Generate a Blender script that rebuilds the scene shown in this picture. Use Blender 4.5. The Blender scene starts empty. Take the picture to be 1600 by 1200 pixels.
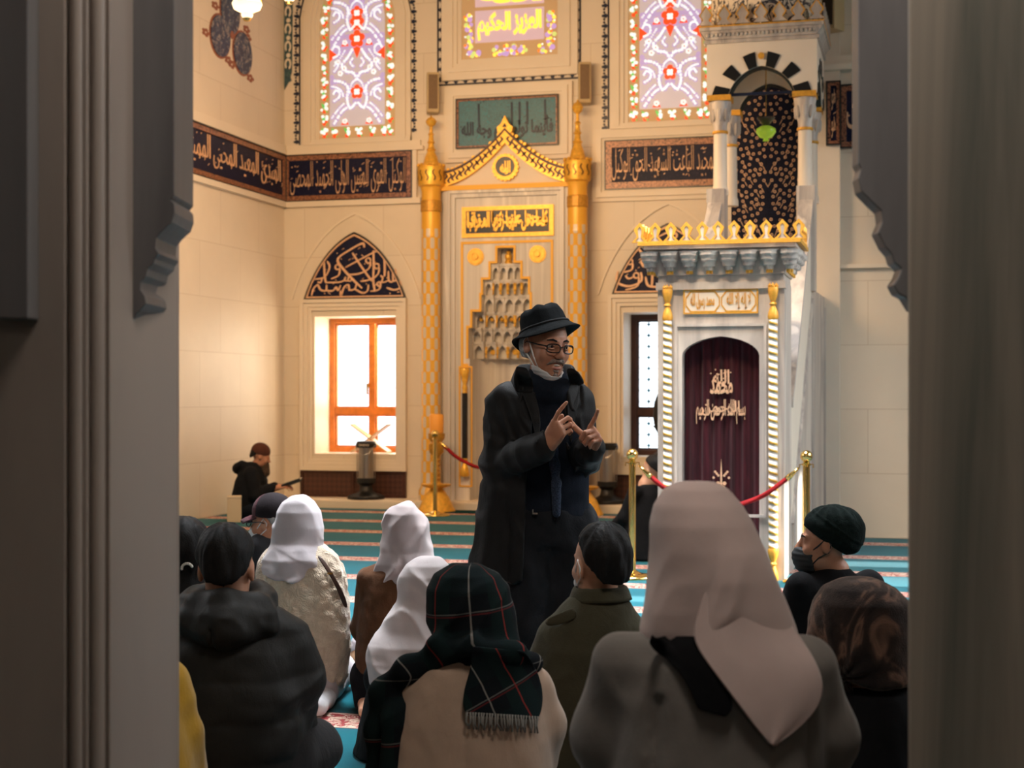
import bpy, math, random
import numpy as np
from mathutils import Vector, Matrix

random.seed(7)
np.random.seed(7)
SC = bpy.context.scene
COL = SC.collection
PI = math.pi

# ------------------------------------------------------------------ camera
CAM_H = 1.39                    # eye height of the photographer
FPX = 2400.0                    # focal length for a 1600 px wide frame (54 mm)
YAW = math.atan(640.0 / FPX)    # the hall is seen a little askew
CA, SA = math.cos(YAW), math.sin(YAW)
cam = bpy.data.cameras.new('camera')
cam.lens = 54.0
cam.sensor_width = 36.0
cam.shift_y = 15.0 / 1600.0
cam.clip_start = 0.05
cam.dof.use_dof = True
cam.dof.focus_distance = 5.95
cam.dof.aperture_fstop = 4.8
camo = bpy.data.objects.new('camera', cam)
camo.location = (0, 0, CAM_H)
camo.rotation_euler = (PI / 2, 0, YAW)
COL.objects.link(camo)
SC.camera = camo


def lin(r, g, b):
    f = lambda c: c / 12.92 if c <= 0.04045 else ((c + 0.055) / 1.055) ** 2.4
    return (f(r / 255.0), f(g / 255.0), f(b / 255.0), 1.0)


# ------------------------------------------------------------------ world, sun, assumed daylight, exposure
W = bpy.data.worlds.new('sky')
SC.world = W
W.use_nodes = True
W.node_tree.nodes['Background'].inputs[0].default_value = (0.86, 0.94, 1.0, 1)
W.node_tree.nodes['Background'].inputs[1].default_value = 2.6
SC.view_settings.view_transform = 'Standard'
SC.view_settings.look = 'None'
SC.view_settings.gamma = 1.0
SC.view_settings.use_curve_mapping = False
SC.view_settings.exposure = 0.0


def light(name, kind, loc, energy, color, target=None, **kw):
    l = bpy.data.lights.new(name, kind)
    l.energy = energy
    l.color = color
    for k, v in kw.items():
        setattr(l, k, v)
    o = bpy.data.objects.new(name, l)
    o.location = loc
    if target is not None:
        o.rotation_euler = (Vector(target) - Vector(loc)).to_track_quat('-Z', 'Y').to_euler()
    COL.objects.link(o)
    return o


WARM = (1.0, 0.62, 0.31)
DAY = (0.93, 0.96, 1.0)
# low winter sun through assumed tall openings of the right-hand wall
light('sun', 'SUN', (9, 12, 8), 14.0, (1.0, 0.95, 0.88), target=(9 - 6.5, 12 - 0.35, 8 - 3.9), angle=0.009)
# added area lights for assumed daylight
light('assumed_daylight_right', 'AREA', (5.3, 9.6, 4.6), 190, DAY, target=(-2.0, 9.6, 0.0), shape='RECTANGLE', size=6.0, size_y=2.6, spread=1.7)
light('assumed_daylight_left', 'AREA', (-9.6, 7.5, 4.8), 150, DAY, target=(-1.0, 7.0, 0.3), shape='RECTANGLE', size=6.0, size_y=2.4)
light('assumed_daylight_top', 'AREA', (-2.2, 9.1, 8.2), 500, DAY, target=(-2.2, 8.9, 0.0), shape='DISK', size=4.0, spread=1.15)
# warm light: assumed hall lamps on the bay, the window's glow, then added fills
light('assumed_bay_lamps', 'AREA', (-4.9, 12.6, 4.7), 225, WARM, target=(-4.9, 18.0, 1.9), shape='RECTANGLE', size=3.2, size_y=0.8)
light('window_glow', 'AREA', (-6.55, 18.75, 1.6), 60, (1.0, 0.78, 0.5), target=(-7.9, 16.9, 0.6), shape='RECTANGLE', size=1.0, size_y=1.5)
light('pulpit_fill', 'AREA', (-1.9, 8.6, 6.4), 24, (1.0, 0.74, 0.5), target=(-1.6, 12.2, 2.4), shape='RECTANGLE', size=1.2, size_y=0.6, spread=0.75)  # added warm fill narrowed to the pulpit, no fitting there
light('crowd_fill', 'AREA', (-0.28, 2.35, 3.6), 33, (1.0, 0.88, 0.78), target=(-1.0, 5.0, 0.8), shape='DISK', size=0.8)  # added fill for the crowd and the pier jamb, no known lamp
light('rear_fill', 'AREA', (0.9, -1.6, 3.2), 7, (1.0, 0.86, 0.74), target=(0.5, 3.0, 1.0), shape='RECTANGLE', size=1.6, size_y=1.0)  # added weak fill from behind the camera


# ------------------------------------------------------------------ frames of reference
def wp(px, py, y):
    """photo pixel -> the point of the plane at room depth y"""
    r = (px - 800.0) / FPX
    d = y / (CA + SA * r)
    return d * (-SA + CA * r), CAM_H - (py - 615.0) / FPX * d


def wx(px, y):
    return wp(px, 615, y)[0]


def wxp(px, py, x):
    """photo pixel -> (y, z) on the plane at room x"""
    r = (px - 800.0) / FPX
    d = x / (-SA + CA * r)
    return d * (CA + SA * r), CAM_H - (py - 615.0) / FPX * d


def G(px, py, d):
    """photo pixel at distance d -> viewing frame (right, away, height)"""
    return np.array([(px - 800.0) / FPX * d, d, CAM_H - (py - 615.0) / FPX * d])


def c2w(p):
    """viewing frame -> room"""
    return (CA * p[0] - SA * p[1], SA * p[0] + CA * p[1], p[2])


# ------------------------------------------------------------------ objects, tags
def tag(o, label=None, cat=None, group=None, kind=None):
    if label:
        o['label'] = label
    if cat:
        o['category'] = cat
    if group:
        o['group'] = group
    if kind:
        o['kind'] = kind
    return o


def thing(name, label, cat, loc=(0, 0, 0), rz=0.0, group=None):
    o = bpy.data.objects.new(name, None)
    o.empty_display_size = 0.1
    o.location = loc
    o.rotation_euler = (0, 0, rz)
    COL.objects.link(o)
    return tag(o, label, cat, group)


def dup(root, loc, rz=0.0, label=None):
    r = root.copy()
    COL.objects.link(r)
    r.location = loc
    r.rotation_euler = (0, 0, rz)
    if label:
        r['label'] = label
    for ch in list(root.children):
        c = ch.copy()
        COL.objects.link(c)
        c.parent = r
        for g in list(ch.children):
            d = g.copy()
            COL.objects.link(d)
            d.parent = c
    return r


# ------------------------------------------------------------------ mesh builder
class MB:
    def __init__(s):
        s.v, s.f, s.m = [], [], []
        s.k = 0

    def add(s, vs, fs, mi=0):
        b = len(s.v)
        s.v += [tuple(map(float, p)) for p in vs]
        s.f += [tuple(b + i for i in f) for f in fs]
        s.m += [mi] * len(fs)
        return s

    def box(s, x0, x1, y0, y1, z0, z1, mi=0):
        vs = [(x, y, z) for x in (x0, x1) for y in (y0, y1) for z in (z0, z1)]
        return s.add(vs, [(0, 1, 3, 2), (4, 6, 7, 5), (0, 4, 5, 1), (2, 3, 7, 6), (0, 2, 6, 4), (1, 5, 7, 3)], mi)

    def hexa(s, vs, mi=0):
        return s.add(vs, [(0, 1, 3, 2), (4, 6, 7, 5), (0, 4, 5, 1), (2, 3, 7, 6), (0, 2, 6, 4), (1, 5, 7, 3)], mi)

    def prism(s, poly, a, b, axis='y', mi=0):
        """poly of 2-D points extruded from a to b; axis y: (x,z), axis x: (y,z), axis z: (x,y)"""
        mk = {'y': lambda p, t: (p[0], t, p[1]), 'x': lambda p, t: (t, p[0], p[1]), 'z': lambda p, t: (p[0], p[1], t)}[axis]
        n = len(poly)
        vs = [mk(p, a) for p in poly] + [mk(p, b) for p in poly]
        fs = [tuple(range(n)), tuple(range(2 * n - 1, n - 1, -1))]
        fs += [(i, i + n, (i + 1) % n + n, (i + 1) % n) for i in range(n)]
        return s.add(vs, fs, mi)

    def band(s, outer, inner, a, b, closed=False, mi=0):
        """a strip between two 2-D polylines (x,z), extruded along y from a to b"""
        n = len(outer)
        vs = []
        for t in (a, b):
            vs += [(p[0], t, p[1]) for p in outer] + [(p[0], t, p[1]) for p in inner]
        fs = []
        for i in range(n if closed else n - 1):
            j = (i + 1) % n
            fs += [(i, j, n + j, n + i), (2 * n + i, 3 * n + i, 3 * n + j, 2 * n + j),
                   (i, 2 * n + i, 2 * n + j, j), (n + i, n + j, 3 * n + j, 3 * n + i)]
        if not closed:
            fs += [(0, n, 3 * n, 2 * n), (n - 1, 3 * n - 1, 4 * n - 1, 2 * n - 1)]
        return s.add(vs, fs, mi)

    def lathe(s, prof, c=(0, 0, 0), n=24, mi=0, sq=(1, 1)):
        vs = [(c[0] + r * sq[0] * math.cos(2 * PI * k / n), c[1] + r * sq[1] * math.sin(2 * PI * k / n), c[2] + z) for r, z in prof for k in range(n)]
        fs = []
        for i in range(len(prof) - 1):
            for k in range(n):
                k2 = (k + 1) % n
                fs.append((i * n + k, i * n + k2, (i + 1) * n + k2, (i + 1) * n + k))
        fs.append(tuple(range(n - 1, -1, -1)))
        fs.append(tuple((len(prof) - 1) * n + k for k in range(n)))
        return s.add(vs, fs, mi)

    def tube(s, pts, r, n=8, mi=0, twist=0.0, lobes=0, amp=0.0):
        pts = [Vector(p) for p in pts]
        rr = r if isinstance(r, (list, tuple)) else [r] * len(pts)
        vs, fs = [], []
        up = Vector((0, 0, 1))
        t0 = (pts[1] - pts[0]).normalized()
        if abs(t0.dot(up)) > 0.95:
            up = Vector((1, 0, 0))
        u = (up - t0 * up.dot(t0)).normalized()
        for i, p in enumerate(pts):
            t = (pts[min(i + 1, len(pts) - 1)] - pts[max(i - 1, 0)]).normalized()
            u = (u - t * u.dot(t)).normalized()
            w = t.cross(u)
            for k in range(n):
                a = 2 * PI * k / n
                q = rr[i] * (1 + (amp * math.cos(lobes * a + twist * i) if lobes else 0))
                vs.append(p + (u * math.cos(a) + w * math.sin(a)) * q)
        for i in range(len(pts) - 1):
            for k in range(n):
                k2 = (k + 1) % n
                fs.append((i * n + k, i * n + k2, (i + 1) * n + k2, (i + 1) * n + k))
        fs.append(tuple(range(n - 1, -1, -1)))
        fs.append(tuple((len(pts) - 1) * n + k for k in range(n)))
        return s.add(vs, fs, mi)

    def disc(s, cx, cz, y, r, n=10, mi=0, rx=None, rot=0.0, th=0.004):
        rx = rx or r
        poly = []
        for k in range(n):
            a = 2 * PI * k / n
            x, z = rx * math.cos(a), r * math.sin(a)
            poly.append((cx + x * math.cos(rot) - z * math.sin(rot), cz + x * math.sin(rot) + z * math.cos(rot)))
        s.k = (s.k + 1) % 6
        return s.prism(poly, y, y - th * (1 - 0.06 * s.k), 'y', mi)

    def ball(s, c, r, n=14, mi=0, sc=(1, 1, 1)):
        m = max(6, n // 2 + 1)
        vs, fs = [], []
        for i in range(m + 1):
            th = PI * i / m
            for k in range(n):
                a = 2 * PI * k / n
                vs.append((c[0] + r * sc[0] * math.sin(th) * math.cos(a), c[1] + r * sc[1] * math.sin(th) * math.sin(a), c[2] + r * sc[2] * math.cos(th)))
        for i in range(m):
            for k in range(n):
                k2 = (k + 1) % n
                fs.append((i * n + k, (i + 1) * n + k, (i + 1) * n + k2, i * n + k2))
        return s.add(vs, fs, mi)

    def moved(s, f):
        s.v = [tuple(f(p)) for p in s.v]
        return s

    def build(s, name, mats, parent=None, smooth=None, bevel=0.0):
        me = bpy.data.meshes.new(name)
        me.from_pydata(s.v, [], s.f)
        for m in (mats if isinstance(mats, (list, tuple)) else [mats]):
            me.materials.append(m)
        if any(s.m):
            me.polygons.foreach_set('material_index', s.m)
        me.validate()
        me.update()
        # outward normals
        import bmesh
        bm = bmesh.new()
        bm.from_mesh(me)
        bmesh.ops.recalc_face_normals(bm, faces=bm.faces)
        bm.to_mesh(me)
        bm.free()
        if smooth is not None:
            me.polygons.foreach_set('use_smooth', [True] * len(me.polygons))
            if smooth > 0:
                me.set_sharp_from_angle(angle=math.radians(smooth))
        o = bpy.data.objects.new(name, me)
        COL.objects.link(o)
        if parent is not None:
            o.parent = parent
        if bevel:
            b = o.modifiers.new('bevel', 'BEVEL')
            b.width = bevel
            b.segments = 2
            b.limit_method = 'ANGLE'
        return o


# ------------------------------------------------------------------ materials
class NT:
    def __init__(s, name):
        s.m = bpy.data.materials.new(name)
        s.m.use_nodes = True
        s.t = s.m.node_tree
        s.b = s.t.nodes['Principled BSDF']
        s.o = s.t.nodes['Material Output']

    def n(s, typ, **kw):
        x = s.t.nodes.new(typ)
        for k, v in kw.items():
            if k.startswith('i_'):
                key = k[2:]
                x.inputs[int(key) if key.isdigit() else key.replace('_', ' ')].default_value = v
            else:
                setattr(x, k, v)
        return x

    def l(s, a, b):
        s.t.links.new(a, b)

    def math(s, op, a, b=None, c=None):
        x = s.n('ShaderNodeMath', operation=op)
        for i, q in enumerate((a, b, c)):
            if q is None:
                continue
            if isinstance(q, (int, float)):
                x.inputs[i].default_value = q
            else:
                s.l(q, x.inputs[i])
        return x.outputs[0]

    def mix(s, fac, a, b):
        x = s.n('ShaderNodeMix', data_type='RGBA')
        for sock, q in ((x.inputs[0], fac), (x.inputs[6], a), (x.inputs[7], b)):
            if isinstance(q, (int, float)):
                sock.default_value = q
            elif isinstance(q, tuple):
                sock.default_value = q
            else:
                s.l(q, sock)
        return x.outputs[2]

    def obj(s, scale=None):
        c = s.n('ShaderNodeTexCoord').outputs['Object']
        if scale is None:
            return c
        m = s.n('ShaderNodeMapping')
        m.inputs['Scale'].default_value = scale
        s.l(c, m.inputs['Vector'])
        return m.outputs[0]

    def noise(s, scale, vec=None, detail=4.0, rough=0.55, dist=0.0):
        x = s.n('ShaderNodeTexNoise')
        x.inputs['Scale'].default_value = scale
        x.inputs['Detail'].default_value = detail
        x.inputs['Roughness'].default_value = rough
        x.inputs['Distortion'].default_value = dist
        s.l(vec if vec is not None else s.obj(), x.inputs['Vector'])
        return x.outputs[0]

    def ramp(s, fac, stops, interp='LINEAR'):
        x = s.n('ShaderNodeValToRGB')
        x.color_ramp.interpolation = interp
        e = x.color_ramp.elements
        while len(e) < len(stops):
            e.new(0.5)
        for i, (p, c) in enumerate(stops):
            e[i].position = p
            e[i].color = c if len(c) == 4 else (*c, 1)
        s.l(fac, x.inputs[0])
        return x.outputs[0]

    def bump(s, h, strength=0.3, dist=0.01):
        x = s.n('ShaderNodeBump')
        x.inputs['Strength'].default_value = strength
        x.inputs['Distance'].default_value = dist
        s.l(h, x.inputs['Height'])
        s.l(x.outputs[0], s.b.inputs['Normal'])

    def base(s, c):
        if isinstance(c, tuple):
            s.b.inputs['Base Color'].default_value = c
        else:
            s.l(c, s.b.inputs['Base Color'])
        return s

    def p(s, rough=0.5, metal=0.0, spec=0.5, **kw):
        s.b.inputs['Roughness'].default_value = rough
        s.b.inputs['Metallic'].default_value = metal
        s.b.inputs['Specular IOR Level'].default_value = spec
        for k, v in kw.items():
            s.b.inputs[k.replace('_', ' ')].default_value = v
        return s


def plain(name, c, rough=0.5, metal=0.0, spec=0.4, var=0.0, scale=12.0, bump=0.0, bscale=60.0, **kw):
    t = NT(name)
    if var:
        n = t.noise(scale)
        a = tuple(min(1, x * (1 - var)) for x in c[:3]) + (1,)
        b = tuple(min(1, x * (1 + var)) for x in c[:3]) + (1,)
        t.base(t.ramp(n, [(0.3, a), (0.7, b)]))
    else:
        t.base(c)
    t.p(rough, metal, spec, **kw)
    if bump:
        t.bump(t.noise(bscale, detail=3.0), bump, 0.004)
    return t.m


def emit(name, c, strength):
    t = NT(name)
    t.base(c)
    t.b.inputs['Emission Color'].default_value = c
    t.b.inputs['Emission Strength'].default_value = strength
    t.p(0.3)
    return t.m


def marble(name, c0, c1, scale=(1, 1, 0.12), veins=0.55, rough=0.35, dens=2.4, fine=True):
    """stone with soft veins stretched along z"""
    t = NT(name)
    v = t.obj(scale)
    n = t.noise(dens, v, 6.0, 0.6, 0.7)
    k = t.ramp(n, [(0.38, c0), (veins, c1), (veins + 0.06, c0), (1.0, c0)])
    if fine:
        n2 = t.noise(dens * 5, v, 5.0, 0.6, 0.4)
        k = t.mix(t.math('MULTIPLY', n2, 0.28), k, c1)
    t.base(k).p(rough, 0, 0.4)
    return t.m


M = {}


def stone(name, c, blocks=True):
    t = NT(name)
    n = t.noise(1.6, None, 5.0, 0.6, 0.3)
    k = t.ramp(n, [(0.3, tuple(x * 0.93 for x in c[:3]) + (1,)), (0.7, c)])
    if blocks:
        # fine joints between the slabs
        br = t.n('ShaderNodeTexBrick')
        br.inputs['Scale'].default_value = 1.0
        br.inputs['Mortar Size'].default_value = 0.004
        br.inputs['Brick Width'].default_value = 1.05
        br.inputs['Row Height'].default_value = 0.62
        br.inputs['Color1'].default_value = (1, 1, 1, 1)
        br.inputs['Color2'].default_value = (0.965, 0.96, 0.95, 1)
        br.inputs['Mortar'].default_value = (0.80, 0.76, 0.72, 1)
        co = t.obj()
        sp = t.n('ShaderNodeSeparateXYZ')
        t.l(co, sp.inputs[0])
        cb = t.n('ShaderNodeCombineXYZ')
        t.l(t.math('ADD', sp.outputs[0], sp.outputs[1]), cb.inputs[0])
        t.l(sp.outputs[2], cb.inputs[1])
        t.l(cb.outputs[0], br.inputs['Vector'])
        x = t.n('ShaderNodeMix', data_type='RGBA', blend_type='MULTIPLY')
        x.inputs[0].default_value = 1.0
        t.l(k, x.inputs[6])
        t.l(br.outputs[0], x.inputs[7])
        k = x.outputs[2]
    t.base(k).p(0.45, 0, 0.35)
    return t.m


M['wall'] = stone('cream_stone', (0.78, 0.69, 0.57, 1))
M['moulding'] = stone('moulding_stone', (0.80, 0.71, 0.59, 1), False)
M['marble'] = marble('white_veined_marble', (0.68, 0.61, 0.535, 1), (0.37, 0.33, 0.305, 1), (1.6, 1.6, 0.2), 0.58)
M['mihrab'] = marble('striped_marble', (0.78, 0.73, 0.66, 1), (0.52, 0.48, 0.44, 1), (2.4, 2.4, 0.05), 0.60)
M['pier'] = marble('grey_marble', (0.37, 0.315, 0.275, 1), (0.29, 0.245, 0.215, 1), (1.2, 1.2, 0.25), 0.56, 0.4, 1.2)
M['pier_green'] = marble('green_veined_marble', (0.44, 0.385, 0.32, 1), (0.17, 0.175, 0.15, 1), (2.2, 2.2, 0.10), 0.57, 0.3, 1.7)
M['pier_grey'] = marble('slate_grey_marble', (0.185, 0.178, 0.18, 1), (0.12, 0.115, 0.117, 1), (1.5, 1.5, 0.2), 0.56, 0.45, 1.6)
M['gold'] = plain('gilding', (0.86, 0.47, 0.06, 1), 0.38, 0.35, 0.5, 0.18, 30)
M['gold_dark'] = plain('gilding_aged', (0.56, 0.28, 0.035, 1), 0.42, 0.35, 0.5, 0.25, 40)
M['gold_line'] = plain('gold_paint', (0.80, 0.42, 0.045, 1), 0.5, 0.1, 0.4)
M['copper'] = plain('bronze_lettering', (0.76, 0.47, 0.29, 1), 0.42, 0.1, 0.4, 0.12, 40)
M['navy'] = plain('navy_tile', (0.007, 0.008, 0.020, 1), 0.45, 0, 0.18, 0.5, 60)
M['ink'] = plain('dark_blue_glaze', (0.012, 0.02, 0.05, 1), 0.35)
M['black'] = plain('black_stone', (0.012, 0.013, 0.014, 1), 0.3)
M['brass'] = plain('polished_brass', (0.86, 0.60, 0.20, 1), 0.16, 1.0)
M['red_rope'] = plain('red_velvet', (0.30, 0.010, 0.013, 1), 0.75, 0, 0.2, 0.3, 80, 0.4, 240)
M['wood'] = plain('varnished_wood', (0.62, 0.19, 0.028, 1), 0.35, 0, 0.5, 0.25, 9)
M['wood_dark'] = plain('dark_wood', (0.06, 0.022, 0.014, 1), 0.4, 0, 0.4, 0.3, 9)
M['blackplastic'] = plain('black_plastic', (0.012, 0.012, 0.013, 1), 0.4)
M['steel'] = plain('satin_steel', (0.42, 0.40, 0.38, 1), 0.3, 0.9)

# copper tile with a fine leaf pattern for the frames of the inscriptions
t = NT('bronze_tile')
n = t.noise(55.0, None, 3.0, 0.6, 1.2)
t.base(t.ramp(n, [(0.42, (0.035, 0.015, 0.012, 1)), (0.5, (0.30, 0.125, 0.07, 1)), (0.62, (0.42, 0.18, 0.09, 1))])).p(0.35, 0.1, 0.5)
M['tile_frame'] = t.m

# navy tile with scrolls in two tones behind the lettering
t = NT('scroll_tile')
n = t.noise(26.0, None, 3.0, 0.5, 2.6)
t.base(t.ramp(n, [(0.40, (0.006, 0.008, 0.034, 1)), (0.60, (0.006, 0.008, 0.034, 1)), (0.64, (0.05, 0.036, 0.07, 1)), (0.68, (0.007, 0.009, 0.036, 1))])).p(0.45, 0, 0.18)
M['scroll'] = t.m

# teal glazed panel
t = NT('teal_tile')
n = t.noise(30.0, None, 4.0, 0.6, 1.8)
t.base(t.ramp(n, [(0.38, (0.055, 0.15, 0.19, 1)), (0.55, (0.085, 0.20, 0.245, 1)), (0.66, (0.02, 0.25, 0.34, 1))])).p(0.4, 0, 0.4)
M['teal'] = t.m
t = NT('dark_teal_glaze')
n = t.noise(30.0, None, 4.0, 0.6, 1.8)
t.base(t.ramp(n, [(0.4, (0.02, 0.045, 0.07, 1)), (0.6, (0.05, 0.13, 0.14, 1)), (0.7, (0.24, 0.20, 0.17, 1))])).p(0.4)
M['teal_dark'] = t.m


# ------------------------------------------------------------------ Arabic lettering
_AR = {  # isolated, final, initial, medial
    'ا': (0xFE8D, 0xFE8E, 0xFE8D, 0xFE8E), 'أ': (0xFE83, 0xFE84, 0xFE83, 0xFE84), 'إ': (0xFE87, 0xFE88, 0xFE87, 0xFE88),
    'ب': (0xFE8F, 0xFE90, 0xFE91, 0xFE92), 'ت': (0xFE95, 0xFE96, 0xFE97, 0xFE98), 'ث': (0xFE99, 0xFE9A, 0xFE9B, 0xFE9C),
    'ة': (0xFE93, 0xFE94, 0xFE93, 0xFE94), 'ج': (0xFE9D, 0xFE9E, 0xFE9F, 0xFEA0), 'ح': (0xFEA1, 0xFEA2, 0xFEA3, 0xFEA4),
    'خ': (0xFEA5, 0xFEA6, 0xFEA7, 0xFEA8), 'د': (0xFEA9, 0xFEAA, 0xFEA9, 0xFEAA), 'ذ': (0xFEAB, 0xFEAC, 0xFEAB, 0xFEAC),
    'ر': (0xFEAD, 0xFEAE, 0xFEAD, 0xFEAE), 'ز': (0xFEAF, 0xFEB0, 0xFEAF, 0xFEB0), 'س': (0xFEB1, 0xFEB2, 0xFEB3, 0xFEB4),
    'ش': (0xFEB5, 0xFEB6, 0xFEB7, 0xFEB8), 'ص': (0xFEB9, 0xFEBA, 0xFEBB, 0xFEBC), 'ع': (0xFEC9, 0xFECA, 0xFECB, 0xFECC),
    'ف': (0xFED1, 0xFED2, 0xFED3, 0xFED4), 'ق': (0xFED5, 0xFED6, 0xFED7, 0xFED8), 'ك': (0xFED9, 0xFEDA, 0xFEDB, 0xFEDC),
    'ل': (0xFEDD, 0xFEDE, 0xFEDF, 0xFEE0), 'م': (0xFEE1, 0xFEE2, 0xFEE3, 0xFEE4), 'ن': (0xFEE5, 0xFEE6, 0xFEE7, 0xFEE8),
    'ه': (0xFEE9, 0xFEEA, 0xFEEB, 0xFEEC), 'و': (0xFEED, 0xFEEE, 0xFEED, 0xFEEE), 'ي': (0xFEF1, 0xFEF2, 0xFEF3, 0xFEF4),
    'ى': (0xFEEF, 0xFEF0, 0xFEEF, 0xFEF0), 'ؤ': (0xFE85, 0xFE86, 0xFE85, 0xFE86), 'ئ': (0xFE89, 0xFE8A, 0xFE8B, 0xFE8C), 'ظ': (0xFEC5, 0xFEC6, 0xFEC7, 0xFEC8),
    'ط': (0xFEC1, 0xFEC2, 0xFEC3, 0xFEC4)}
_NOJOIN = set('اأإدذرزوؤةى')


def arabic(s):
    """join the letters and lay them out from right to left"""
    out = []
    i = 0
    while i < len(s):
        c = s[i]
        if c not in _AR:
            out.append(c)
            i += 1
            continue
        prev = i > 0 and s[i - 1] in _AR and s[i - 1] not in _NOJOIN
        if c == 'ل' and i + 1 < len(s) and s[i + 1] == 'ا':
            out.append(chr(0xFEFC if prev else 0xFEFB))
            i += 2
            continue
        nxt = c not in _NOJOIN and i + 1 < len(s) and s[i + 1] in _AR
        out.append(chr(_AR[c][(3 if nxt else 1) if prev else (2 if nxt else 0)]))
        i += 1
    return ''.join(reversed(out))


_TXT = {}


def text_shape(s, weight=0.02):
    key = (s, weight)
    if key not in _TXT:
        c = bpy.data.curves.new('lettering', 'FONT')
        c.body = s
        c.offset = weight
        c.extrude = 0.05
        c.resolution_u = 3
        o = bpy.data.objects.new('lettering', c)
        COL.objects.link(o)
        dg = bpy.context.evaluated_depsgraph_get()
        me = bpy.data.meshes.new_from_object(o.evaluated_get(dg))
        v = np.array([q.co[:] for q in me.vertices])
        f = [tuple(p.vertices) for p in me.polygons]
        bpy.data.objects.remove(o)
        bpy.data.curves.remove(c)
        bpy.data.meshes.remove(me)
        lo, hi = v.min(0), v.max(0)
        v = (v - lo) / np.maximum(hi - lo, 1e-6)
        # letters overlap where they join: give each its own height
        lab = np.arange(len(v))
        while True:
            new = lab.copy()
            for q in f:
                new[list(q)] = new[list(q)].min()
            if np.array_equal(new, lab):
                break
            lab = new
        ids = {a: i for i, a in enumerate(np.unique(lab))}
        v[:, 2] *= np.array([0.72 + 0.07 * (ids[a] % 5) for a in lab])
        _TXT[key] = (v, f)
    return _TXT[key]


def put_text(mb, s, x0, x1, z0, z1, y, th=0.006, mi=0, weight=0.02, shear=0.0, warp=None):
    """letters filling the rectangle, standing out of the plane y towards -y"""
    v, f = text_shape(s, weight)
    X = x0 + v[:, 0] * (x1 - x0) + shear * v[:, 1] * (z1 - z0)
    Z = z0 + v[:, 1] * (z1 - z0)
    if warp:
        X, Z = warp(X, Z)
    Y = y - th * v[:, 2]
    mb.add(list(zip(X, Y, Z)), f, mi)


def vowel_marks(mb, x0, x1, z0, z1, y, n, size, seed, th=0.005, mi=0, inside=None):
    """the small strokes and dots between the letters"""
    rd = random.Random(seed)
    for _ in range(n):
        x, z = rd.uniform(x0, x1), rd.uniform(z0, z1)
        if inside and not inside(x, z):
            continue
        if rd.random() < 0.5:
            mb.disc(x, z, y, size * 0.42, 6, mi, th=th, rot=0.5)
        else:
            mb.disc(x, z, y, size * 0.2, 6, mi, rx=size * rd.uniform(0.7, 1.3), rot=0.6, th=th)


def ogee(cx, hw, z0, z1, n=14, point=0.0):
    """pointed arch outline, from the left springing over the apex to the right one"""
    out = []
    for k in range(n + 1):
        s = k / n
        a = s * PI / 2
        # rise: full round near the springing, straighter to the point
        z = math.sin(a) * (0.80 - 0.20 * point) + s * (0.20 + 0.20 * point)
        x = -hw * (math.cos(a) * (0.72 - 0.27 * point) + (1 - s) * (0.28 + 0.27 * point))
        out.append((cx + x, z0 + (z1 - z0) * z))
    return out + [(2 * cx - x, z) for x, z in reversed(out[:-1])]
# ================================================================== THE HALL
XL, XR = -7.775, -1.98          # side walls of the prayer-niche bay
YB, YF = 18.0, 15.2             # its back wall, and the main wall either side of it
MID = -4.86                     # axis of the bay
HTOP = 8.9
YL = 14.0                       # near end of the left wall


def struct(name, mb, mats, parent=None, **kw):
    o = mb.build(name, mats, parent, **kw)
    if parent is None:
        o['kind'] = 'structure'
    return o


def holed(mb, u0, u1, z0, z1, a, b, holes, axis='y', mi=0):
    """a wall slab with rectangular openings (u0,u1,z0,z1), reveals included"""
    us = sorted({u0, u1, *[h[0] for h in holes], *[h[1] for h in holes]})
    zs = sorted({z0, z1, *[h[2] for h in holes], *[h[3] for h in holes]})
    inh = lambda u, z: any(h[0] < u < h[1] and h[2] < z < h[3] for h in holes)
    P = (lambda u, t, z: (u, t, z)) if axis == 'y' else (lambda u, t, z: (t, u, z))
    for i in range(len(us) - 1):
        for j in range(len(zs) - 1):
            if inh((us[i] + us[i + 1]) / 2, (zs[j] + zs[j + 1]) / 2):
                continue
            for t in (a, b):
                mb.add([P(us[i], t, zs[j]), P(us[i + 1], t, zs[j]), P(us[i + 1], t, zs[j + 1]), P(us[i], t, zs[j + 1])], [(0, 1, 2, 3)], mi)
    rects = list(holes) + [(u0, u1, z0, z1)]
    for h in rects:
        q = [(h[0], h[2]), (h[1], h[2]), (h[1], h[3]), (h[0], h[3])]
        for k in range(4):
            p, r = q[k], q[(k + 1) % 4]
            mb.add([P(p[0], a, p[1]), P(r[0], a, r[1]), P(r[0], b, r[1]), P(p[0], b, p[1])], [(0, 1, 2, 3)], mi)
    return mb


# floor and carpet
mb = MB().box(-10.5, 6.5, -4.5, 18.0, -0.12, -0.012)
struct('floor', mb, M['moulding'])

t = NT('prayer_carpet')
sp = t.n('ShaderNodeSeparateXYZ')
t.l(t.obj(), sp.inputs[0])
y = sp.outputs[1]
ph = t.math('FRACT', t.math('DIVIDE', t.math('SUBTRACT', y, 15.79 - 1.2075 * 16 - 0.60375), 1.2075))
dist = t.math('ABSOLUTE', t.math('SUBTRACT', ph, 0.5))          # 0 at the middle of a stripe
instr = t.math('LESS_THAN', dist, 0.122)
core = t.math('LESS_THAN', dist, 0.098)
edge = t.math('LESS_THAN', dist, 0.112)
n = t.noise(17.0, None, 2.0, 0.5, 2.2)
flor = t.ramp(n, [(0.44, (0.30, 0.022, 0.025, 1)), (0.47, (0.045, 0.012, 0.012, 1)), (0.50, (0.62, 0.46, 0.36, 1)), (0.60, (0.62, 0.46, 0.36, 1)), (0.64, (0.30, 0.022, 0.025, 1))], 'CONSTANT')
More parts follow.
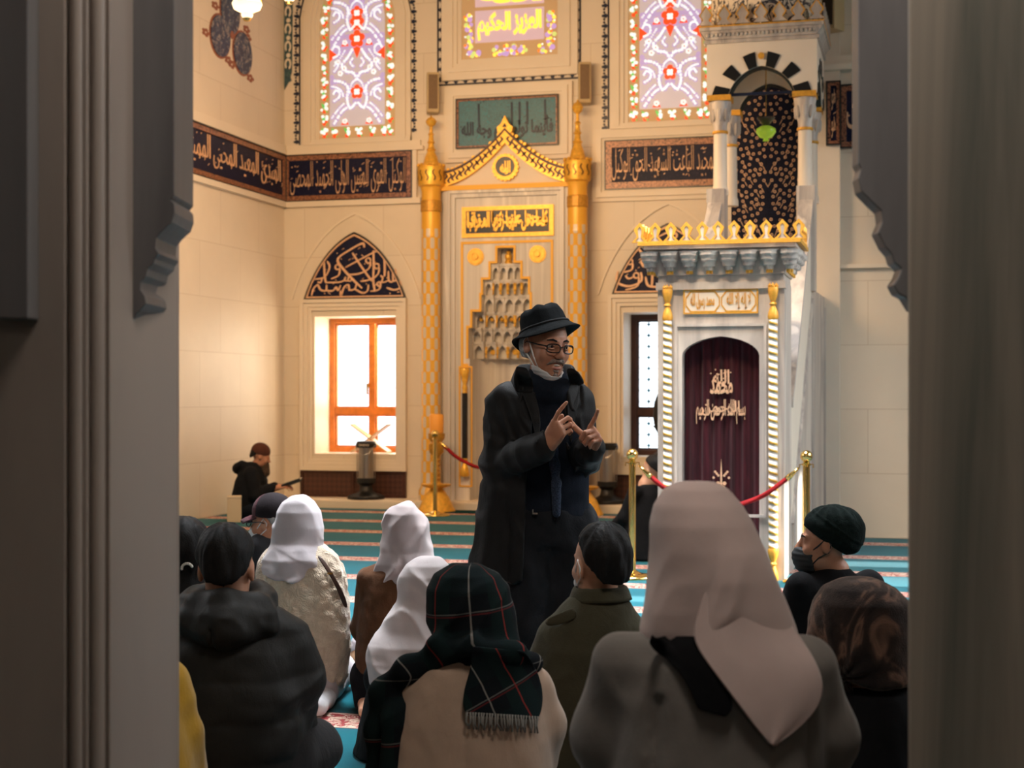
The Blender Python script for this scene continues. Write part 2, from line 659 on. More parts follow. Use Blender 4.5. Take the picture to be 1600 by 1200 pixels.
n2 = t.noise(3.0, None, 4.0)
n3 = t.noise(90.0, None, 2.0)
teal = t.mix(t.math('MULTIPLY', n3, 0.5), t.ramp(n2, [(0.3, (0.0, 0.088, 0.118, 1)), (0.7, (0.0, 0.125, 0.16, 1))]), (0.0, 0.07, 0.094, 1))
k = t.mix(instr, teal, (0.04, 0.02, 0.02, 1))
k = t.mix(edge, k, (0.58, 0.40, 0.32, 1))
k = t.mix(core, k, flor)
t.base(k).p(0.95, 0, 0.08)
t.b.inputs['Sheen Weight'].default_value = 0.15
t.bump(t.noise(220.0, None, 2.0), 0.4, 0.006)
mb = MB()
mb.prism([(-9.98, -3.0), (5.98, -3.0), (5.98, 15.17), (XR - 0.02, 15.17), (XR - 0.02, 17.46), (XL + 0.02, 17.46), (XL + 0.02, YL - 0.02), (-9.98, YL - 0.02)], -0.012, 0.0, 'z')
o = mb.build('carpet', t.m)
tag(o, 'turquoise wall-to-wall prayer carpet with red and cream flowered row stripes', 'carpet', kind='thing')

# ---- walls
WIN_L = (wx(490, YB), wx(620, YB), 0.62, 2.37)
WIN_R = (2 * MID - WIN_L[1], 2 * MID - WIN_L[0], 0.62, 2.37)
NX = (wx(674, YB - 0.16) + wx(909, YB - 0.16)) / 2        # the prayer niche is sunk into the wall here
mb = holed(MB(), XL - 0.6, XR + 0.02, 0, HTOP, YB, YB + 0.62, [WIN_L, WIN_R, (NX - 0.468, NX + 0.468, 0.10, 3.20)])
struct('wall_back', mb, M['wall'])
struct('wall_left', MB().box(XL - 0.6, XL, YL, YB, 0, HTOP), M['wall'])
struct('wall_bay_right', MB().box(XR, XR + 0.6, YF + 0.5, YB, 0, HTOP), M['wall'])
struct('wall_front_left', MB().box(-10.5, XL - 0.6, YL, YL + 0.5, 0, HTOP), M['wall'])
mb = MB().box(XR, 6.5, YF, YF + 0.5, 0, HTOP)
struct('wall_front_right', mb, M['wall'])
assumed_openings = [(10.55, 10.85, 1.9, 5.2), (11.75, 12.35, 1.9, 5.2), (13.0, 13.4, 1.9, 5.2)]  # assumed openings out of view, let the sun reach the pulpit
struct('wall_right', holed(MB(), -4.5, 15.2, 0, HTOP, 6.0, 6.5, assumed_openings, 'x'), M['wall'])
struct('wall_outer_left', MB().box(-10.5, -10.0, -4.5, YL, 0, HTOP), M['wall'])
struct('wall_rear', MB().box(-10.5, 6.5, -4.9, -4.5, 0, HTOP), M['pier'])
struct('ceiling', MB().box(-10.5, 6.5, -4.9, 18.7, HTOP, HTOP + 0.3), M['wall'])

# ---- plinth, pilasters, mouldings of the bay
mb = MB().box(XL, XR, 17.47, YB, 0, 0.085).box(XL, XR, 17.50, YB, 0.085, 0.10)
struct('trim_1', mb, M['moulding'])


def frame_rect(mb, x0, x1, z0, z1, w, y, th, mi=0):
    mb.band([(x0, z0), (x1, z0), (x1, z1), (x0, z1)], [(x0 + w, z0 + w), (x1 - w, z0 + w), (x1 - w, z1 - w), (x0 + w, z1 - w)], y, y - th, True, mi)


def moulded(mb, x0, x1, z0, z1, y, steps):
    for w, th in steps:
        frame_rect(mb, x0, x1, z0, z1, w, y, th)
        x0, x1, z0, z1 = x0 + w, x1 - w, z0 + w, z1 - w


# main wall, right of the pulpit: pilaster step and mouldings
xa = wx(1313, YF)
mb = MB()
mb.box(xa - 0.34, xa, YF - 0.10, YF, 0, HTOP)
for px0, px1, zt in ((1290, 1340, 4.62), ):
    mb.box(xa - 0.40, 3.0, YF - 0.16, YF, 4.50, 4.56).box(xa - 0.37, 3.0, YF - 0.13, YF, 4.56, 4.64)
mb.box(xa, 3.0, YF - 0.05, YF, 2.60, 2.64)
struct('trim_2', mb, M['moulding'])


# ---- inscription bands
def inscription(name, label, x0, x1, z0, z1, y, lines, fw=0.055, seed=1, marks=60, group=None, mats=None):
    """tile panel facing -y; origin at its lower left corner"""
    r = thing(name, label, 'inscription panel', (x0, y, z0), 0, group)
    w, h = x1 - x0, z1 - z0
    ground, frame, letter = mats or (M['scroll'], M['tile_frame'], M['copper'])
    MB().box(0, w, -0.02, 0, 0, h).build('tile_panel', ground, r)
    mb = MB()
    frame_rect(mb, 0, w, 0, h, fw, -0.018, 0.02)
    mb.build('tile_frame', frame, r)
    mb = MB()
    frame_rect(mb, -0.012, w + 0.012, -0.012, h + 0.012, 0.014, 0.0, 0.05)
    mb.build('dark_edge', M['black'], r)
    mb = MB()
    for s, a, b, c, d, wt in lines:
        put_text(mb, arabic(s), fw + a * (w - 2 * fw), fw + b * (w - 2 * fw), fw + c * (h - 2 * fw), fw + d * (h - 2 * fw), -0.019, 0.012, 0, wt)
    vowel_marks(mb, fw * 1.3, w - fw * 1.3, h * 0.25, h - fw * 1.4, -0.019, marks, 0.022, seed, 0.008)
    mb.build('lettering', letter, r)
    return r


bx0, bz0 = wp(446, 315, YB)
bx1 = wx(644, YB)
bz1 = wp(446, 245, YB)[1]
inscription('calligraphy_band', 'dark blue inscription band on the wall left of the gilded niche, lit corner to column', bx0, bx1, bz0, bz1, YB,
            [('الوكيل القوى المتين الولى الحميد المحصى', 0.01, 0.99, 0.03, 0.97, -0.016)], 0.06, 3, 40)
# the same band on the left wall, facing +x
band_len = YB - YL - 0.04
r = inscription('calligraphy_band', 'dark blue inscription band on the receding left wall beside the near pillar', 0, band_len, bz0, bz1, 0,
                [('المبدئ المعيد المحيى المميت الحى القيوم', 0.02, 0.98, 0.03, 0.97, -0.016)], 0.06, 4, 50)
r.location = (XL, YL, bz0)
r.rotation_euler = (0, 0, PI / 2)
rx0, rz0 = wp(947, 296, YB)
rz1 = wp(947, 222, YB)[1]
inscription('calligraphy_plaque', 'dark blue inscription panel with glinting bronze frame right of the gilded niche', rx0, XR - 0.02, rz0, rz1, YB,
            [('الودود المجيد الباعث الشهيد الحق الوكيل', 0.0, 1.0, 0.02, 0.98, -0.014)], 0.075, 5, 40)
# strip of the band on the main wall behind the near pillar
qx0, qz0 = wp(1293, 226, YF - 0.1)
inscription('calligraphy_band', 'dark blue band end on the pilaster beside the right near pillar', qx0, xa, qz0, wp(1293, 130, YF - 0.1)[1], YF - 0.10,
            [('هو', 0.15, 0.85, 0.05, 0.45, 0.0), ('هو', 0.15, 0.85, 0.55, 0.95, 0.0)], 0.03, 6, 6)
inscription('calligraphy_band', 'dark blue band set back behind the pilaster at the right near pillar', xa + 0.01, xa + 1.9, qz0 - 0.02, wp(1293, 130, YF - 0.1)[1] - 0.02, YF,
            [('العلى الكبير الحفيظ المقيت', 0.0, 1.0, 0.05, 0.95, 0.0)], 0.05, 7, 40)

# mouldings that carry the bands
mb = MB()
c0, c1 = bz1 + 0.01, bz0 - 0.01
mb.box(XL, bx1 + 0.16, YB - 0.07, YB, c0, c0 + 0.05).box(XL, bx1 + 0.12, YB - 0.045, YB, c0 + 0.05, c0 + 0.12)
mb.box(XL, bx1 + 0.12, YB - 0.05, YB, c1 - 0.07, c1)
mb.box(bx1 + 0.015, bx1 + 0.07, YB - 0.046, YB, c1, c0)
mb.box(XL, XL + 0.07, YL, YB, c0, c0 + 0.05).box(XL, XL + 0.045, YL, YB, c0 + 0.05, c0 + 0.12).box(XL, XL + 0.05, YL, YB, c1 - 0.07, c1)
struct('trim_3', mb, M['moulding'])
mb = MB()
moulded(mb, rx0 - 0.16, XR + 0.02, rz0 - 0.15, rz1 + 0.15, YB, [(0.05, 0.03), (0.06, 0.055), (0.04, 0.03)])
struct('trim_4', mb, M['moulding'])


# ---- lower windows
def low_window(idx, W_, wood, lattice):
    x0, x1, z0, z1 = W_
    root = bpy.data.objects.new('window_%d' % idx, None)
    root.location = (x0, YB, z0)
    COL.objects.link(root)
    root['kind'] = 'structure'
    w, h = x1 - x0, z1 - z0
    yw = 0.50
    mb = MB()
    fw = 0.085
    frame_rect(mb, 0.0, w, 0.0, h, fw, yw + 0.10, 0.10)
    zt = 0.50                                            # transom
    mb.box(fw, w - fw, yw + 0.01, yw + 0.09, zt, zt + 0.085)
    xm = 0.56
    mb.box(xm, xm + 0.075, yw + 0.005, yw + 0.095, fw, h - fw)
    for a, b in ((fw, xm), (xm + 0.075, w - fw)):
        frame_rect(mb, a, b, zt + 0.085, h - fw, 0.022, yw + 0.08, 0.055)
        frame_rect(mb, a, b, fw, zt, 0.022, yw + 0.08, 0.055)
    mb.build('window_frame', wood, root, bevel=0.006)
    for a, b in ((fw, xm), (xm + 0.075, w - fw)):
        for c, d in ((fw, zt), (zt + 0.085, h - fw)):
            MB().box(a, b, yw + 0.055, yw + 0.061, c, d).build('glass_pane', M['pane'], root)
    mb = MB()
    mb.box(xm - 0.02, xm + 0.01, yw - 0.05, yw + 0.005, 0.85, 0.90).box(xm - 0.02, xm + 0.0, yw - 0.06, yw - 0.045, 0.76, 0.90)
    mb.build('window_handle', M['brass'], root)
    if lattice:
        mb = MB()
        for k in range(1, 13):
            mb.box(0, w, yw + 0.085, yw + 0.092, k * h / 13 - 0.004, k * h / 13 + 0.004)
        for k in range(1, 5):
            mb.box(k * w / 5 - 0.004, k * w / 5 + 0.004, yw + 0.084, yw + 0.091, 0, h)
        mb.build('leading', M['lead'], root)
        mb = MB()
        for k in range(1, 13):
            for q in range(1, 5):
                x, z = q * w / 5, k * h / 13
                mb.prism([(x - 0.022, z), (x, z - 0.026), (x + 0.022, z), (x, z + 0.026)], yw + 0.07, yw + 0.082)
        mb.build('blue_glass_lozenge', M['blueglass'], root)
    else:
        mb = MB()
        for k in range(2, 6):
            mb.box(0.1, w, yw + 0.50, yw + 0.51, 0.42 * k, 0.42 * k + 0.006)
        mb.build('outer_grille', M['lead'], root)
    # marble lining of the opening and the sill
    mb = MB()
    mb.box(0.0, 0.016, 0.0, yw, 0.0, h).box(w - 0.016, w, 0.0, yw, 0.0, h).box(0.016, w - 0.016, 0.0, yw, 0.0, 0.02).box(0.016, w - 0.016, 0.0, yw, h - 0.016, h)
    mb.build('reveal_lining', M['moulding'], root)
    # moulded stone surround
    mb = MB()
    moulded(mb, -0.16, w + 0.14, -0.19, h + 0.20, 0, [(0.045, 0.075), (0.05, 0.05), (0.045, 0.03)])
    mb.build('stone_surround', M['moulding'], root)
    return root


t = NT('window_glass')
tr = t.n('ShaderNodeBsdfTransparent')
tr.inputs[0].default_value = (0.97, 0.98, 0.99, 1)
gl = t.n('ShaderNodeBsdfGlossy')
gl.inputs['Roughness'].default_value = 0.03
mx = t.n('ShaderNodeMixShader')
mx.inputs[0].default_value = 0.06
t.l(tr.outputs[0], mx.inputs[1])
t.l(gl.outputs[0], mx.inputs[2])
t.l(mx.outputs[0], t.o.inputs[0])
M['pane'] = t.m
M['lead'] = plain('lead_came', (0.42, 0.45, 0.48, 1), 0.6)
M['blueglass'] = plain('blue_glass', (0.03, 0.25, 0.42, 1), 0.2)
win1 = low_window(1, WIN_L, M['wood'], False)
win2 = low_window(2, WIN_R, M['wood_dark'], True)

# pierced wooden grille below each window
t = NT('pierced_wood')
wv = t.n('ShaderNodeTexChecker')
wv.inputs['Scale'].default_value = 22.0
wv.inputs['Color1'].default_value = (0.085, 0.032, 0.02, 1)
wv.inputs['Color2'].default_value = (0.055, 0.02, 0.013, 1)
mp = t.n('ShaderNodeMapping')
mp.inputs['Rotation'].default_value = (0, PI / 4, 0)
t.l(t.obj(), mp.inputs[0])
t.l(mp.outputs[0], wv.inputs[0])
t.base(wv.outputs[0]).p(0.45)
t.bump(wv.outputs[1], 0.5, 0.01)
M['pierced'] = t.m
for W_, lab in ((WIN_L, 'dark pierced wooden radiator cover under the sunny orange-framed window'), (WIN_R, 'dark pierced wooden radiator cover under the window behind the brass post')):
    x0, x1 = W_[0] - 0.16, W_[1] + 0.13
    r = thing('radiator_cover', lab, 'radiator cover', (x0, YB, 0.10))
    w = x1 - x0
    MB().box(0.03, w - 0.03, -0.03, 0, 0.03, 0.31).build('pierced_panel', M['pierced'], r)
    mb = MB()
    frame_rect(mb, 0, w, 0, 0.335, 0.035, 0, 0.05)
    mb.box(w / 2 - 0.02, w / 2 + 0.02, -0.05, 0, 0.03, 0.30)
    mb.build('rail_frame', M['wood_dark'], r)


def pen(mb, pts, w, y, th=0.012, mi=0, slant=0.6):
    """one stroke of a reed pen: broad across the slant, fine along it"""
    P_ = [np.array(p, float) for p in pts]
    if len(P_) == 1:
        return
    seq = []
    for i in range(len(P_) - 1):
        p0, p1, p2, p3 = P_[max(i - 1, 0)], P_[i], P_[i + 1], P_[min(i + 2, len(P_) - 1)]
        for k in range(6):
            q = k / 6
            seq.append(0.5 * (2 * p1 + (p2 - p0) * q + (2 * p0 - 5 * p1 + 4 * p2 - p3) * q * q + (3 * p1 - p0 - 3 * p2 + p3) * q ** 3))
    seq.append(P_[-1])
    a_, b_ = [], []
    for i, p in enumerate(seq):
        d = seq[min(i + 1, len(seq) - 1)] - seq[max(i - 1, 0)]
        d = d / max(1e-6, np.linalg.norm(d))
        n = np.array((-d[1], d[0]))
        u_ = i / (len(seq) - 1)
        ww = w * (0.62 + 0.38 * abs(math.sin(math.atan2(d[1], d[0]) - slant))) * (0.55 + 0.45 * min(1, 5 * u_ + 0.3, 5 * (1 - u_) + 0.3)) * 0.5
        a_.append(tuple(p + n * ww))
        b_.append(tuple(p - n * ww))
    mb.k = (mb.k + 1) % 6
    mb.band(a_, b_, y, y - th * (1 - 0.08 * mb.k), False, mi)


def ring_pts(cx, cz, r):
    return [(cx + r * math.cos(a), cz + r * math.sin(a)) for a in np.linspace(0.3, 0.3 + 2 * PI, 9)]


# ---- pointed inscription fields over the windows
def tympanum(W_, label, lines, seed):
    cx = (W_[0] + W_[1]) / 2 + 0.005
    hw = 0.672
    z0, z1 = wp(555, 467, YB)[1], wp(555, 363, YB)[1]
    r = thing('arched_inscription', label, 'inscription panel', (cx, YB, z0))
    H = z1 - z0
    arc = ogee(0, hw, 0, H, 14, 1.0)
    MB().prism(arc, 0, -0.02).build('tile_field', M['scroll'], r)
    inner = ogee(0, hw - 0.045, 0.035, H - 0.05, 14, 1.0)
    in2 = ogee(0, hw - 0.022, 0.016, H - 0.024, 14, 1.0)
    mb = MB()
    mb.band(arc, in2, 0, -0.05, True)
    mb.build('dark_edge', M['black'], r)
    mb = MB()
    mb.band(in2, inner, 0, -0.042, True)
    mb.build('bronze_edge', M['copper'], r)

    def inside(x, z):
        for (xa, za), (xb, zb) in zip(inner[:-1], inner[1:]):
            if xa <= x <= xb:
                return z < za + (zb - za) * (x - xa) / max(1e-6, xb - xa) - 0.04
        return False
    mb = MB()
    for w_, *pts in lines:
        pen(mb, [((u - 505.0) / 362.0 * hw, (552.0 - v) / 460.0 * H) for u, v in (pts[0] if len(pts) == 1 else pts)], w_ * hw / 362.0, -0.02, 0.014)
    vowel_marks(mb, -hw, hw, 0.06, H, -0.02, 80, 0.02, seed, 0.01, 0, inside)
    mb.build('lettering', M['copper'], r)
    # shallow pointed blind arch in the stone around it
    mb = MB()
    oz1 = wp(555, 332, YB)[1]
    mb.band(ogee(0, 0.86, -0.0, oz1 - z0, 16, 0.8), ogee(0, 0.835, -0.0, oz1 - z0 - 0.03, 16, 0.8), 0, -0.022)
    mb.build('stone_arch', M['moulding'], r)
    return r


def loop(u, v, r=17):
    return ring_pts(u, v, r)


TEXT_L = [
    (17, (575, 200), (562, 172), (480, 210), (386, 276), (430, 350), (500, 425), (560, 480)),
    (14, (440, 335), (540, 285), (640, 236), (668, 228)), (14, (490, 235), (560, 340), (628, 432)),
    (12, loop(603, 290)), (14, (621, 300), (604, 348), (535, 380), (462, 384)),
    (15, (640, 222), (642, 330), (640, 440), (652, 505)), (12, loop(663, 330)), (14, (682, 340), (668, 390), (602, 425), (548, 432)),
    (15, (716, 272), (720, 340), (718, 402)), (13, (745, 366), (748, 425), (762, 440), (777, 432), (775, 376)), (13, (777, 432), (792, 434), (799, 420), (794, 352)),
    (12, (690, 395), (706, 412), (700, 440), (722, 440), (745, 430)), (15, (826, 436), (828, 480), (785, 496), (734, 480)), (10, (808, 512), (822, 510)),
    (15, (286, 284), (292, 400), (304, 440)), (14, (308, 288), (326, 330), (290, 398), (212, 412)), (12, loop(384, 330)), (14, (402, 338), (392, 388), (338, 412)),
    (14, (196, 526), (210, 480), (240, 452), (262, 486), (300, 492), (306, 452)), (14, (300, 492), (350, 494), (372, 470), (388, 492), (406, 456)),
    (14, (404, 492), (408, 532), (432, 470), (462, 456), (470, 490), (506, 484), (520, 448)), (14, (506, 484), (560, 512), (596, 500), (604, 456)),
    (14, (618, 502), (672, 494), (690, 468), (684, 440), (664, 452), (684, 474)), (13, (300, 436), (390, 436), (430, 424), (442, 398)), (12, (430, 424), (456, 426), (462, 400)), (12, (456, 426), (478, 428), (486, 404)),
    (13, (240, 430), (262, 436), (272, 410)), (11, (190, 440), (212, 420)), (11, (640, 470), (660, 456))]
TEXT_R = [
    (16, (180, 400), (176, 470), (250, 500), (330, 470), (330, 410)), (12, loop(300, 430)), (14, (318, 440), (306, 500), (230, 524)),
    (16, (400, 300), (404, 430), (400, 500)), (16, (360, 440), (380, 500), (470, 500), (500, 440), (490, 380)), (12, loop(260, 340)), (14, (278, 350), (270, 392), (220, 408)),
    (15, (310, 250), (380, 330), (440, 330)), (15, (330, 330), (350, 372), (420, 372), (440, 320)), (15, (520, 240), (525, 380), (520, 500)), (15, (600, 250), (600, 400), (610, 500)),
    (15, (560, 460), (600, 505), (680, 500), (700, 440)), (12, loop(700, 380)), (14, (718, 390), (706, 440), (640, 460)), (15, (780, 380), (784, 480), (740, 505)), (15, (440, 180), (520, 150), (560, 180), (480, 260)),
    (13, (230, 430), (250, 450), (280, 440))]
tympanum(WIN_L, 'pointed dark blue inscription over the sunny left window', TEXT_L, 11)
tympanum(WIN_R, 'pointed dark blue inscription half hidden behind the marble pulpit canopy', TEXT_R, 12)


# ---- stained glass
M['sg_white'] = emit('glass_white', (0.78, 0.93, 1.0, 1), 0.72)
M['sg_lilac'] = emit('glass_lilac', (0.45, 0.36, 0.64, 1), 0.55)
M['sg_grey'] = emit('glass_clear', (0.55, 0.50, 0.55, 1), 0.42)
M['sg_red'] = emit('glass_red', (0.80, 0.075, 0.015, 1), 0.7)
M['sg_green'] = emit('glass_green', (0.10, 0.45, 0.09, 1), 0.80)
M['sg_gold'] = emit('glass_amber', (0.95, 0.52, 0.06, 1), 0.9)
M['sg_cream'] = plain('plaster_tracery', (0.70, 0.52, 0.32, 1), 0.7)
SG = [M['sg_grey'], M['sg_lilac'], M['sg_white'], M['sg_red'], M['sg_green'], M['sg_cream'], M['sg_gold']]


def sg_curve(mb, pts, r, mi, y, dot=False, mirror=True):
    """pieces of glass strung along a smooth curve in the window's plane"""
    P = [np.array(p, float) for p in pts]
    seq = []
    for i in range(len(P) - 1):
        p0, p1, p2, p3 = P[max(i - 1, 0)], P[i], P[i + 1], P[min(i + 2, len(P) - 1)]
        for k in range(8):
            s = k / 8
            seq.append(0.5 * (2 * p1 + (p2 - p0) * s + (2 * p0 - 5 * p1 + 4 * p2 - p3) * s * s + (3 * p1 - p0 - 3 * p2 + p3) * s ** 3))
    seq.append(P[-1])
    acc = 0.0
    step = r * 1.7
    last = None
    for q in seq:
        if last is None or np.linalg.norm(q - last) >= step:
            for sx in ((1, -1) if mirror else (1,)):
                mb.disc(sx * q[0], q[1], y, r, 8, mi, th=0.006)
            last = q


def stained(idx, cx, hw, z0, zs, z1):
    root = bpy.data.objects.new('window_%d' % idx, None)
    root.location = (cx, YB, z0)
    COL.objects.link(root)
    root['kind'] = 'structure'
    H = z1 - z0
    S = zs - z0                                    # springing of the arch
    outline = [(-hw, 0)] + ogee(0, hw, S, H, 10) + [(hw, 0)]
    mb = MB()
    mb.prism(outline, -0.008, 0.0, 'y', 5)
    ih = hw - 0.135
    mb.prism([(-ih, 0.14)] + ogee(0, ih, S, H - 0.16, 10) + [(ih, 0.14)], -0.009, -0.014, 'y', 0)
    y = -0.014
    # lilac grounds round the stems
    for z in np.arange(0.2, H - 0.35, 0.062):
        for x in np.linspace(0.03, ih - 0.03, 8):
            v = math.sin(9 * x + 5.2 * z) + math.cos(11.5 * z - 4 * x)
            if v > 0.75:
                for sx in (1, -1):
                    mb.disc(sx * x, z, y, 0.033, 7, 1, th=0.003)
    # white stems with lilac outlines, in one unit repeated upwards
    for b in (0.0, 0.98, 1.96):
        C = [
            ([(0.02, 0.42), (0.09, 0.36), (0.13, 0.47), (0.12, 0.62), (0.20, 0.69), (0.30, 0.71)], 0.017),
            ([(0.30, 0.18), (0.20, 0.32), (0.13, 0.37)], 0.015), ([(0.33, 0.25), (0.24, 0.36), (0.17, 0.42)], 0.011),
            ([(0.00, 0.72), (0.05, 0.80), (0.14, 0.82), (0.20, 0.90), (0.12, 1.00), (0.06, 1.09)], 0.018),
            ([(0.30, 0.46), (0.24, 0.50), (0.23, 0.56), (0.28, 0.59), (0.31, 0.55)], 0.014),
            ([(0.33, 0.64), (0.26, 0.62), (0.20, 0.57), (0.18, 0.50)], 0.011),
            ([(0.31, 1.00), (0.24, 1.04), (0.24, 1.12), (0.30, 1.14), (0.33, 1.10)], 0.014),
            ([(0.10, 0.55), (0.07, 0.66), (0.02, 0.71)], 0.011), ([(0.30, 0.83), (0.25, 0.90), (0.30, 0.95)], 0.012),
            ([(0.05, 0.88), (0.09, 0.93), (0.05, 0.99)], 0.012), ([(0.16, 1.08), (0.22, 0.99), (0.30, 0.90)], 0.010),
        ]
        for pts, r in C:
            pts = [(x, z + b) for x, z in pts if z + b < H - 0.30 and x < ih - 0.012]
            if len(pts) > 1:
                sg_curve(mb, pts, r + 0.015, 1, y - 0.001)
                sg_curve(mb, pts, r, 2, y - 0.005)
        for cz, sc in ((0.56, 0.9), (1.22, 1.1), (1.42, 1.0)):
            zz = cz + b
            if zz > H - 0.4:
                continue
            for k in range(5):
                a = PI / 2 + k * 2 * PI / 5
                mb.disc(0.058 * sc * math.cos(a), zz + 0.062 * sc * math.sin(a), y - 0.005, 0.042 * sc, 7, 3, th=0.004)
            for k in range(4):
                a = PI / 4 + k * PI / 2
                mb.disc(0.024 * math.cos(a), zz + 0.024 * math.sin(a), y - 0.009, 0.021, 7, 2, th=0.003)
        zz = 1.05 + b
        if zz < H - 0.4:
            mb.prism([(-0.05, zz + 0.05), (0, zz - 0.07), (0.05, zz + 0.05), (0.0, zz + 0.08)], y - 0.004, y - 0.009, 'y', 3)
            for sx in (1, -1):
                mb.prism([(sx * ih, zz + 0.06), (sx * (ih - 0.1), zz - 0.02), (sx * ih, zz - 0.10)], y - 0.004, y - 0.009, 'y', 3)
        for sx in (1, -1):
            for (x, z) in ((0.17, 0.86), (0.22, 0.80), (0.25, 0.94), (0.16, 0.20)):
                if z + b < H - 0.3:
                    mb.disc(sx * x, z + b, y - 0.006, 0.036, 5, 2, th=0.004)
                    mb.disc(sx * x, z + b, y - 0.010, 0.011, 5, 3, th=0.003)
            mb.disc(sx * 0.16, 0.185 + b, y - 0.004, 0.06, 3, 3, rot=PI / 2, th=0.002)
    # flower border
    rd = random.Random(5)
    ev = []
    for z in np.arange(0.07, S + 0.05, 0.155):
        ev += [(-hw + 0.065, z), (hw - 0.065, z)]
    for x in np.arange(-hw + 0.2, hw - 0.1, 0.165):
        ev.append((x, 0.065))
    for p in ogee(0, hw - 0.065, S, H - 0.07, 7)[1:-1]:
        ev.append(p)
    for x, z in ev:
        mb.disc(x, z - 0.045, y, 0.026, 6, 3, th=0.003)
        mb.disc(x + 0.025, z - 0.02, y - 0.002, 0.02, 6, 3, th=0.003)
        mb.disc(x, z, y, 0.018, 6, 4, rx=0.075, rot=-1.0, th=0.003)
        for _ in range(5):
            mb.disc(x + rd.uniform(-0.035, 0.035), z + rd.uniform(-0.03, 0.05), y - 0.004, rd.uniform(0.017, 0.024), 6, 2, th=0.003)
    mb.build('stained_glass', SG, root)
    # moulded surround
    mb = MB()
    off = 0.0
    for w, th in ((0.05, 0.02), (0.05, 0.045), (0.05, 0.07), (0.06, 0.045)):
        o1 = [(-hw - off - w, -0.02 - off * 0.35)] + ogee(0, hw + off + w, S, H + off + w, 12) + [(hw + off + w, -0.02 - off * 0.35)]
        o0 = [(-hw - off, -0.02 - off * 0.35)] + ogee(0, hw + off, S, H + off, 12) + [(hw + off, -0.02 - off * 0.35)]
        mb.band(o1, o0, 0, -th)
        off += w
    mb.box(-hw - off, hw + off, -0.06, 0, -0.085, -0.02)
    mb.build('stone_surround', M['moulding'], root)
    return root


SGZ0 = wp(559, 214, YB)[1]
SGX = (wx(500, YB) + wx(618, YB)) / 2
SGH = (wx(618, YB) - wx(500, YB)) / 2
ZS, ZT = wp(559, 28, YB)[1], wp(559, -60, YB)[1]
stained(3, SGX, SGH, SGZ0, ZS, ZT)
stained(4, wx(982, YB) + SGH, SGH, wp(1040, 188, YB)[1], ZS, ZT)


# ---- small tile borders
def motif_line(mb, pts, size, y, flip=1):
    """alternating trefoil and ring motifs along a polyline"""
    P = [np.array(p, float) for p in pts]
    acc, k = 0.0, 0
    for a, b in zip(P[:-1], P[1:]):
        L = np.linalg.norm(b - a)
        d = (b - a) / L
        nrm = np.array((-d[1], d[0])) * flip
        s = acc
        while s < L:
            c = a + d * s
            e = c - nrm * size * 0.35
            mb.prism([tuple(e - d * size * 0.5 - nrm * size * 0.15), tuple(e + d * size * 0.5 - nrm * size * 0.15), tuple(e + d * size * 0.5 + nrm * size * 0.1), tuple(e - d * size * 0.5 + nrm * size * 0.1)], y, y - 0.006)
            if k % 2 == 0:
                mb.disc(c[0] + nrm[0] * size * 0.1, c[1] + nrm[1] * size * 0.1, y, size * 0.36, 7, 0, th=0.006)
                mb.disc(c[0] + nrm[0] * size * 0.48, c[1] + nrm[1] * size * 0.48, y, size * 0.22, 6, 0, th=0.006)
            else:
                for q in (-1, 1):
                    mb.disc(c[0] + nrm[0] * size * 0.28 + q * d[0] * size * 0.24, c[1] + nrm[1] * size * 0.28 + q * d[1] * size * 0.24, y, size * 0.2, 6, 0, th=0.006)
            s += size * 0.78
            k += 1
        acc = s - L


def border(label, pts, flip=1, size=0.078):
    mb = MB()
    motif_line(mb, pts, size, 0.0, flip)
    b = mb.build('tile_border', M['ink'])
    b.location = (0, YB - 0.001, 0)
    return tag(b, label, 'tile border')


def P(px, py):
    return wp(px, py, YB)


xb = wx(465, YB)
arcx = wx(645, YB)
acx, ahw = (xb + arcx) / 2, (arcx - xb) / 2
A = [(xb, P(465, 222)[1])] + ogee(acx, ahw, ZS + 0.05, ZT + 0.35, 12) + [(arcx, P(645, 210)[1])]
border('dark blue motif border arching round the left stained glass window', A, 1)
xb2 = wx(947, YB)
A2 = [(xb2, P(947, 200)[1])] + ogee(xb2 + ahw, ahw, ZS + 0.05, ZT + 0.35, 12)
border('dark blue motif border left of the stained glass window by the pulpit', A2, 1)
cz = P(790, 124)[1]
border('dark blue motif border framing the lower edge of the centre lettered window', [(wx(688, YB), ZT + 0.3), (wx(688, YB), cz), (wx(903, YB), cz), (wx(903, YB), ZT + 0.3)], 1)

# ---- centre window with lettered glass
x0, x1 = wx(722, YB), wx(872, YB)
z0 = P(790, 90)[1]
root = bpy.data.objects.new('window_5', None)
root.location = ((x0 + x1) / 2, YB, z0)
COL.objects.link(root)
root['kind'] = 'structure'
hw = (x1 - x0) / 2
H = 1.9
M['sg_mauve'] = emit('glass_mauve', (0.52, 0.38, 0.42, 1), 0.62)
M['sg_violet'] = emit('glass_violet', (0.42, 0.28, 0.60, 1), 0.75)
M['sg_leaf'] = emit('glass_leaf', (0.50, 0.62, 0.18, 1), 0.75)
M['sg_yellow'] = emit('glass_yellow', (1.0, 0.68, 0.08, 1), 1.0)
M['sg_orange'] = emit('glass_orange', (0.90, 0.22, 0.02, 1), 0.8)
SGC = [M['sg_cream'], M['sg_mauve'], M['sg_violet'], M['sg_leaf'], M['sg_yellow'], M['sg_orange'], M['sg_white']]
mb = MB()
mb.box(-hw, hw, -0.01, 0, 0, H, 0)
rows = [(0.195, 0.585), (0.63, 1.02), (1.065, 1.455)]
for a, b in rows:
    mb.box(-hw + 0.17, hw - 0.17, -0.016, -0.01, a, b, 1)
put_text(mb, arabic('العزيز الحكيم'), -hw + 0.20, hw - 0.20, 0.22, 0.56, -0.016, 0.008, 4, 0.05)
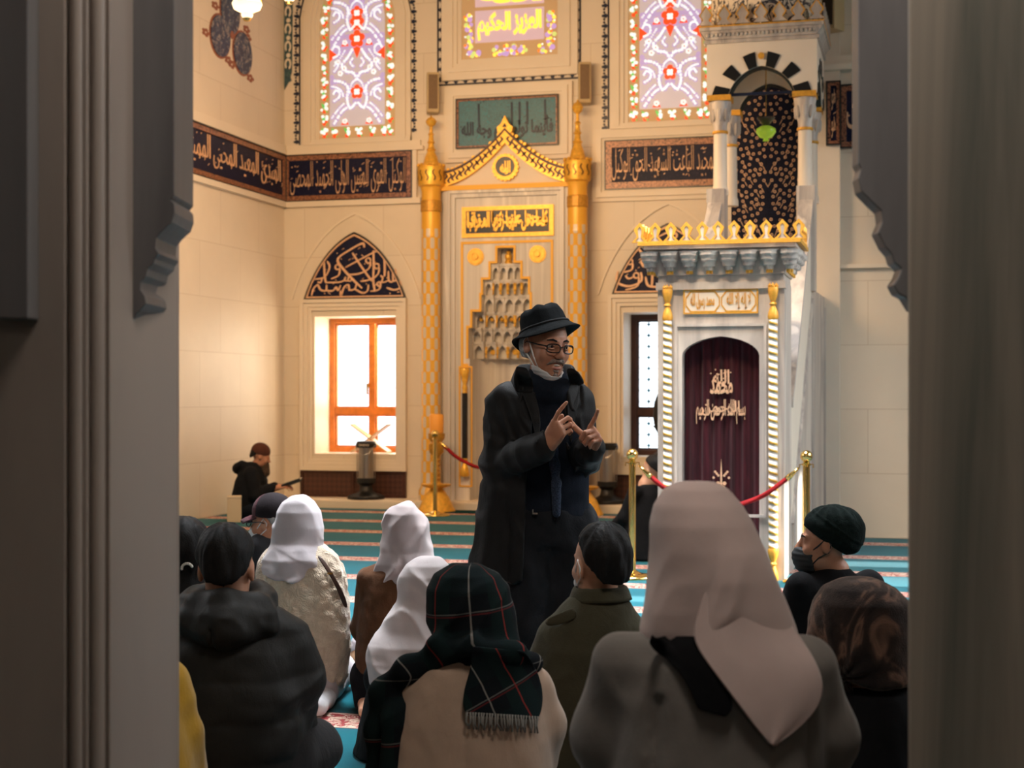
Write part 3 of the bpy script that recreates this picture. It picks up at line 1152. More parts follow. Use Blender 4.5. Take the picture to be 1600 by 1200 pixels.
put_text(mb, arabic('الله'), -hw + 0.2, hw - 0.2, 0.66, 1.0, -0.016, 0.008, 4, 0.05)
put_text(mb, arabic('هو'), -hw + 0.2, hw - 0.2, 1.1, 1.42, -0.016, 0.008, 4, 0.05)
rd = random.Random(9)
spots = [(x, 0.09) for x in (-hw + 0.1, -hw + 0.19, -0.16, -0.08, 0.0, 0.08, 0.16, hw - 0.19, hw - 0.1)]
for z in np.arange(0.2, 1.8, 0.1):
    if (z * 10) % 6 > 1.2:
        spots += [(-hw + 0.085, z), (hw - 0.085, z)]
for x, z in spots:
    for mi_, r in ((2, 0.034), (3, 0.028), (4, 0.024), (5, 0.018), (2, 0.026), (6, 0.012), (4, 0.018)):
        mb.disc(x + rd.uniform(-0.045, 0.045), z + rd.uniform(-0.05, 0.05), -0.01, r, 7, mi_, th=0.004 + 0.004 * rd.random())
mb.build('lettered_glass', SGC, root)
mb = MB()
off = 0
for w, th in ((0.05, 0.025), (0.05, 0.05), (0.06, 0.075), (0.09, 0.05)):
    xx = hw + off
    mb.box(-xx - w, xx + w, -th, 0, -off - w, -off)
    mb.box(-xx - w, -xx, -th, 0, -off, H).box(xx, xx + w, -th, 0, -off, H)
    off += w
mb.build('stone_surround', M['moulding'], root)

# ---- teal glazed inscription over the niche
x0, z0 = wp(715, 232, YB - 0.05)
x1, z1 = wp(872, 157, YB - 0.05)
inscription('calligraphy_plaque', 'teal glazed panel with dark lettering above the gilded niche gable', x0, x1, z0, z0 + 0.585, YB - 0.05,
            [('فأينما تولوا فثم وجه الله', 0.03, 0.97, 0.08, 0.62, 0.03), ('ا', 0.20, 0.222, 0.4, 0.93, 0.0), ('ا ا ا', 0.54, 0.72, 0.42, 0.93, 0.02), ('ا', 0.88, 0.90, 0.4, 0.95, 0.0)], 0.02, 8, 10, None, (M['teal'], M['tile_frame'], M['ink']))
mb = MB()
moulded(mb, x0 - 0.17, x1 + 0.17, z0 - 0.17, z0 + 0.585 + 0.17, YB - 0.0, [(0.05, 0.05), (0.07, 0.075), (0.05, 0.058)])
mb.box(x0 - 0.02, x1 + 0.02, YB - 0.05, YB, z0 - 0.02, z0 + 0.60)
struct('trim_5', mb, M['moulding'])

# ---- blue tile pendant at the corner, left of the left stained window
r = thing('tile_pendant', 'teal scrolled tile strip in the corner left of the arched border', 'tile panel', (XL, YB, P(452, 140)[1]))
pz = 1.35
MB().prism([(0.004, 0.0), (0.06, 0.09), (0.10, 0.11), (0.085, 0.16), (0.105, 0.22), (0.12, pz), (0.004, pz)], 0, -0.012).build('tile_field', M['teal_dark'], r)
mb = MB()
for k in range(5):
    z = 0.32 + k * 0.22
    mb.band([(0.055 + 0.045 * math.cos(a), z + 0.075 * math.sin(a)) for a in np.linspace(-1.2, 4.0, 12)], [(0.055 + 0.022 * math.cos(a), z + 0.045 * math.sin(a)) for a in np.linspace(-1.2, 4.0, 12)], -0.012, -0.018)
    mb.disc(0.06, z + 0.11, -0.012, 0.03, 6, th=0.006)
mb.build('cream_scroll', M['moulding'], r)

# ---- blue leaf medallion on the left wall
ym, zm = wxp(361, 52, XL)
r = thing('leaf_medallion', 'dark blue three-lobed leaf ornament high on the left wall', 'wall ornament', (XL, ym, zm), PI / 2)
t = NT('leaf_tile')
n = t.noise(7.0, None, 3.0, 0.55, 2.4)
t.base(t.ramp(n, [(0.42, (0.006, 0.014, 0.045, 1)), (0.54, (0.015, 0.045, 0.10, 1)), (0.60, (0.40, 0.34, 0.28, 1)), (0.63, (0.008, 0.018, 0.05, 1))])).p(0.4)
M['leaf'] = t.m
M['leaf_red'] = plain('rust_outline', (0.30, 0.10, 0.05, 1), 0.5)
lobes = [(-0.30, -0.10, 0.25, 0.235, 0.12), (0.30, -0.17, 0.25, 0.245, -0.1), (-0.04, 0.25, 0.25, 0.27, 0.0)]
mb, mr = MB(), MB()
for (x, z, a, b, rot) in lobes:
    mb.disc(x, z, -0.008, b, 28, rx=a, rot=rot, th=0.010)
    for q in (0.0,):
        mr.disc(x, z, 0.0, b + 0.022, 28, rx=a + 0.022, rot=rot, th=0.008)
for (x, z) in ((-0.66, -0.14), (-0.42, 0.22), (0.42, 0.14), (0.02, -0.36), (0.52, -0.42), (-0.08, -0.33), (0.46, 0.05)):
    for k in range(5):
        a = k * 2 * PI / 5
        mr.disc(x + 0.06 * math.cos(a), z + 0.03 * math.sin(a), 0, 0.02, 6, rx=0.04, th=0.008)
mr.disc(0, -0.02, -0.010, 0.05, 8, th=0.008)
mb.build('leaf_lobes', M['leaf'], r)
mr.build('rust_outline', M['leaf_red'], r)


# ---- two column loudspeakers
M['beige'] = plain('beige_enamel', (0.52, 0.40, 0.22, 1), 0.5)
M['mesh'] = plain('brown_speaker_mesh', (0.20, 0.13, 0.075, 1), 0.7, 0, 0.3, 0.3, 200)
for (px, pt, pb, lab) in ((673, 113, 176, 'beige column loudspeaker above the left gilded spire'), (911, 97, 161, 'beige column loudspeaker above the right gilded spire')):
    x, z = wp(px, pb, YB - 0.2)
    h = wp(px, pt, YB - 0.2)[1] - z
    r = thing('loudspeaker', lab, 'loudspeaker', (x, YB - 0.12, z), 0.35 if px < 800 else 0.25)
    MB().box(-0.075, 0.075, -0.10, 0.06, 0, h).build('housing', M['beige'], r, bevel=0.012)
    MB().box(-0.055, 0.055, -0.108, -0.10, 0.045, h - 0.03).build('mesh_grille', M['mesh'], r)
    MB().box(-0.03, 0.03, 0.05, 0.13, h * 0.35, h * 0.6).build('wall_bracket', M['beige'], r)
x, z = wp(1301, 46, YF - 0.3)
r = thing('loudspeaker', 'dark-faced loudspeaker on the pilaster right of the pulpit canopy', 'loudspeaker', (x, YF - 0.22, z), -0.5)
MB().box(-0.08, 0.08, -0.10, 0.08, 0, 0.6).build('housing', M['beige'], r, bevel=0.01)
MB().box(-0.055, 0.055, -0.108, -0.10, 0.04, 0.57).build('mesh_grille', M['blackplastic'], r)
MB().box(-0.03, 0.03, 0.07, 0.14, 0.2, 0.4).build('wall_bracket', M['beige'], r)
# ================================================================== PRAYER NICHE
YM = YB - 0.16                      # face of the niche's marble frame


def Q(px, py, y=YM):
    return wp(px, py, y)


mcx = (Q(674, 500)[0] + Q(909, 500)[0]) / 2
S = 2400.0 / 18.55                  # pixels per metre on the niche
niche = thing('prayer_niche', 'marble prayer niche with gilded columns, stepped stalactite vault and pointed gable', 'prayer niche', (mcx, YB, 0.10))


def lz(py):
    return CAM_H - (py - 615) / S - 0.10


def lx(px):
    return (px - 791.5) / S


# slab with the stepped opening
steps = [(0.10, 388, 412), (0.185, 412, 437), (0.28, 437, 461), (0.30, 461, 487), (0.415, 487, 512), (0.465, 512, 560)]
outl = []
for hw, a, b in steps:
    outl += [(-hw, lz(b)), (-hw, lz(a))]
left = [(-0.45, 0.0), (-0.45, lz(560))]
prof = []
for hw, a, b in reversed(steps):
    prof += [(-hw, lz(b)), (-hw, lz(a))]
half = [(-0.45, 0.0)] + prof
full = half + [(-x, z) for x, z in reversed(half)]
ztop = lz(290)
hwS = 0.80
mb = MB()
# left and right cheeks and the lintel round the stepped opening, built as columns of quads
xs = sorted({abs(p[0]) for p in full})
zz = sorted({p[1] for p in full} | {ztop})
edges = [(-hwS, -0.465)]


def open_half(z):
    for hw, a, b in steps:
        if lz(b) <= z <= lz(a):
            return hw
    return 0.45 if z < lz(560) else 0.0


lv = sorted({0.0, lz(560), *[lz(a) for _, a, _ in steps], *[lz(b) for _, _, b in steps], ztop})
for a, b in zip(lv[:-1], lv[1:]):
    h = open_half((a + b) / 2)
    if h > 0:
        mb.box(-hwS, -h, -0.16, 0, a, b).box(h, hwS, -0.16, 0, a, b)
    else:
        mb.box(-hwS, hwS, -0.16, 0, a, b)
mb.build('marble_slab', M['mihrab'], niche)

# gilded outline of the steps
mb = MB()
w = 0.028
for hw, a, b in steps:
    for s in (-1, 1):
        x = s * hw
        mb.box(min(x, x + s * w), max(x, x + s * w), -0.172, -0.158, lz(b), lz(a) + w)
prev = None
for (h1, a1, b1), (h2, a2, b2) in zip(steps[:-1], steps[1:]):
    for s in (-1, 1):
        u = sorted((s * h1, s * (h2 + w)))
        mb.box(u[0], u[1], -0.1721, -0.158, lz(a2), lz(a2) + w)
mb.box(-0.10 - w, 0.10 + w, -0.1722, -0.158, lz(388), lz(388) + w)
# outer gold rule
x0, x1 = lx(719), lx(868)
z0, z1 = lz(572), lz(377)
mb.box(x0, x0 + 0.03, -0.170, -0.158, z0, z1).box(x1 - 0.03, x1, -0.170, -0.158, z0, z1).box(x0, x1, -0.1702, -0.158, z1 - 0.03, z1)
mb.box(x0, -0.465, -0.1703, -0.158, z0, z0 + 0.03).box(0.465, x1, -0.1703, -0.158, z0, z0 + 0.03)
mb.build('gold_step_outline', M['gold_line'], niche)

# half-round recess under the vault
mb = MB()
n = 14
rad = 0.45
vs = []
zb, zt = 0.0, lz(560)
for k in range(n + 1):
    a = PI * k / n
    for z in (zb, zt):
        vs.append((-rad * math.cos(a), 0.0 + 0.42 * math.sin(a), z))
mb.add(vs, [(2 * k, 2 * k + 1, 2 * k + 3, 2 * k + 2) for k in range(n)])
mb.box(-0.468, 0.468, 0.445, 0.47, 0.0, lz(385))
mb.box(-0.468, 0.468, 0.0, 0.445, lz(385), lz(383))
mb.build('recess_wall', M['mihrab'], niche)

# stalactite tiers: rows of little niches leaning back and inwards
mb, mg = MB(), MB()
rows = [(560, 533, 0.463, 0.36, 7), (533, 511, 0.463, 0.30, 8), (511, 486, 0.413, 0.24, 7), (486, 461, 0.298, 0.18, 5), (461, 436, 0.278, 0.12, 6), (436, 412, 0.183, 0.07, 4)]
for row, (pb, pt, hw, dep, cnt) in enumerate(rows):
    z0, z1 = lz(pb), lz(pt)
    hh = z1 - z0
    cw = 2 * hw / cnt
    for k in range(cnt):
        xa = -hw + k * cw
        u = (k + 0.5) / cnt * 2 - 1
        yb = dep * math.sqrt(max(0.04, 1 - 0.9 * u * u)) - 0.10
        # projecting shelf over the cell
        mb.box(xa, xa + cw, yb - 0.085, 0.44, z1 - 0.03, z1 - 0.0004 * k)
        # cell: a small pointed shell with a deep hollow
        arc = [(xa + cw * 0.5 + px_ * cw * 0.5, pz_) for px_, pz_ in ((-0.80, z0), (-0.80, z0 + 0.45 * hh), (-0.45, z0 + 0.66 * hh), (0, z1 - 0.045), (0.45, z0 + 0.66 * hh), (0.80, z0 + 0.45 * hh), (0.80, z0))]
        box = [(xa, z0), (xa, z0 + 0.45 * hh), (xa, z1 - 0.03), (xa + cw / 2, z1 - 0.028), (xa + cw, z1 - 0.03), (xa + cw, z0 + 0.45 * hh), (xa + cw, z0)]
        mb.band(box, arc, yb - 0.07, yb + 0.03)
        mb.prism([(xa, z0), (xa + cw, z0), (xa + cw, z1 - 0.03), (xa, z1 - 0.03)], yb + 0.03, 0.44)
        if k and row % 2 == 0:
            mg.lathe([(0.0, -0.07), (0.018, -0.05), (0.012, -0.03), (0.024, 0.0), (0.018, 0.05), (0.026, 0.075), (0.0, 0.08)], (xa, yb - 0.075, z0 + 0.07), 8)
        if row in (0,) and k % 2 == 1:
            mg.disc(xa + cw / 2, z0 + 0.085, yb + 0.03, 0.034, 10, th=0.014)
        if row == 2:
            mg.ball((xa + cw / 2, yb - 0.02, z0 + 0.10), 0.026, 8)
mb.box(-0.10, 0.10, 0.02, 0.10, lz(412), lz(388))
mb.build('stalactite_vault', M['mihrab'], niche)
mg.lathe([(0.0, 0.0), (0.045, 0.0), (0.05, 0.03), (0.03, 0.05), (0.045, 0.075), (0.045, 0.11), (0.025, 0.13), (0.035, 0.15), (0.0, 0.175)], (0, -0.02, lz(412)), 14)
mg.build('gilded_pendant', M['gold'], niche)

# rosettes
for px in (743, 843):
    r = MB()
    x, z = lx(px), lz(401 if px < 800 else 399)
    r.disc(x, z, -0.158, 0.105, 24, th=0.014)
    for k in range(12):
        a = 2 * PI * k / 12
        r.disc(x + 0.068 * math.cos(a), z + 0.068 * math.sin(a), -0.17, 0.026, 8, th=0.012)
    r.disc(x, z, -0.17, 0.034, 12, th=0.026)
    r.build('rosette', M['gold'], niche)

# framing mouldings
mb = MB()
x0, x1 = lx(692), lx(893)
for w_, th in ((0.05, 0.20), (0.04, 0.225), (0.05, 0.195)):
    mb.box(x0, x0 + w_, -th, -0.10, 0, ztop).box(x1 - w_, x1, -th, -0.10, 0, ztop).box(x0, x1, -th + 0.0007, -0.10, ztop - w_, ztop)
    x0, x1, ztop_ = x0 + w_, x1 - w_, ztop
    ztop -= w_
mb.build('frame_moulding', M['mihrab'], niche)
ztop = lz(290)

# inscription plate
x0, x1, z0, z1 = lx(721), lx(869), lz(371), lz(323)
pl = MB().box(x0, x1, -0.185, -0.155, z0, z1).build('inscription_plate', M['gold'], niche)
MB().box(x0 + 0.055, x1 - 0.055, -0.190, -0.184, z0 + 0.05, z1 - 0.05).build('dark_ground', M['black'], pl)
mb = MB()
put_text(mb, arabic('كلما دخل عليها زكريا المحراب'), x0 + 0.07, x1 - 0.07, z0 + 0.06, z1 - 0.06, -0.19, 0.012, 0, 0.05)
put_text(mb, arabic('وجد عندها رزقا'), x0 + 0.07, x1 - 0.07, z0 + 0.11, z1 - 0.06, -0.19, 0.012, 0, 0.03)
mb.build('lettering', M['gold'], pl)

# gable: curved crest with dark scrolls
zl = lz(288)
zc = lz(217)
pts = []
for k in range(25):
    s = -1 + 2 * k / 24
    a = abs(s)
    h = zl + 0.04 + (zc - zl - 0.05) * (1 - a) ** 1.55 * (0.80 + 0.20 * (1 - a))
    pts.append((s * 0.80, h))
mb = MB()
poly = [(-0.80, zl)] + pts + [(0.80, zl)]
mb.prism(poly, -0.02, -0.14)
mb.build('gable_field', M['moulding'], niche)
crest = MB()
dark = MB()
up = [(x, z + 0.115) for x, z in pts]
crest.band(up, [(x, z - 0.055) for x, z in pts], -0.10, -0.20)
tipz = up[12][1]
crest.prism([(-0.085, tipz - 0.05), (-0.10, tipz + 0.02), (-0.05, tipz + 0.06), (0, tipz + 0.16), (0.05, tipz + 0.06), (0.10, tipz + 0.02), (0.085, tipz - 0.05)], -0.10, -0.205)
dark.disc(0, tipz + 0.035, -0.205, 0.035, 3, th=0.004, rot=PI / 2)
for sgn in (-1, 1):
    for k in range(7):
        s = (0.10 + k * 0.133)
        i = min(range(25), key=lambda q: abs(pts[q][0] - sgn * s * 0.80))
        x, z = sgn * s * 0.80, float(np.interp(sgn * s * 0.80, [p[0] for p in pts], [p[1] for p in pts])) + 0.03
        th = np.linspace(0, 1, 8)
        sl = -sgn * 0.65 * (1 - s)
        for dx in (-0.028, 0.028):
            o1 = [(x + dx + 0.022 * math.sin(2 * PI * t) * sgn + 0.015, z - 0.058 + 0.115 * t + sl * dx) for t in th]
            o0 = [(a - 0.029, b) for a, b in o1]
            dark.band(o1, o0, -0.2, -0.206)
        crest.disc(x, z + 0.105, -0.10, 0.024, 8, th=0.085)
        crest.disc(x + 0.053, z + 0.10 - sgn * 0.02, -0.10, 0.020, 8, th=0.08)
dark.band([(x, z + 0.012) for x, z in up], [(x, z - 0.022) for x, z in up], -0.10, -0.206)
crest.build('gilded_crest', M['gold'], niche)
dark.build('dark_scrolls', M['wood_dark'], niche)
mb = MB()
mb.box(-0.79, 0.79, -0.235, -0.10, lz(297), lz(289.5))
mb.build('gold_rule', M['gold_line'], niche)
zmd = lz(263)
mb = MB()
mb.disc(0, zmd, -0.14, 0.152, 32, th=0.05)
for k in range(20):
    a = 2 * PI * k / 20
    mb.disc(0.143 * math.cos(a), zmd + 0.143 * math.sin(a), -0.14, 0.026, 6, th=0.052)
md = mb.build('medallion', M['gold'], niche)
MB().disc(0, zmd + 0.01, -0.19, 0.118, 28, th=0.006).build('dark_ground', M['black'], md)
mb = MB()
put_text(mb, arabic('الله'), -0.06, 0.07, zmd - 0.07, zmd + 0.075, -0.196, 0.006, 0, 0.03)
put_text(mb, arabic('وه'), -0.05, 0.05, zmd - 0.09, zmd + 0.01, -0.196, 0.006, 0, 0.02)
mb.build('lettering', M['gold'], md)

# gilded columns with pattern, capitals and spires
t = NT('gold_white_lattice')
co = t.obj()
sp = t.n('ShaderNodeSeparateXYZ')
t.l(co, sp.inputs[0])
ang = t.math('ARCTAN2', sp.outputs[0], sp.outputs[1])
u = t.math('MULTIPLY', ang, 7.0)
v = t.math('MULTIPLY', sp.outputs[2], PI / 0.135)
pr = t.math('MULTIPLY', t.math('COSINE', u), t.math('COSINE', v))
k = t.ramp(t.math('MULTIPLY', t.math('ADD', pr, 1.0), 0.5), [(0.0, (0.66, 0.58, 0.48, 1)), (0.47, (0.84, 0.44, 0.045, 1))], 'CONSTANT')
k2 = t.mix(t.math('GREATER_THAN', sp.outputs[2], 3.28), k, (0.84, 0.44, 0.045, 1))
t.base(k2).p(0.4, 0.15, 0.5)
M['lattice'] = t.m
for px, tip in ((674, 178), (909, 165)):
    x = lx(px)
    top = lz(292)
    prof = [(0.150, 0.0), (0.150, 0.12), (0.125, 0.16), (0.118, 0.30), (0.116, top - 0.60), (0.124, top - 0.575), (0.118, top - 0.56), (0.116, top - 0.05), (0.13, top)]
    sh = MB().lathe(prof, (0, 0, 0), 24).build('gilded_column', M['lattice'], niche, smooth=40)
    sh.location = (x, -0.26, 0)
    MB().lathe([(0.119, top - 0.30), (0.127, top - 0.29), (0.127, top - 0.17), (0.119, top - 0.16)], (0, 0, 0), 24).build('band_ring', M['gold_dark'], sh)
    cb = MB().lathe([(0.13, top), (0.155, top + 0.02), (0.16, top + 0.06), (0.165, top + 0.22), (0.16, top + 0.25), (0.10, top + 0.27), (0.085, top + 0.33), (0.075, top + 0.36)], (0, 0, 0), 24)
    for k in range(12):
        a = 2 * PI * k / 12
        cb.ball((0.155 * math.cos(a), 0.155 * math.sin(a), top + 0.265), 0.022, 8)
    cap = cb.build('capital_ring', M['gold'], sh, smooth=40)
    dk = MB()
    for k in range(12):
        a0 = 2 * PI * k / 12
        ptsl = []
        for q in range(7):
            tt = q / 6
            ptsl.append((a0 + 0.10 * math.sin(2 * PI * tt), top + 0.07 + 0.13 * tt))
        vs = []
        for a, z in ptsl:
            for da in (-0.05, 0.05):
                vs.append((0.1665 * math.cos(a + da), 0.1665 * math.sin(a + da), z))
        for a, z in ptsl:
            for da in (-0.05, 0.05):
                vs.append((0.155 * math.cos(a + da), 0.155 * math.sin(a + da), z))
        m_ = len(ptsl)
        dk.add(vs, [(2 * q, 2 * q + 1, 2 * q + 3, 2 * q + 2) for q in range(m_ - 1)])
    dk.build('dark_scrolls', M['wood_dark'], cap)
    b = top + 0.36
    zt = lz(tip)
    H_ = zt - b
    prof = [(0.075, 0), (0.05, 0.10), (0.042, 0.16), (0.055, 0.19), (0.038, 0.22), (0.030, 0.33), (0.045, 0.36), (0.030, 0.39), (0.024, 0.52), (0.036, 0.55), (0.020, 0.58), (0.018, 0.72), (0.05, 0.78), (0.062, 0.85), (0.04, 0.92), (0.012, 0.95), (0.004, 1.0)]
    MB().lathe([(r * 1.1, b + z * H_) for r, z in prof], (0, 0, 0), 14).build('spire', M['gold'], sh, smooth=40)

# black colonettes in the corners of the recess
for s in (-1, 1):
    x = s * 0.50
    z0, z1 = lz(716), lz(614)
    c = MB().lathe([(0.034, z0), (0.034, z1)], (x, -0.205, 0), 14).build('black_colonette', M['black'], niche, smooth=40)
    mg = MB()
    mg.lathe([(0.032, z1), (0.024, z1 + 0.03), (0.035, z1 + 0.06), (0.022, z1 + 0.10), (0.045, z1 + 0.2), (0.06, z1 + 0.28), (0.05, z1 + 0.30)], (x, -0.205, 0), 14)
    mg.build('gilded_capital', M['gold'], c, smooth=40)
    mg = MB()
    mg.lathe([(0.05, z0 - 0.22), (0.06, z0 - 0.20), (0.045, z0 - 0.12), (0.022, z0 - 0.06), (0.035, z0 - 0.03), (0.032, z0)], (x, -0.205, 0), 14)
    mg.build('gilded_base', M['gold'], c, smooth=40)
    mb = MB()
    frame_rect(mb, x - 0.085, x + 0.085, 0.16, lz(572), 0.018, -0.158, 0.014)
    mb.build('gold_panel_rule', M['gold_line'], c)

# dark green mat on the step before the niche
mb = MB().box(-0.55, 0.75, -0.40, -0.05, 0, 0.012)
m = mb.build('prayer_mat', plain('dark_green_pile', (0.0, 0.035, 0.04, 1), 0.95, 0, 0.1), bevel=0.004)
m.location = (mcx, 17.45, 0.001)
tag(m, 'dark green mat on the carpet before the gilded niche', 'mat')

# tall candlesticks either side
for px, lab in ((682, 'gilded candlestick with orange candle at the left gilded column'), (912, 'gilded candlestick half behind the standing man at the right gilded column')):
    x = wp(px, 600, 17.22)[0]
    r = thing('candlestick', lab, 'candlestick', (x, 17.22, 0.0))
    MB().lathe([(0.0, 0.0), (0.225, 0.0), (0.225, 0.02), (0.20, 0.06), (0.15, 0.17), (0.09, 0.25), (0.07, 0.275), (0.16, 0.30), (0.175, 0.325), (0.15, 0.33), (0.05, 0.335), (0.045, 0.36)], (0, 0, 0), 28).build('bell_base', M['gold'], r, smooth=50)
    st = [(0.045, 0.36)]
    for k in range(5):
        z = 0.36 + k * 0.055
        st += [(0.035, z + 0.012), (0.05, z + 0.03), (0.035, z + 0.048)]
    st += [(0.045, 0.66), (0.085, 0.70), (0.09, 0.80), (0.06, 0.82), (0.095, 0.86), (0.10, 0.92), (0.075, 0.93)]
    MB().lathe(st, (0, 0, 0), 18).build('stem', M['gold_dark'], r, smooth=50)
    MB().lathe([(0.0, 0.93), (0.082, 0.93), (0.085, 1.13), (0.07, 1.15), (0.0, 1.15)], (0, 0, 0), 20).build('candle', plain('orange_wax', (0.85, 0.36, 0.05, 1), 0.5), r, smooth=50)
# ================================================================== MARBLE PULPIT
PX, PY = -1.46, 11.55
pul = thing('pulpit', 'tall white marble pulpit with gilded crest, curtained doorway and stair to a canopy', 'pulpit', (PX, PY, 0))


def pz(py):
    return CAM_H - (py - 615) / 208.7


def pxl(px):
    return (px - 1122) / 208.7


t = NT('pulpit_gold_trim')
M['sun_gold'] = plain('bright_gilding', (0.74, 0.37, 0.045, 1), 0.45, 0.2, 0.5, 0.15, 40)
hw, dep = 0.475, 0.62
zarch, zspr, ztop = pz(525), pz(556), pz(440)
# doorway body: two cheeks and the wall over the arch
ow = 0.29
arch = [(-ow, zspr)] + [(-ow * math.cos(a), zspr + (zarch - zspr) * (math.sin(a) * 0.85 + 0.15 * (1 - abs(math.cos(a))))) for a in np.linspace(0, PI, 17)[1:-1]] + [(ow, zspr)]
mb = MB()
mb.box(-hw, -ow, 0, dep, 0, ztop).box(ow, hw, 0, dep, 0, ztop)
top = [(p[0], ztop) for p in arch]
mb.band(top, arch, 0, dep)
body = mb.build('doorway', M['marble'], pul)
# raised panel frame over the arch
mb = MB()
zp0, zp1 = pz(548), pz(505)
frame_rect(mb, -0.345, 0.345, pz(620) - 0.9, pz(505), 0.022, 0, 0.018)
mb.box(-hw - 0.01, hw + 0.01, -0.03, 0.10, ztop - 0.055, ztop + 0.0)
mb.box(-hw + 0.005, hw - 0.005, -0.012, dep - 0.005, ztop + 0.0005, pz(425) - 0.021)
mb.build('frame_moulding', M['marble'], pul)
# plaque with two cartouches
x0, x1, z0, z1 = pxl(1064), pxl(1181), pz(490), pz(451)
pq = MB().box(x0, x1, -0.012, 0, z0, z1).build('inscription_plaque', M['moulding'], pul)
mb = MB()
frame_rect(mb, x0, x1, z0, z1, 0.012, -0.011, 0.006)
xm = (x0 + x1) / 2
for a, b in ((x0 + 0.012, xm), (xm, x1 - 0.012)):
    c = 0.04
    out = [(a + c, z0 + 0.014), (b - c, z0 + 0.014), (b - 0.004, (z0 + z1) / 2 - 0.03), (b - 0.004, (z0 + z1) / 2 + 0.03), (b - c, z1 - 0.014), (a + c, z1 - 0.014), (a + 0.004, (z0 + z1) / 2 + 0.03), (a + 0.004, (z0 + z1) / 2 - 0.03)]
    ctr = ((a + b) / 2, (z0 + z1) / 2)
    inn = [(ctr[0] + (p[0] - ctr[0]) * 0.94, ctr[1] + (p[1] - ctr[1]) * 0.88) for p in out]
    mb.band(out, inn, -0.011, -0.016, True)
put_text(mb, arabic('لا إله إلا الله'), xm + 0.045, x1 - 0.055, z0 + 0.035, z1 - 0.03, -0.011, 0.007, 0, 0.02)
put_text(mb, arabic('محمد رسول الله'), x0 + 0.055, xm - 0.045, z0 + 0.035, z1 - 0.03, -0.011, 0.007, 0, 0.02)
mb.build('gold_lettering', M['sun_gold'], pq)

# twisted corner columns
tw = NT('spiral_gold_white')
sp = tw.n('ShaderNodeSeparateXYZ')
tw.l(tw.obj(), sp.inputs[0])
ang = tw.math('DIVIDE', tw.math('ARCTAN2', sp.outputs[1], sp.outputs[0]), 2 * PI)
fr = tw.math('FRACT', tw.math('ADD', tw.math('MULTIPLY', sp.outputs[2], 18.0), ang))
tw.base(tw.ramp(fr, [(0.0, (0.80, 0.46, 0.07, 1)), (0.36, (0.76, 0.72, 0.68, 1))], 'CONSTANT')).p(0.4, 0.05, 0.5)
tw.bump(tw.math('SINE', tw.math('MULTIPLY', fr, 2 * PI)), 0.6, 0.012)
for s in (-1, 1):
    x = s * 0.395
    c = MB().lathe([(0.034, 0.24), (0.034, pz(500))], (0, 0, 0), 18).build('twisted_column', tw.m, pul, smooth=40)
    c.location = (x, -0.032, 0)
    pr_ = lambda sg: [(0.036, 0), (0.042, sg * 0.02), (0.034, sg * 0.06), (0.018, sg * 0.10), (0.030, sg * 0.115), (0.018, sg * 0.13), (0.034, sg * 0.18), (0.040, sg * 0.22), (0.034, sg * 0.24)][::sg]
    MB().lathe(pr_(-1), (0, 0, 0.24), 14).build('gilded_base', M['sun_gold'], c, smooth=40)
    mg = MB().lathe(pr_(1), (0, 0, pz(500)), 14)
    zt = pz(500) + 0.22
    for a in range(4):
        mg.lathe([(0.010, 0), (0.016, 0.03), (0.0, 0.055)], (0.024 * math.cos(a * PI / 2), 0.024 * math.sin(a * PI / 2), zt), 8)
    mg.build('gilded_capital', M['sun_gold'], c, smooth=40)

# canopy: corbels with gilded drops, cornice, pierced crest
mb, mg = MB(), MB()
cz0, cz1 = pz(425), pz(392)
n = 8
W2 = 0.60
for k in range(n):
    x = -0.52 + k * 1.04 / (n - 1)
    for q, (r, z) in enumerate(((0.030, cz0 + 0.01), (0.050, cz0 + 0.04), (0.063, cz0 + 0.075), (0.071, cz0 + 0.112))):
        mb.lathe([(r * 0.85, 0), (r, 0.012), (r, 0.03), (r * 1.1, 0.04)], (x, -0.06 - 0.014 * q, z), 10)
    for q in (-1, 0, 1):
        mg.lathe([(0.0, -0.022), (0.010, -0.018), (0.010, 0.012), (0, 0.014)], (x + q * 0.016, -0.062 - 0.008 * (q == 0), cz0 + 0.005), 8)
for k in range(4):
    y = 0.06 + k * 0.15
    for s in (-1, 1):
        for q, (r, z) in enumerate(((0.030, cz0 + 0.01), (0.050, cz0 + 0.04), (0.063, cz0 + 0.075), (0.071, cz0 + 0.112))):
            mb.lathe([(r * 0.85, 0), (r, 0.012), (r, 0.03), (r * 1.1, 0.04)], (s * (0.50 + 0.012 * q), y, z), 10)
        for q in (-1, 0, 1):
            mg.lathe([(0.0, -0.022), (0.010, -0.018), (0.010, 0.012), (0, 0.014)], (s * 0.505, y + q * 0.016, cz0 + 0.005), 8)
mb.prism([(-0.48, cz0 - 0.02), (0.48, cz0 - 0.02), (0.50, cz0 + 0.05), (0.56, cz1 + 0.02), (-0.56, cz1 + 0.02), (-0.50, cz0 + 0.05)], -0.03, dep)
mb.build('stalactite_corbel', M['marble'], pul, smooth=35)
mg.build('gilded_drop', M['sun_gold'], pul, smooth=40)
mb = MB()
mb.box(-W2 + 0.03, W2 - 0.03, -0.115, dep + 0.05, cz1 + 0.015, cz1 + 0.05).box(-W2, W2, -0.14, dep + 0.06, cz1 + 0.05, pz(378))
mb.build('cornice', M['marble'], pul, bevel=0.008)
mg = MB()
mg.box(-W2 - 0.004, W2 + 0.004, -0.144, dep + 0.063, cz1 + 0.044, cz1 + 0.056)
mg.box(-W2 - 0.003, W2 + 0.003, -0.1435, dep + 0.063, pz(380), pz(377))
mg.build('gold_rule', M['sun_gold'], pul)
ck = MB()
kz, H_ = pz(378), pz(347) - pz(378)
ck2 = MB()


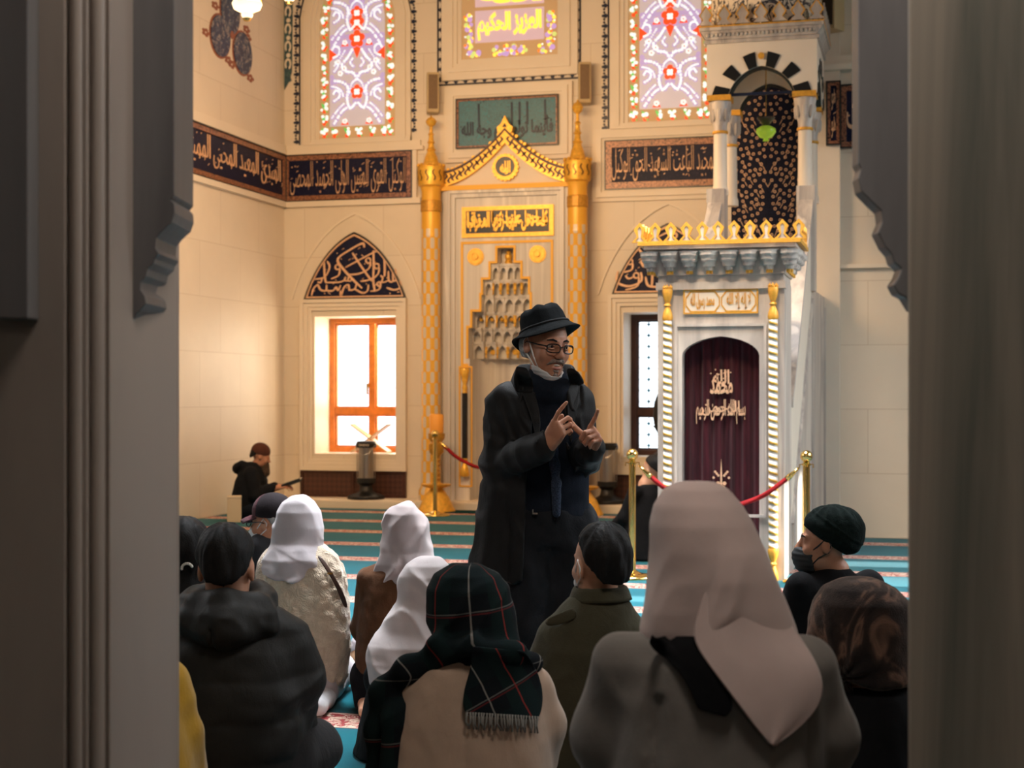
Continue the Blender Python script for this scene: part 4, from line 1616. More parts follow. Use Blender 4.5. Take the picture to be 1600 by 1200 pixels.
def merlon(P_, ck, ck2):
    """pierced lozenge merlon; P_ maps (u,z,t) to space"""
    w = 0.062

    def band(o, i, mbx, t0, t1):
        m = len(o)
        vs = [P_(p[0], p[1], t) for t in (t0, t1) for p in o] + [P_(p[0], p[1], t) for t in (t0, t1) for p in i]
        fs = []
        for a in range(m):
            b = (a + 1) % m
            fs += [(a, b, 2 * m + b, 2 * m + a), (m + a, 3 * m + a, 3 * m + b, m + b), (a, m + a, m + b, b), (2 * m + a, 2 * m + b, 3 * m + b, 3 * m + a)]
        mbx.add(vs, fs)
    o = [(-w, 0), (-0.02, 0.045), (-0.045, 0.10), (0, H_), (0.045, 0.10), (0.02, 0.045), (w, 0)]
    i = [(-0.035, 0.008), (-0.008, 0.04), (-0.016, 0.10), (0, H_ - 0.03), (0.016, 0.10), (0.008, 0.04), (0.035, 0.008)]
    band(o, i, ck, -0.012, 0.012)
    vs = [P_(p[0], p[1], t) for t in (-0.006, 0.006) for p in i]
    m = len(i)
    ck2.add(vs, [tuple(range(m)), tuple(range(2 * m - 1, m - 1, -1))] + [(a, (a + 1) % m, m + (a + 1) % m, m + a) for a in range(m)])


for k in range(11):
    x = -W2 + 0.01 + k * (2 * W2 - 0.02) / 10
    merlon(lambda u, z, t, x=x: (x + u, -0.128 + t, kz + z), ck, ck2)
for k in range(1, 7):
    for s in (-1, 1):
        y = -0.128 + k * 0.118
        merlon(lambda u, z, t, y=y, s=s: (s * (W2 - 0.014) + t, y + u, kz + z), ck, ck2)
ck.build('gilded_crest', M['sun_gold'], pul)
ck2.build('crest_filling', M['marble'], pul)

# curtain in the doorway, with embroidery
t = NT('claret_velvet')
n = t.noise(30.0, t.obj((1, 1, 0.1)), 3.0)
t.base(t.ramp(n, [(0.3, (0.022, 0.003, 0.006, 1)), (0.7, (0.060, 0.008, 0.014, 1))])).p(0.85, 0, 0.15)
t.b.inputs['Sheen Weight'].default_value = 0.15
mb = MB()
nx, nz = 60, 12
vs, fs = [], []
for j in range(nz + 1):
    z = 0.03 + (zarch - 0.03) * j / nz
    for i in range(nx + 1):
        u = i / nx * 2 - 1
        y = 0.11 + 0.014 * math.sin(u * 17 + 0.5 * math.sin(3 * u)) * (1.1 - 0.5 * j / nz) + 0.008 * math.sin(u * 41)
        vs.append((u * (ow - 0.004), y, z))
for j in range(nz):
    for i in range(nx):
        a = j * (nx + 1) + i
        fs.append((a, a + 1, a + nx + 2, a + nx + 1))
mb.add(vs, fs)
mb.box(-ow, ow, 0.15, 0.17, 0.03, zarch - 0.02)
cu = mb.build('curtain', t.m, pul, smooth=60)
mb = MB()
put_text(mb, arabic('بسم الله الرحمن الرحيم'), pxl(1081), pxl(1159), pz(663), pz(624), 0.090, 0.006, 0, 0.02)
put_text(mb, arabic('الرحمن'), pxl(1090), pxl(1150), pz(650), pz(626), 0.090, 0.006, 0, 0.01)
mb.build('gold_embroidery', M['copper'], cu)
mb = MB()
put_text(mb, arabic('محمد'), pxl(1103), pxl(1139), pz(616), pz(592), 0.090, 0.006, 0, 0.03)
put_text(mb, arabic('الله'), pxl(1108), pxl(1134), pz(600), pz(577), 0.090, 0.006, 0, 0.03)
vowel_marks(mb, pxl(1104), pxl(1138), pz(615), pz(577), 0.090, 12, 0.014, 3)
mb.build('gold_embroidery', M['copper'], cu)
mb = MB()
x, z = pxl(1121), pz(738)
mb.prism([(x - 0.01, pz(775)), (x + 0.01, pz(775)), (x + 0.006, pz(740)), (x, pz(718)), (x - 0.006, pz(740))], 0.09, 0.084)
for s in (-1, 1):
    for q in range(4):
        mb.disc(x + s * (0.022 + 0.012 * q), z - 0.03 + 0.014 * q * (1 if q < 3 else -0.4), 0.09, 0.010, 6, th=0.006)
    mb.disc(x + s * 0.024, z - 0.09, 0.09, 0.016, 6, th=0.006)
    mb.disc(x + s * 0.014, z - 0.12, 0.09, 0.014, 6, th=0.006)
mb.build('gold_embroidery', M['copper'], cu)

# stair with solid cheeks and sloping balustrades
sy0, sz0 = dep, 0.0
ky = 2.30                                 # front of the canopy platform
kz0 = 2.30                                # its floor
nst = 11
for i in range(nst):
    z1 = (i + 1) * kz0 / nst
    a, b = dep + i * (ky - dep) / nst, dep + (i + 1) * (ky - dep) / nst
    MB().box(-hw + 0.075, hw - 0.075, a, YF - PY - 0.02 if i == nst - 1 else b + 0.02, 0 if i < 2 else z1 - 0.30, z1).build('stair_step', M['moulding'], pul)
for s in (-1, 1):
    # the stair narrows a little towards the canopy
    lean = lambda p, s=s: (p[0] + (0.10 if s < 0 else 0.045) * (p[1] - dep) / (ky - dep), p[1], p[2])
    mb = MB()
    xa, xb = sorted((s * (hw - 0.07), s * hw))
    mb.prism([(dep, 0), (YF - PY, 0), (YF - PY, kz0 + 0.02), (ky + 0.05, kz0 + 0.02), (dep, 0.35)], xa, xb, 'x')
    side = mb.moved(lean).build('stair_cheek', M['marble'], pul)
    mb = MB()
    # sunk triangular frame
    for (A_, B_) in (((dep + 0.06, 0.10), (YF - PY - 0.10, 0.10)), ((dep + 0.06, 0.10), (dep + 0.06, 0.36)), ((dep + 0.06, 0.36), (ky, kz0 - 0.08)), ((ky, kz0 - 0.08), (ky, 0.10)), ((YF - PY - 0.10, 0.10), (YF - PY - 0.10, kz0 - 0.08)), ((ky + 0.1, 0.10), (ky + 0.1, kz0 - 0.08))):
        d = np.array(B_) - np.array(A_)
        d = d / np.linalg.norm(d)
        nn = np.array((-d[1], d[0])) * 0.022
        a, b = np.array(A_), np.array(B_)
        mb.prism([tuple(a - nn), tuple(b - nn), tuple(b + nn), tuple(a + nn)], s * hw, s * (hw + 0.016), 'x')
    mb.moved(lean).build('panel_moulding', M['marble'], side)
    mb = MB()
    mb.prism([(dep, 0.35), (ky + 0.05, kz0 + 0.02), (ky + 0.05, kz0 + 0.82), (ky - 0.04, kz0 + 0.82), (dep, 1.28)], s * (hw - 0.085), s * (hw - 0.005), 'x')
    bal = mb.moved(lean).build('balustrade', M['moulding'], pul)
    mb = MB()
    mb.prism([(dep, 1.28), (ky, kz0 + 0.80), (ky, kz0 + 0.87), (dep, 1.35)], s * (hw - 0.105), s * (hw + 0.015), 'x')
    mb.box(*sorted((s * (hw - 0.13), s * (hw + 0.03))), ky - 0.06, ky + 0.12, kz0, kz0 + 0.93)
    mb.moved(lean).build('handrail', M['marble'], bal)
    mb = MB()
    rd = random.Random(3)
    for k in range(22):
        f = rd.uniform(0.08, 0.95)
        yy = dep + f * (ky - dep)
        zc_ = 0.35 + f * (kz0 - 0.33) + rd.uniform(0.25, 0.75)
        mb.v  # relief flowers on the shaded inner face
        poly = [(yy + 0.035 * math.cos(a), zc_ + 0.035 * math.sin(a)) for a in np.linspace(0, 2 * PI, 7)[:-1]]
        mb.prism(poly, s * (hw - 0.084), s * (hw - 0.094), 'x')
    mb.moved(lean).build('carved_flower', M['gold_line'] if s > 0 else M['marble'], bal)

# ---- canopy over the top of the stair
ks = 2400.0 / 13.78
kx = 0.075
kyf = ky + 0.06                                                  # front plane of the canopy


def kzp(py):
    return CAM_H - (py - 615) / ks


kcol = thing if False else None
K = MB()
zcap = kzp(150)
zbase = kz0 + 0.88
for sx in (-1, 1):
    for q, yy in enumerate((kyf + 0.03, kyf + 0.80)):
        x = kx + sx * 0.378
        c = MB().lathe([(0.075, zbase), (0.075, zbase + 0.05), (0.064, zbase + 0.08), (0.060, zcap - 0.32)], (x, yy, 0), 18).build('canopy_column', M['moulding'], pul, smooth=40)
        cp = MB()
        cp.lathe([(0.062, zcap - 0.30), (0.062, zcap - 0.25), (0.085, zcap - 0.14), (0.10, zcap - 0.05), (0.10, zcap - 0.03)], (x, yy, 0), 16)
        for k in range(8):
            a = 2 * PI * k / 8
            cp.lathe([(0.0, 0), (0.018, 0.03), (0.022, 0.11), (0.0, 0.15)], (x + 0.078 * math.cos(a), yy + 0.078 * math.sin(a), zcap - 0.22), 6)
        cp.build('capital', M['marble'], c, smooth=40)
        g = MB()
        g.lathe([(0.070, zcap - 0.32), (0.074, zcap - 0.31), (0.070, zcap - 0.295)], (x, yy, 0), 16)
        g.box(x - 0.105, x + 0.105, yy - 0.105, yy + 0.105, zcap - 0.03, zcap + 0.02)
        g.build('gilded_abacus', M['sun_gold'], c)
# arches on the four sides
z2 = kzp(66)
zapex = kzp(104)
xo = 0.49


def arch_wall(mb, mk, half, o_half, th):
    inner = [(-o_half, zcap)] + ogee(0, o_half, zcap, zapex, 9)[1:-1] + [(o_half, zcap)]
    outer = [(p[0], z2) for p in inner]
    m = len(inner)
    vs = [mk(p, t) for t in th for p in outer] + [mk(p, t) for t in th for p in inner]
    fs = []
    for i in range(m - 1):
        j = i + 1
        fs += [(i, j, 2 * m + j, 2 * m + i), (m + i, 3 * m + i, 3 * m + j, m + j), (i, m + i, m + j, j), (2 * m + i, 2 * m + j, 3 * m + j, 3 * m + i)]
    fs += [(0, 2 * m, 3 * m, m), (m - 1, 2 * m - 1, 4 * m - 1, 3 * m - 1)]
    mb.add(vs, fs)
    for s_ in (-1, 1):
        a_, b_ = sorted((s_ * o_half, s_ * half))
        q = [mk((x_, z_), t) for x_ in (a_, b_) for t in th for z_ in (zcap, z2)]
        mb.hexa(q)
    return inner


mb = MB()
mbk = MB()
mbl = MB()
depk = 0.83
for face in range(4):
    if face == 0:
        mk = lambda p, t: (kx + p[0], kyf - 0.06 + t, p[1])
    elif face == 1:
        mk = lambda p, t: (kx + p[0], kyf + depk + 0.06 - t, p[1])
    elif face == 2:
        mk = lambda p, t: (kx - xo + t, kyf + depk / 2 + p[0], p[1])
    else:
        mk = lambda p, t: (kx + xo - t, kyf + depk / 2 + p[0], p[1])
    half = xo if face < 2 else depk / 2 + 0.06 - 0.131
    inner = arch_wall(mb, mk, half, 0.30, (0, 0.13))
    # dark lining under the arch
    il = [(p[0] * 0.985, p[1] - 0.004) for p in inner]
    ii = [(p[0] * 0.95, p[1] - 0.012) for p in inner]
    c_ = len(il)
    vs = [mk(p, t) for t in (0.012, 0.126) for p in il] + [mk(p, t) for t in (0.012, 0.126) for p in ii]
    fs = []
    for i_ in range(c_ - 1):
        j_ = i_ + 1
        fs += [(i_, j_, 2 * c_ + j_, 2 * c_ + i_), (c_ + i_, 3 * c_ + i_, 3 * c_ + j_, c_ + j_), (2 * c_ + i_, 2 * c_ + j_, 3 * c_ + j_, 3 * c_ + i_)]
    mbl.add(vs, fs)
    # black and white voussoirs
    m = 11
    ex = [np.array(p) for p in ogee(0, 0.30, zcap, zapex, 22)]
    ox = [np.array(p) for p in ogee(0, 0.445, zcap, zapex + 0.135, 22)]
    nseg = len(ex) - 1
    for k in range(m):
        a, b = int(k * nseg / m), int((k + 1) * nseg / m)
        if k % 2 == 0:
            ring_i = ex[a:b + 1]
            ring_o = ox[a:b + 1]
            vs = [mk(p, -0.008) for p in ring_o] + [mk(p, -0.008) for p in ring_i] + [mk(p, 0.02) for p in ring_o] + [mk(p, 0.02) for p in ring_i]
            c = len(ring_i)
            fs = []
            for i in range(c - 1):
                fs += [(i, i + 1, c + i + 1, c + i), (i, 2 * c + i, 2 * c + i + 1, i + 1), (c + i, c + i + 1, 3 * c + i + 1, 3 * c + i)]
            fs += [(0, c, 3 * c, 2 * c), (c - 1, 3 * c - 1, 4 * c - 1, 2 * c - 1)]
            mbk.add(vs, fs)
mb.build('canopy_arch', M['moulding'], pul)
mbk.build('black_voussoir', M['black'], pul)
mbl.build('dark_arch_lining', plain('dark_green_matt', (0.012, 0.022, 0.022, 1), 0.6), pul)
g = MB().disc(kx, zapex + 0.085, kyf - 0.07, 0.03, 12, th=0.012)
g.build('gilded_boss', M['sun_gold'], pul)
MB().box(kx - 0.30, kx + 0.30, kyf - 0.005, kyf + 0.02, zcap + 0.015, zcap + 0.04).build('tie_bar', M['ink'], pul)
MB().box(kx - xo + 0.02, kx + xo - 0.02, kyf - 0.04, kyf + depk + 0.04, z2 - 0.02, z2).build('canopy_ceiling', M['moulding'], pul)
# cornice, frieze, crest
mb = MB()
mb.box(kx - xo - 0.02, kx + xo + 0.02, kyf - 0.08, kyf + depk + 0.08, z2, z2 + 0.03)
mb.prism([(kx - xo, z2 + 0.03), (kx + xo, z2 + 0.03), (kx + xo + 0.05, kzp(47)), (kx - xo - 0.05, kzp(47))], kyf - 0.10, kyf + depk + 0.08)
mb.box(kx - xo - 0.06, kx + xo + 0.06, kyf - 0.12, kyf + depk + 0.1, kzp(47), kzp(42))
for k in range(26):
    x = kx - xo + (k + 0.5) * 2 * xo / 26
    mb.ball((x, kyf - 0.10, z2 + 0.07), 0.02, 6)
mb.build('canopy_cornice', M['marble'], pul)
g = MB().box(kx - xo - 0.065, kx + xo + 0.065, kyf - 0.125, kyf + depk + 0.105, kzp(42), kzp(40))
cz_ = kzp(40)
CH = 0.19
cw = MB()
for k in range(7):
    x = kx - xo + k * 2 * xo / 6
    o = [(x - 0.085, 0), (x - 0.03, 0.05), (x - 0.065, 0.10), (x, CH), (x + 0.065, 0.10), (x + 0.03, 0.05), (x + 0.085, 0)]
    i = [(x + (p[0] - x) * 0.80, 0.012 + p[1] * 0.86) for p in o]
    g.band([(a, cz_ + b) for a, b in o], [(a, cz_ + b) for a, b in i], kyf - 0.115, kyf - 0.095)
    cw.prism([(a, cz_ + b) for a, b in i], kyf - 0.112, kyf - 0.098)
for s in (-1, 1):
    for k in range(1, 7):
        yy = kyf - 0.1 + k * 0.16
        cw.prism([(yy - 0.08, cz_), (yy - 0.03, cz_ + 0.05), (yy - 0.06, cz_ + 0.10), (yy, cz_ + CH), (yy + 0.06, cz_ + 0.10), (yy + 0.03, cz_ + 0.05), (yy + 0.08, cz_)], kx + s * (xo + 0.045), kx + s * (xo + 0.06), 'x')
g.build('gilded_crest', M['sun_gold'], pul)
cw.build('crest_filling', M['marble'], pul)
# painted drum of the canopy's spire
t = NT('black_floral_drum')
n = t.noise(9.0, None, 3.0, 0.5, 2.4)
t.base(t.ramp(n, [(0.47, (0.70, 0.60, 0.46, 1)), (0.52, (0.02, 0.02, 0.03, 1)), (0.60, (0.02, 0.02, 0.03, 1)), (0.63, (0.10, 0.03, 0.03, 1)), (0.66, (0.70, 0.60, 0.46, 1))], 'CONSTANT')).p(0.4)
MB().lathe([(0.50, cz_ - 0.02), (0.50, cz_ + 0.55), (0.53, cz_ + 0.58), (0.44, cz_ + 0.75), (0.22, cz_ + 1.5), (0.05, cz_ + 2.2), (0.0, cz_ + 2.25)], (kx, kyf + depk / 2 - 0.02, 0), 8).build('painted_drum', t.m, pul)

# ---- navy tile panel with gold rosettes on the wall behind the canopy
x0, x1 = wx(1143, YF), wx(1258, YF)
z0, z1 = wp(1200, 390, YF)[1], wp(1200, 118, YF)[1]
r = thing('rosette_panel', 'tall navy tile panel strewn with small gold rosettes inside the pulpit canopy', 'tile panel', (x0, YF, z0))
w, h = x1 - x0, z1 - z0
MB().prism([(0, 0), (w, 0), (w, h - 0.3), (w / 2, h), (0, h - 0.3)], 0, -0.02).build('tile_field', M['navy'], r)
mb = MB()
rd = random.Random(21)
placed = []
for _ in range(3000):
    x, z = rd.uniform(0.02, w / 2), rd.uniform(0.03, h - 0.1)
    if z > h - 0.3 + x / (w / 2) * 0.3 - 0.03:
        continue
    if all((x - a) ** 2 + (z - b) ** 2 > 0.050 ** 2 for a, b in placed) and (x < w / 2 - 0.025 or rd.random() < 0.0):
        placed.append((x, z))
    if len(placed) > 200:
        break
for x, z in placed:
    for X in (x, w - x):
        mb.band([(X + 0.0155 * math.cos(a), z + 0.0155 * math.sin(a)) for a in np.linspace(0, 2 * PI, 9)[:-1]], [(X + 0.009 * math.cos(a), z + 0.009 * math.sin(a)) for a in np.linspace(0, 2 * PI, 9)[:-1]], -0.02, -0.026, True)
    if rd.random() < 0.22:
        for X, s in ((x, 1), (w - x, -1)):
            mb.disc(X + s * 0.025, z - 0.04, -0.02, 0.035, 5, rx=0.0035, rot=s * 0.5, th=0.004)
mb.build('gold_rosettes', M['copper'], r)['kind'] = 'stuff'

# ---- green glass lamp under the canopy
x = PX + kx + 0.0
zl = kzp(196)
r = thing('hanging_lamp', 'green glass lamp hanging inside the pulpit canopy', 'lamp', (x, PY + kyf + 0.36, zl))
t = NT('green_glass')
t.base((0.30, 0.55, 0.05, 1)).p(0.12, 0, 0.6)
t.b.inputs['Emission Color'].default_value = (0.42, 0.62, 0.04, 1)
t.b.inputs['Emission Strength'].default_value = 0.22
MB().lathe([(0.0, -0.085), (0.03, -0.08), (0.02, -0.06), (0.06, -0.045), (0.092, 0.0), (0.088, 0.03), (0.05, 0.055), (0.03, 0.06), (0.0, 0.062)], (0, 0, 0), 20).build('glass_bowl', t.m, r, smooth=50)
MB().lathe([(0.0, 0.06), (0.03, 0.062), (0.085, 0.13), (0.08, 0.14), (0.0, 0.10)], (0, 0, 0), 16).build('smoke_cap', plain('smoked_glass', (0.06, 0.05, 0.04, 1), 0.2), r, smooth=50)
MB().tube([(0, 0, 0.10), (0, 0, z2 - zl - 0.02)], 0.005, 6).build('chain', M['brass'], r)
# ================================================================== LOOSE THINGS OF THE HALL
def stanchion(px, base, label):
    d = CAM_H * FPX / (base - 615.0)
    p = c2w(G(px, base, d))
    r = thing('barrier_post', label, 'barrier post', (p[0], p[1], 0))
    MB().lathe([(0.0, 0.0), (0.17, 0.0), (0.172, 0.012), (0.165, 0.022), (0.08, 0.034), (0.04, 0.05), (0.03, 0.06)], (0, 0, 0), 32).build('base', M['brass'], r, smooth=50)
    MB().lathe([(0.026, 0.05), (0.026, 0.86), (0.036, 0.865), (0.036, 0.875), (0.026, 0.88), (0.018, 0.90)], (0, 0, 0), 20).build('post', M['brass'], r, smooth=50)
    MB().ball((0, 0, 0.93), 0.045, 20).build('ball_finial', M['brass'], r, smooth=0)
    mb = MB()
    for k in range(4):
        a = k * PI / 2 + 0.4
        mb.tube([(0.03 * math.cos(a), 0.03 * math.sin(a), 0.87), (0.052 * math.cos(a), 0.052 * math.sin(a), 0.87), (0.052 * math.cos(a), 0.052 * math.sin(a), 0.845)], 0.005, 6)
    mb.build('rope_ring', M['brass'], r)
    return r


def rope(a, b, sag, label, n=40, rad=0.017):
    A, B = Vector(a), Vector(b)
    r = thing('barrier_rope', label, 'rope', tuple(A))
    pts = []
    for i in range(n + 1):
        s = i / n
        p = (B - A) * s
        p.z -= sag * (1 - (2 * s - 1) ** 2)
        pts.append(p)
    MB().tube(pts[2:-2], rad, 12, 0, 0.75, 3, 0.16).build('twisted_rope', M['red_rope'], r, smooth=0)
    mb = MB()
    mb.tube(pts[:4], [0.008, 0.012, 0.020, 0.022], 10).tube(pts[-4:], [0.022, 0.020, 0.012, 0.008], 10)
    mb.build('brass_end', M['brass'], r, smooth=0)


s1 = stanchion(680, 806, 'brass barrier post at the left gilded column')
s2 = stanchion(988, 903, 'brass barrier post left of the pulpit doorway')
s3 = stanchion(1260, 911, 'brass barrier post right of the pulpit, behind the beanie man')
d4 = c2w(G(842, 800, 17.6))
s4 = stanchion(846, 808, 'brass barrier post hidden behind the standing man')


def hook(o, toward):
    v = Vector(toward.location) - Vector(o.location)
    v.z = 0
    v.normalize()
    return Vector(o.location) + v * 0.055 + Vector((0, 0, 0.845))


rope(hook(s2, s3), hook(s3, s2), 0.30, 'red twisted rope between the brass posts before the pulpit')
rope(hook(s1, s4), hook(s4, s1), 0.30, 'red rope sagging from the post at the left gilded column', rad=0.02)


# paraffin heaters
def heater(px, base, rz, label, lettered):
    x, _ = wp(px, base, 17.72)
    r = thing('heater', label, 'heater', (x, 17.72, 0.10), rz)
    MB().lathe([(0.0, 0.0), (0.225, 0.0), (0.23, 0.015), (0.22, 0.04), (0.17, 0.06), (0.12, 0.075), (0.085, 0.10), (0.075, 0.16), (0.10, 0.19)], (0, 0, 0), 28).build('tank_base', M['blackplastic'], r, smooth=45)
    MB().lathe([(0.10, 0.19), (0.118, 0.20), (0.118, 0.255), (0.11, 0.26)], (0, 0, 0), 24).build('burner_collar', M['blackplastic'], r, smooth=45)
    mb = MB()
    for k in range(14):
        a = 2 * PI * k / 14
        mb.tube([(0.112 * math.cos(a), 0.112 * math.sin(a), 0.255), (0.112 * math.cos(a), 0.112 * math.sin(a), 0.64)], 0.004, 5)
    mb.lathe([(0.09, 0.25), (0.09, 0.64)], (0, 0, 0), 20)
    mb.build('glass_chimney', M['steel'], r, smooth=45)
    mb = MB()
    mb.lathe([(0.122, 0.63), (0.126, 0.64), (0.126, 0.685), (0.115, 0.69), (0.115, 0.705), (0.09, 0.71), (0.0, 0.71)], (0, 0, 0), 24)
    top = mb.build('top_grate', M['blackplastic'], r, smooth=45)
    mb = MB()
    mb.tube([(0.13 * math.cos(a), 0.13 * math.sin(a), 0.66 - 0.12 * math.sin((a - 3.5) / 2.4 * PI)) for a in np.linspace(3.5, 5.9, 12)], 0.004, 6)
    mb.build('carry_handle', M['steel'], r)
    if lettered:
        # maker's word on the top band, reproduced as seen
        mb = MB()
        put_text(mb, 'ONDO', -0.065, 0.065, 0.650, 0.675, -0.127, 0.004, 0, 0.02)
        mb.moved(lambda p: (p[0], -math.sqrt(max(1e-6, 0.128 ** 2 - p[0] ** 2)) - 0.001 + (p[1] + 0.127), p[2]))
        mb.build('lettering', M['moulding'], top)


heater(572, 785, 0.1, 'black and steel paraffin heater below the sunny left window', True)
heater(949, 790, 0.0, 'black and steel paraffin heater between standing man and brass post', False)


# folding book rests on the window sills
def rahle(loc, rz, label, mat):
    r = thing('book_rest', label, 'book rest', loc, rz)
    for s in (-1, 1):
        mb = MB()
        a = 0.62
        L, wdt, th = 0.62, 0.20, 0.016
        d = Vector((math.cos(a) * s, 0, math.sin(a)))
        nrm = Vector((-math.sin(a) * s, 0, math.cos(a)))
        c = Vector((0, 0.0, 0.185))
        vs = []
        for q in (-0.30, 0.30):
            for y in (-wdt / 2 + (0.004 * s), wdt / 2 + (0.004 * s)):
                for t in (-th / 2, th / 2):
                    vs.append(c + d * q + nrm * t + Vector((0, y, 0)))
        mb.hexa([vs[0], vs[1], vs[2], vs[3], vs[4], vs[5], vs[6], vs[7]])
        mb.build('folding_board', mat, r, bevel=0.004)
    return r


wx0 = wx(567, YB + 0.25)
rahle(((WIN_L[0] + WIN_L[1]) / 2 + 0.13, YB + 0.22, 0.645), 0.05, 'pale wooden folding book rest on the sill of the sunny left window', plain('pale_wood', (0.70, 0.50, 0.28, 1), 0.45))
rr = rahle((WIN_R[0] + 0.60, YB + 0.22, 0.645), -0.05, 'dark folding book rest on the sill of the window beside the pulpit', plain('grey_wood', (0.10, 0.10, 0.11, 1), 0.5))
# dark cloth bag hanging by the right window
mb = MB()
mb.lathe([(0.0, 0.0), (0.05, 0.01), (0.10, 0.10), (0.125, 0.24), (0.11, 0.40), (0.075, 0.50), (0.03, 0.55), (0.0, 0.56)], (0, 0, 0), 16, 0, (1, 0.55))
zb0 = wp(1036, 683, YB - 0.12)[1]
bag = thing('hanging_bag', 'black cloth bag hanging in front of the window beside the pulpit', 'bag', (wx(1037, YB - 0.12), YB - 0.14, zb0))
mb.build('bag_body', M['blackplastic'], bag, smooth=60)
MB().tube([(-0.03, 0, 0.52), (-0.01, 0.0, 0.75), (0.0, 0.13, 1.0), (0.01, 0.0, 0.75), (0.03, 0, 0.52)], 0.008, 6).build('strap', M['blackplastic'], bag)

# glass lamps of the chandelier
M['lamp_glass'] = emit('lit_lamp_glass', (1.0, 0.80, 0.50, 1), 1.3)


def lamp(px, py, d, label):
    p = c2w(G(px, py, d))
    r = thing('chandelier_lamp', label, 'lamp', p)
    s = 1.0
    MB().lathe([(0.0, -0.10), (0.03, -0.10), (0.045, -0.075), (0.04, -0.06), (0.10, -0.03), (0.115, 0.01), (0.085, 0.06), (0.06, 0.11), (0.07, 0.15), (0.06, 0.15), (0.045, 0.11)], (0, 0, 0), 20).build('glass_shade', M['lamp_glass'], r, smooth=50)
    mb = MB()
    for k in range(3):
        a = 2 * PI * k / 3 + 0.4
        mb.tube([(0.112 * math.cos(a), 0.112 * math.sin(a), 0.01), (0.07 * math.cos(a), 0.07 * math.sin(a), 0.30), (0.0, 0.0, 0.62)], 0.006, 6)
    mb.tube([(0, 0, 0.62), (0, 0, HTOP - p[2])], 0.008, 6)
    mb.lathe([(0.0, -0.125), (0.025, -0.12), (0.035, -0.10), (0.0, -0.098)], (0, 0, 0), 12)
    mb.build('brass_chain', M['brass'], r)
    l = bpy.data.lights.new('lamp_glow', 'POINT')
    l.energy = 18
    l.color = WARM
    l.shadow_soft_size = 0.12
    lo = bpy.data.objects.new('lamp_glow', l)
    lo.location = (p[0], p[1], p[2] - 0.30)
    COL.objects.link(lo)


lamp(386, 8, 11.6, 'lit glass chandelier lamp before the blue leaf medallion')
lamp(452, -16, 12.6, 'lit glass chandelier lamp at the top edge of the photo, above the corner')


# ================================================================== NEAR PIERS AND ARCH SPRINGINGS
def in_view_frame(o):
    o.rotation_euler = (0, 0, YAW)
    return o


def pier(name, X0, X1, D0, D1, mat):
    mb = MB().box(X0, X1, D0, D1, 0, 4.2)
    o = in_view_frame(mb.build(name, mat))
    o['kind'] = 'structure'
    return o


# left: front block, moulded roll, broad splay
dl = 2.95
gx = lambda px, d: (px - 800) / FPX * d
mb = MB()
mb.box(-2.4, gx(100, 2.80), 2.80, 3.3, 0, 4.2)
pl = in_view_frame(mb.build('pillar_left', M['pier']))
pl['kind'] = 'structure'
mb = MB()
mb.box(gx(98, 2.80), gx(136, 2.83), 2.83, 3.3, 0, 4.2)
mb.box(gx(136, 2.83), gx(168, 2.88), 2.88, 3.3, 0, 4.2)
xr = gx(152, 2.86)
poly = [(xr + 0.017 * math.cos(a), 2.872 + 0.03 * math.sin(a)) for a in np.linspace(PI, 2 * PI, 12)]
mb.prism(poly, 0, 4.2, 'z')
xr2 = gx(118, 2.82)
poly = [(xr2 + 0.012 * math.cos(a), 2.825 + 0.014 * math.sin(a)) for a in np.linspace(PI, 2 * PI, 10)]
mb.prism(poly, 0, 4.2, 'z')
mb.prism([(gx(168, 2.86), 2.86), (gx(172, 2.86), 2.86), (gx(276, 3.24), 3.24), (gx(280, 3.25), 3.25), (gx(279, 3.45), 3.45), (gx(100, 3.45), 3.45), (gx(100, 2.86), 2.95)], 0, 4.2, 'z')
o = in_view_frame(mb.build('trim_6', M['pier'], bevel=0.004))
o['kind'] = 'structure'


def zz(py, d):
    return CAM_H - (py - 615) / FPX * d


# carved springing of the left arch (profile in the view plane, 0.16 m thick)
da, db = 2.98, 3.16


def prof_px(pts, d):
    return [(gx(x, d), zz(y, d)) for x, y in pts]


pts = [(272, -1500), (272, 305), (266, 312), (272, 318), (273, 333), (268, 347), (252, 362), (244, 372), (243, 388), (248, 396), (242, 404), (240, 412), (230, 420), (228, 432), (220, 440), (219, 452), (226, 462), (228, 474), (218, 486), (214, 489), (208, 499)]
mb = MB()
P2 = prof_px(pts, da)
lx0 = gx(206, da)
poly = [(lx0, zz(-260, da))] + P2 + [(lx0, zz(499, da))]
mb.prism(poly, da, db)
o = in_view_frame(mb.build('arch_left', M['pier_grey'], bevel=0.003))
o['kind'] = 'structure'
# and the neighbouring one at the photo's left edge
pts2 = [(-60, -1500), (-60, 250), (-24, 300), (-22, 330), (8, 345), (16, 370), (20, 410), (26, 430), (26, 445), (40, 455), (40, 498)]
mb = MB()
P3 = prof_px([(44, -1500), (44, 498), (-10, 498), (-10, 470), (-4, 460), (-4, 440), (-16, 425), (-22, 400), (-30, 372), (-34, 345), (-60, 310), (-60, -1500)], 2.735)
mb.prism(P3, 2.735, 2.80)
o = in_view_frame(mb.build('arch_far_left', M['pier_grey'], bevel=0.003))
o['kind'] = 'structure'

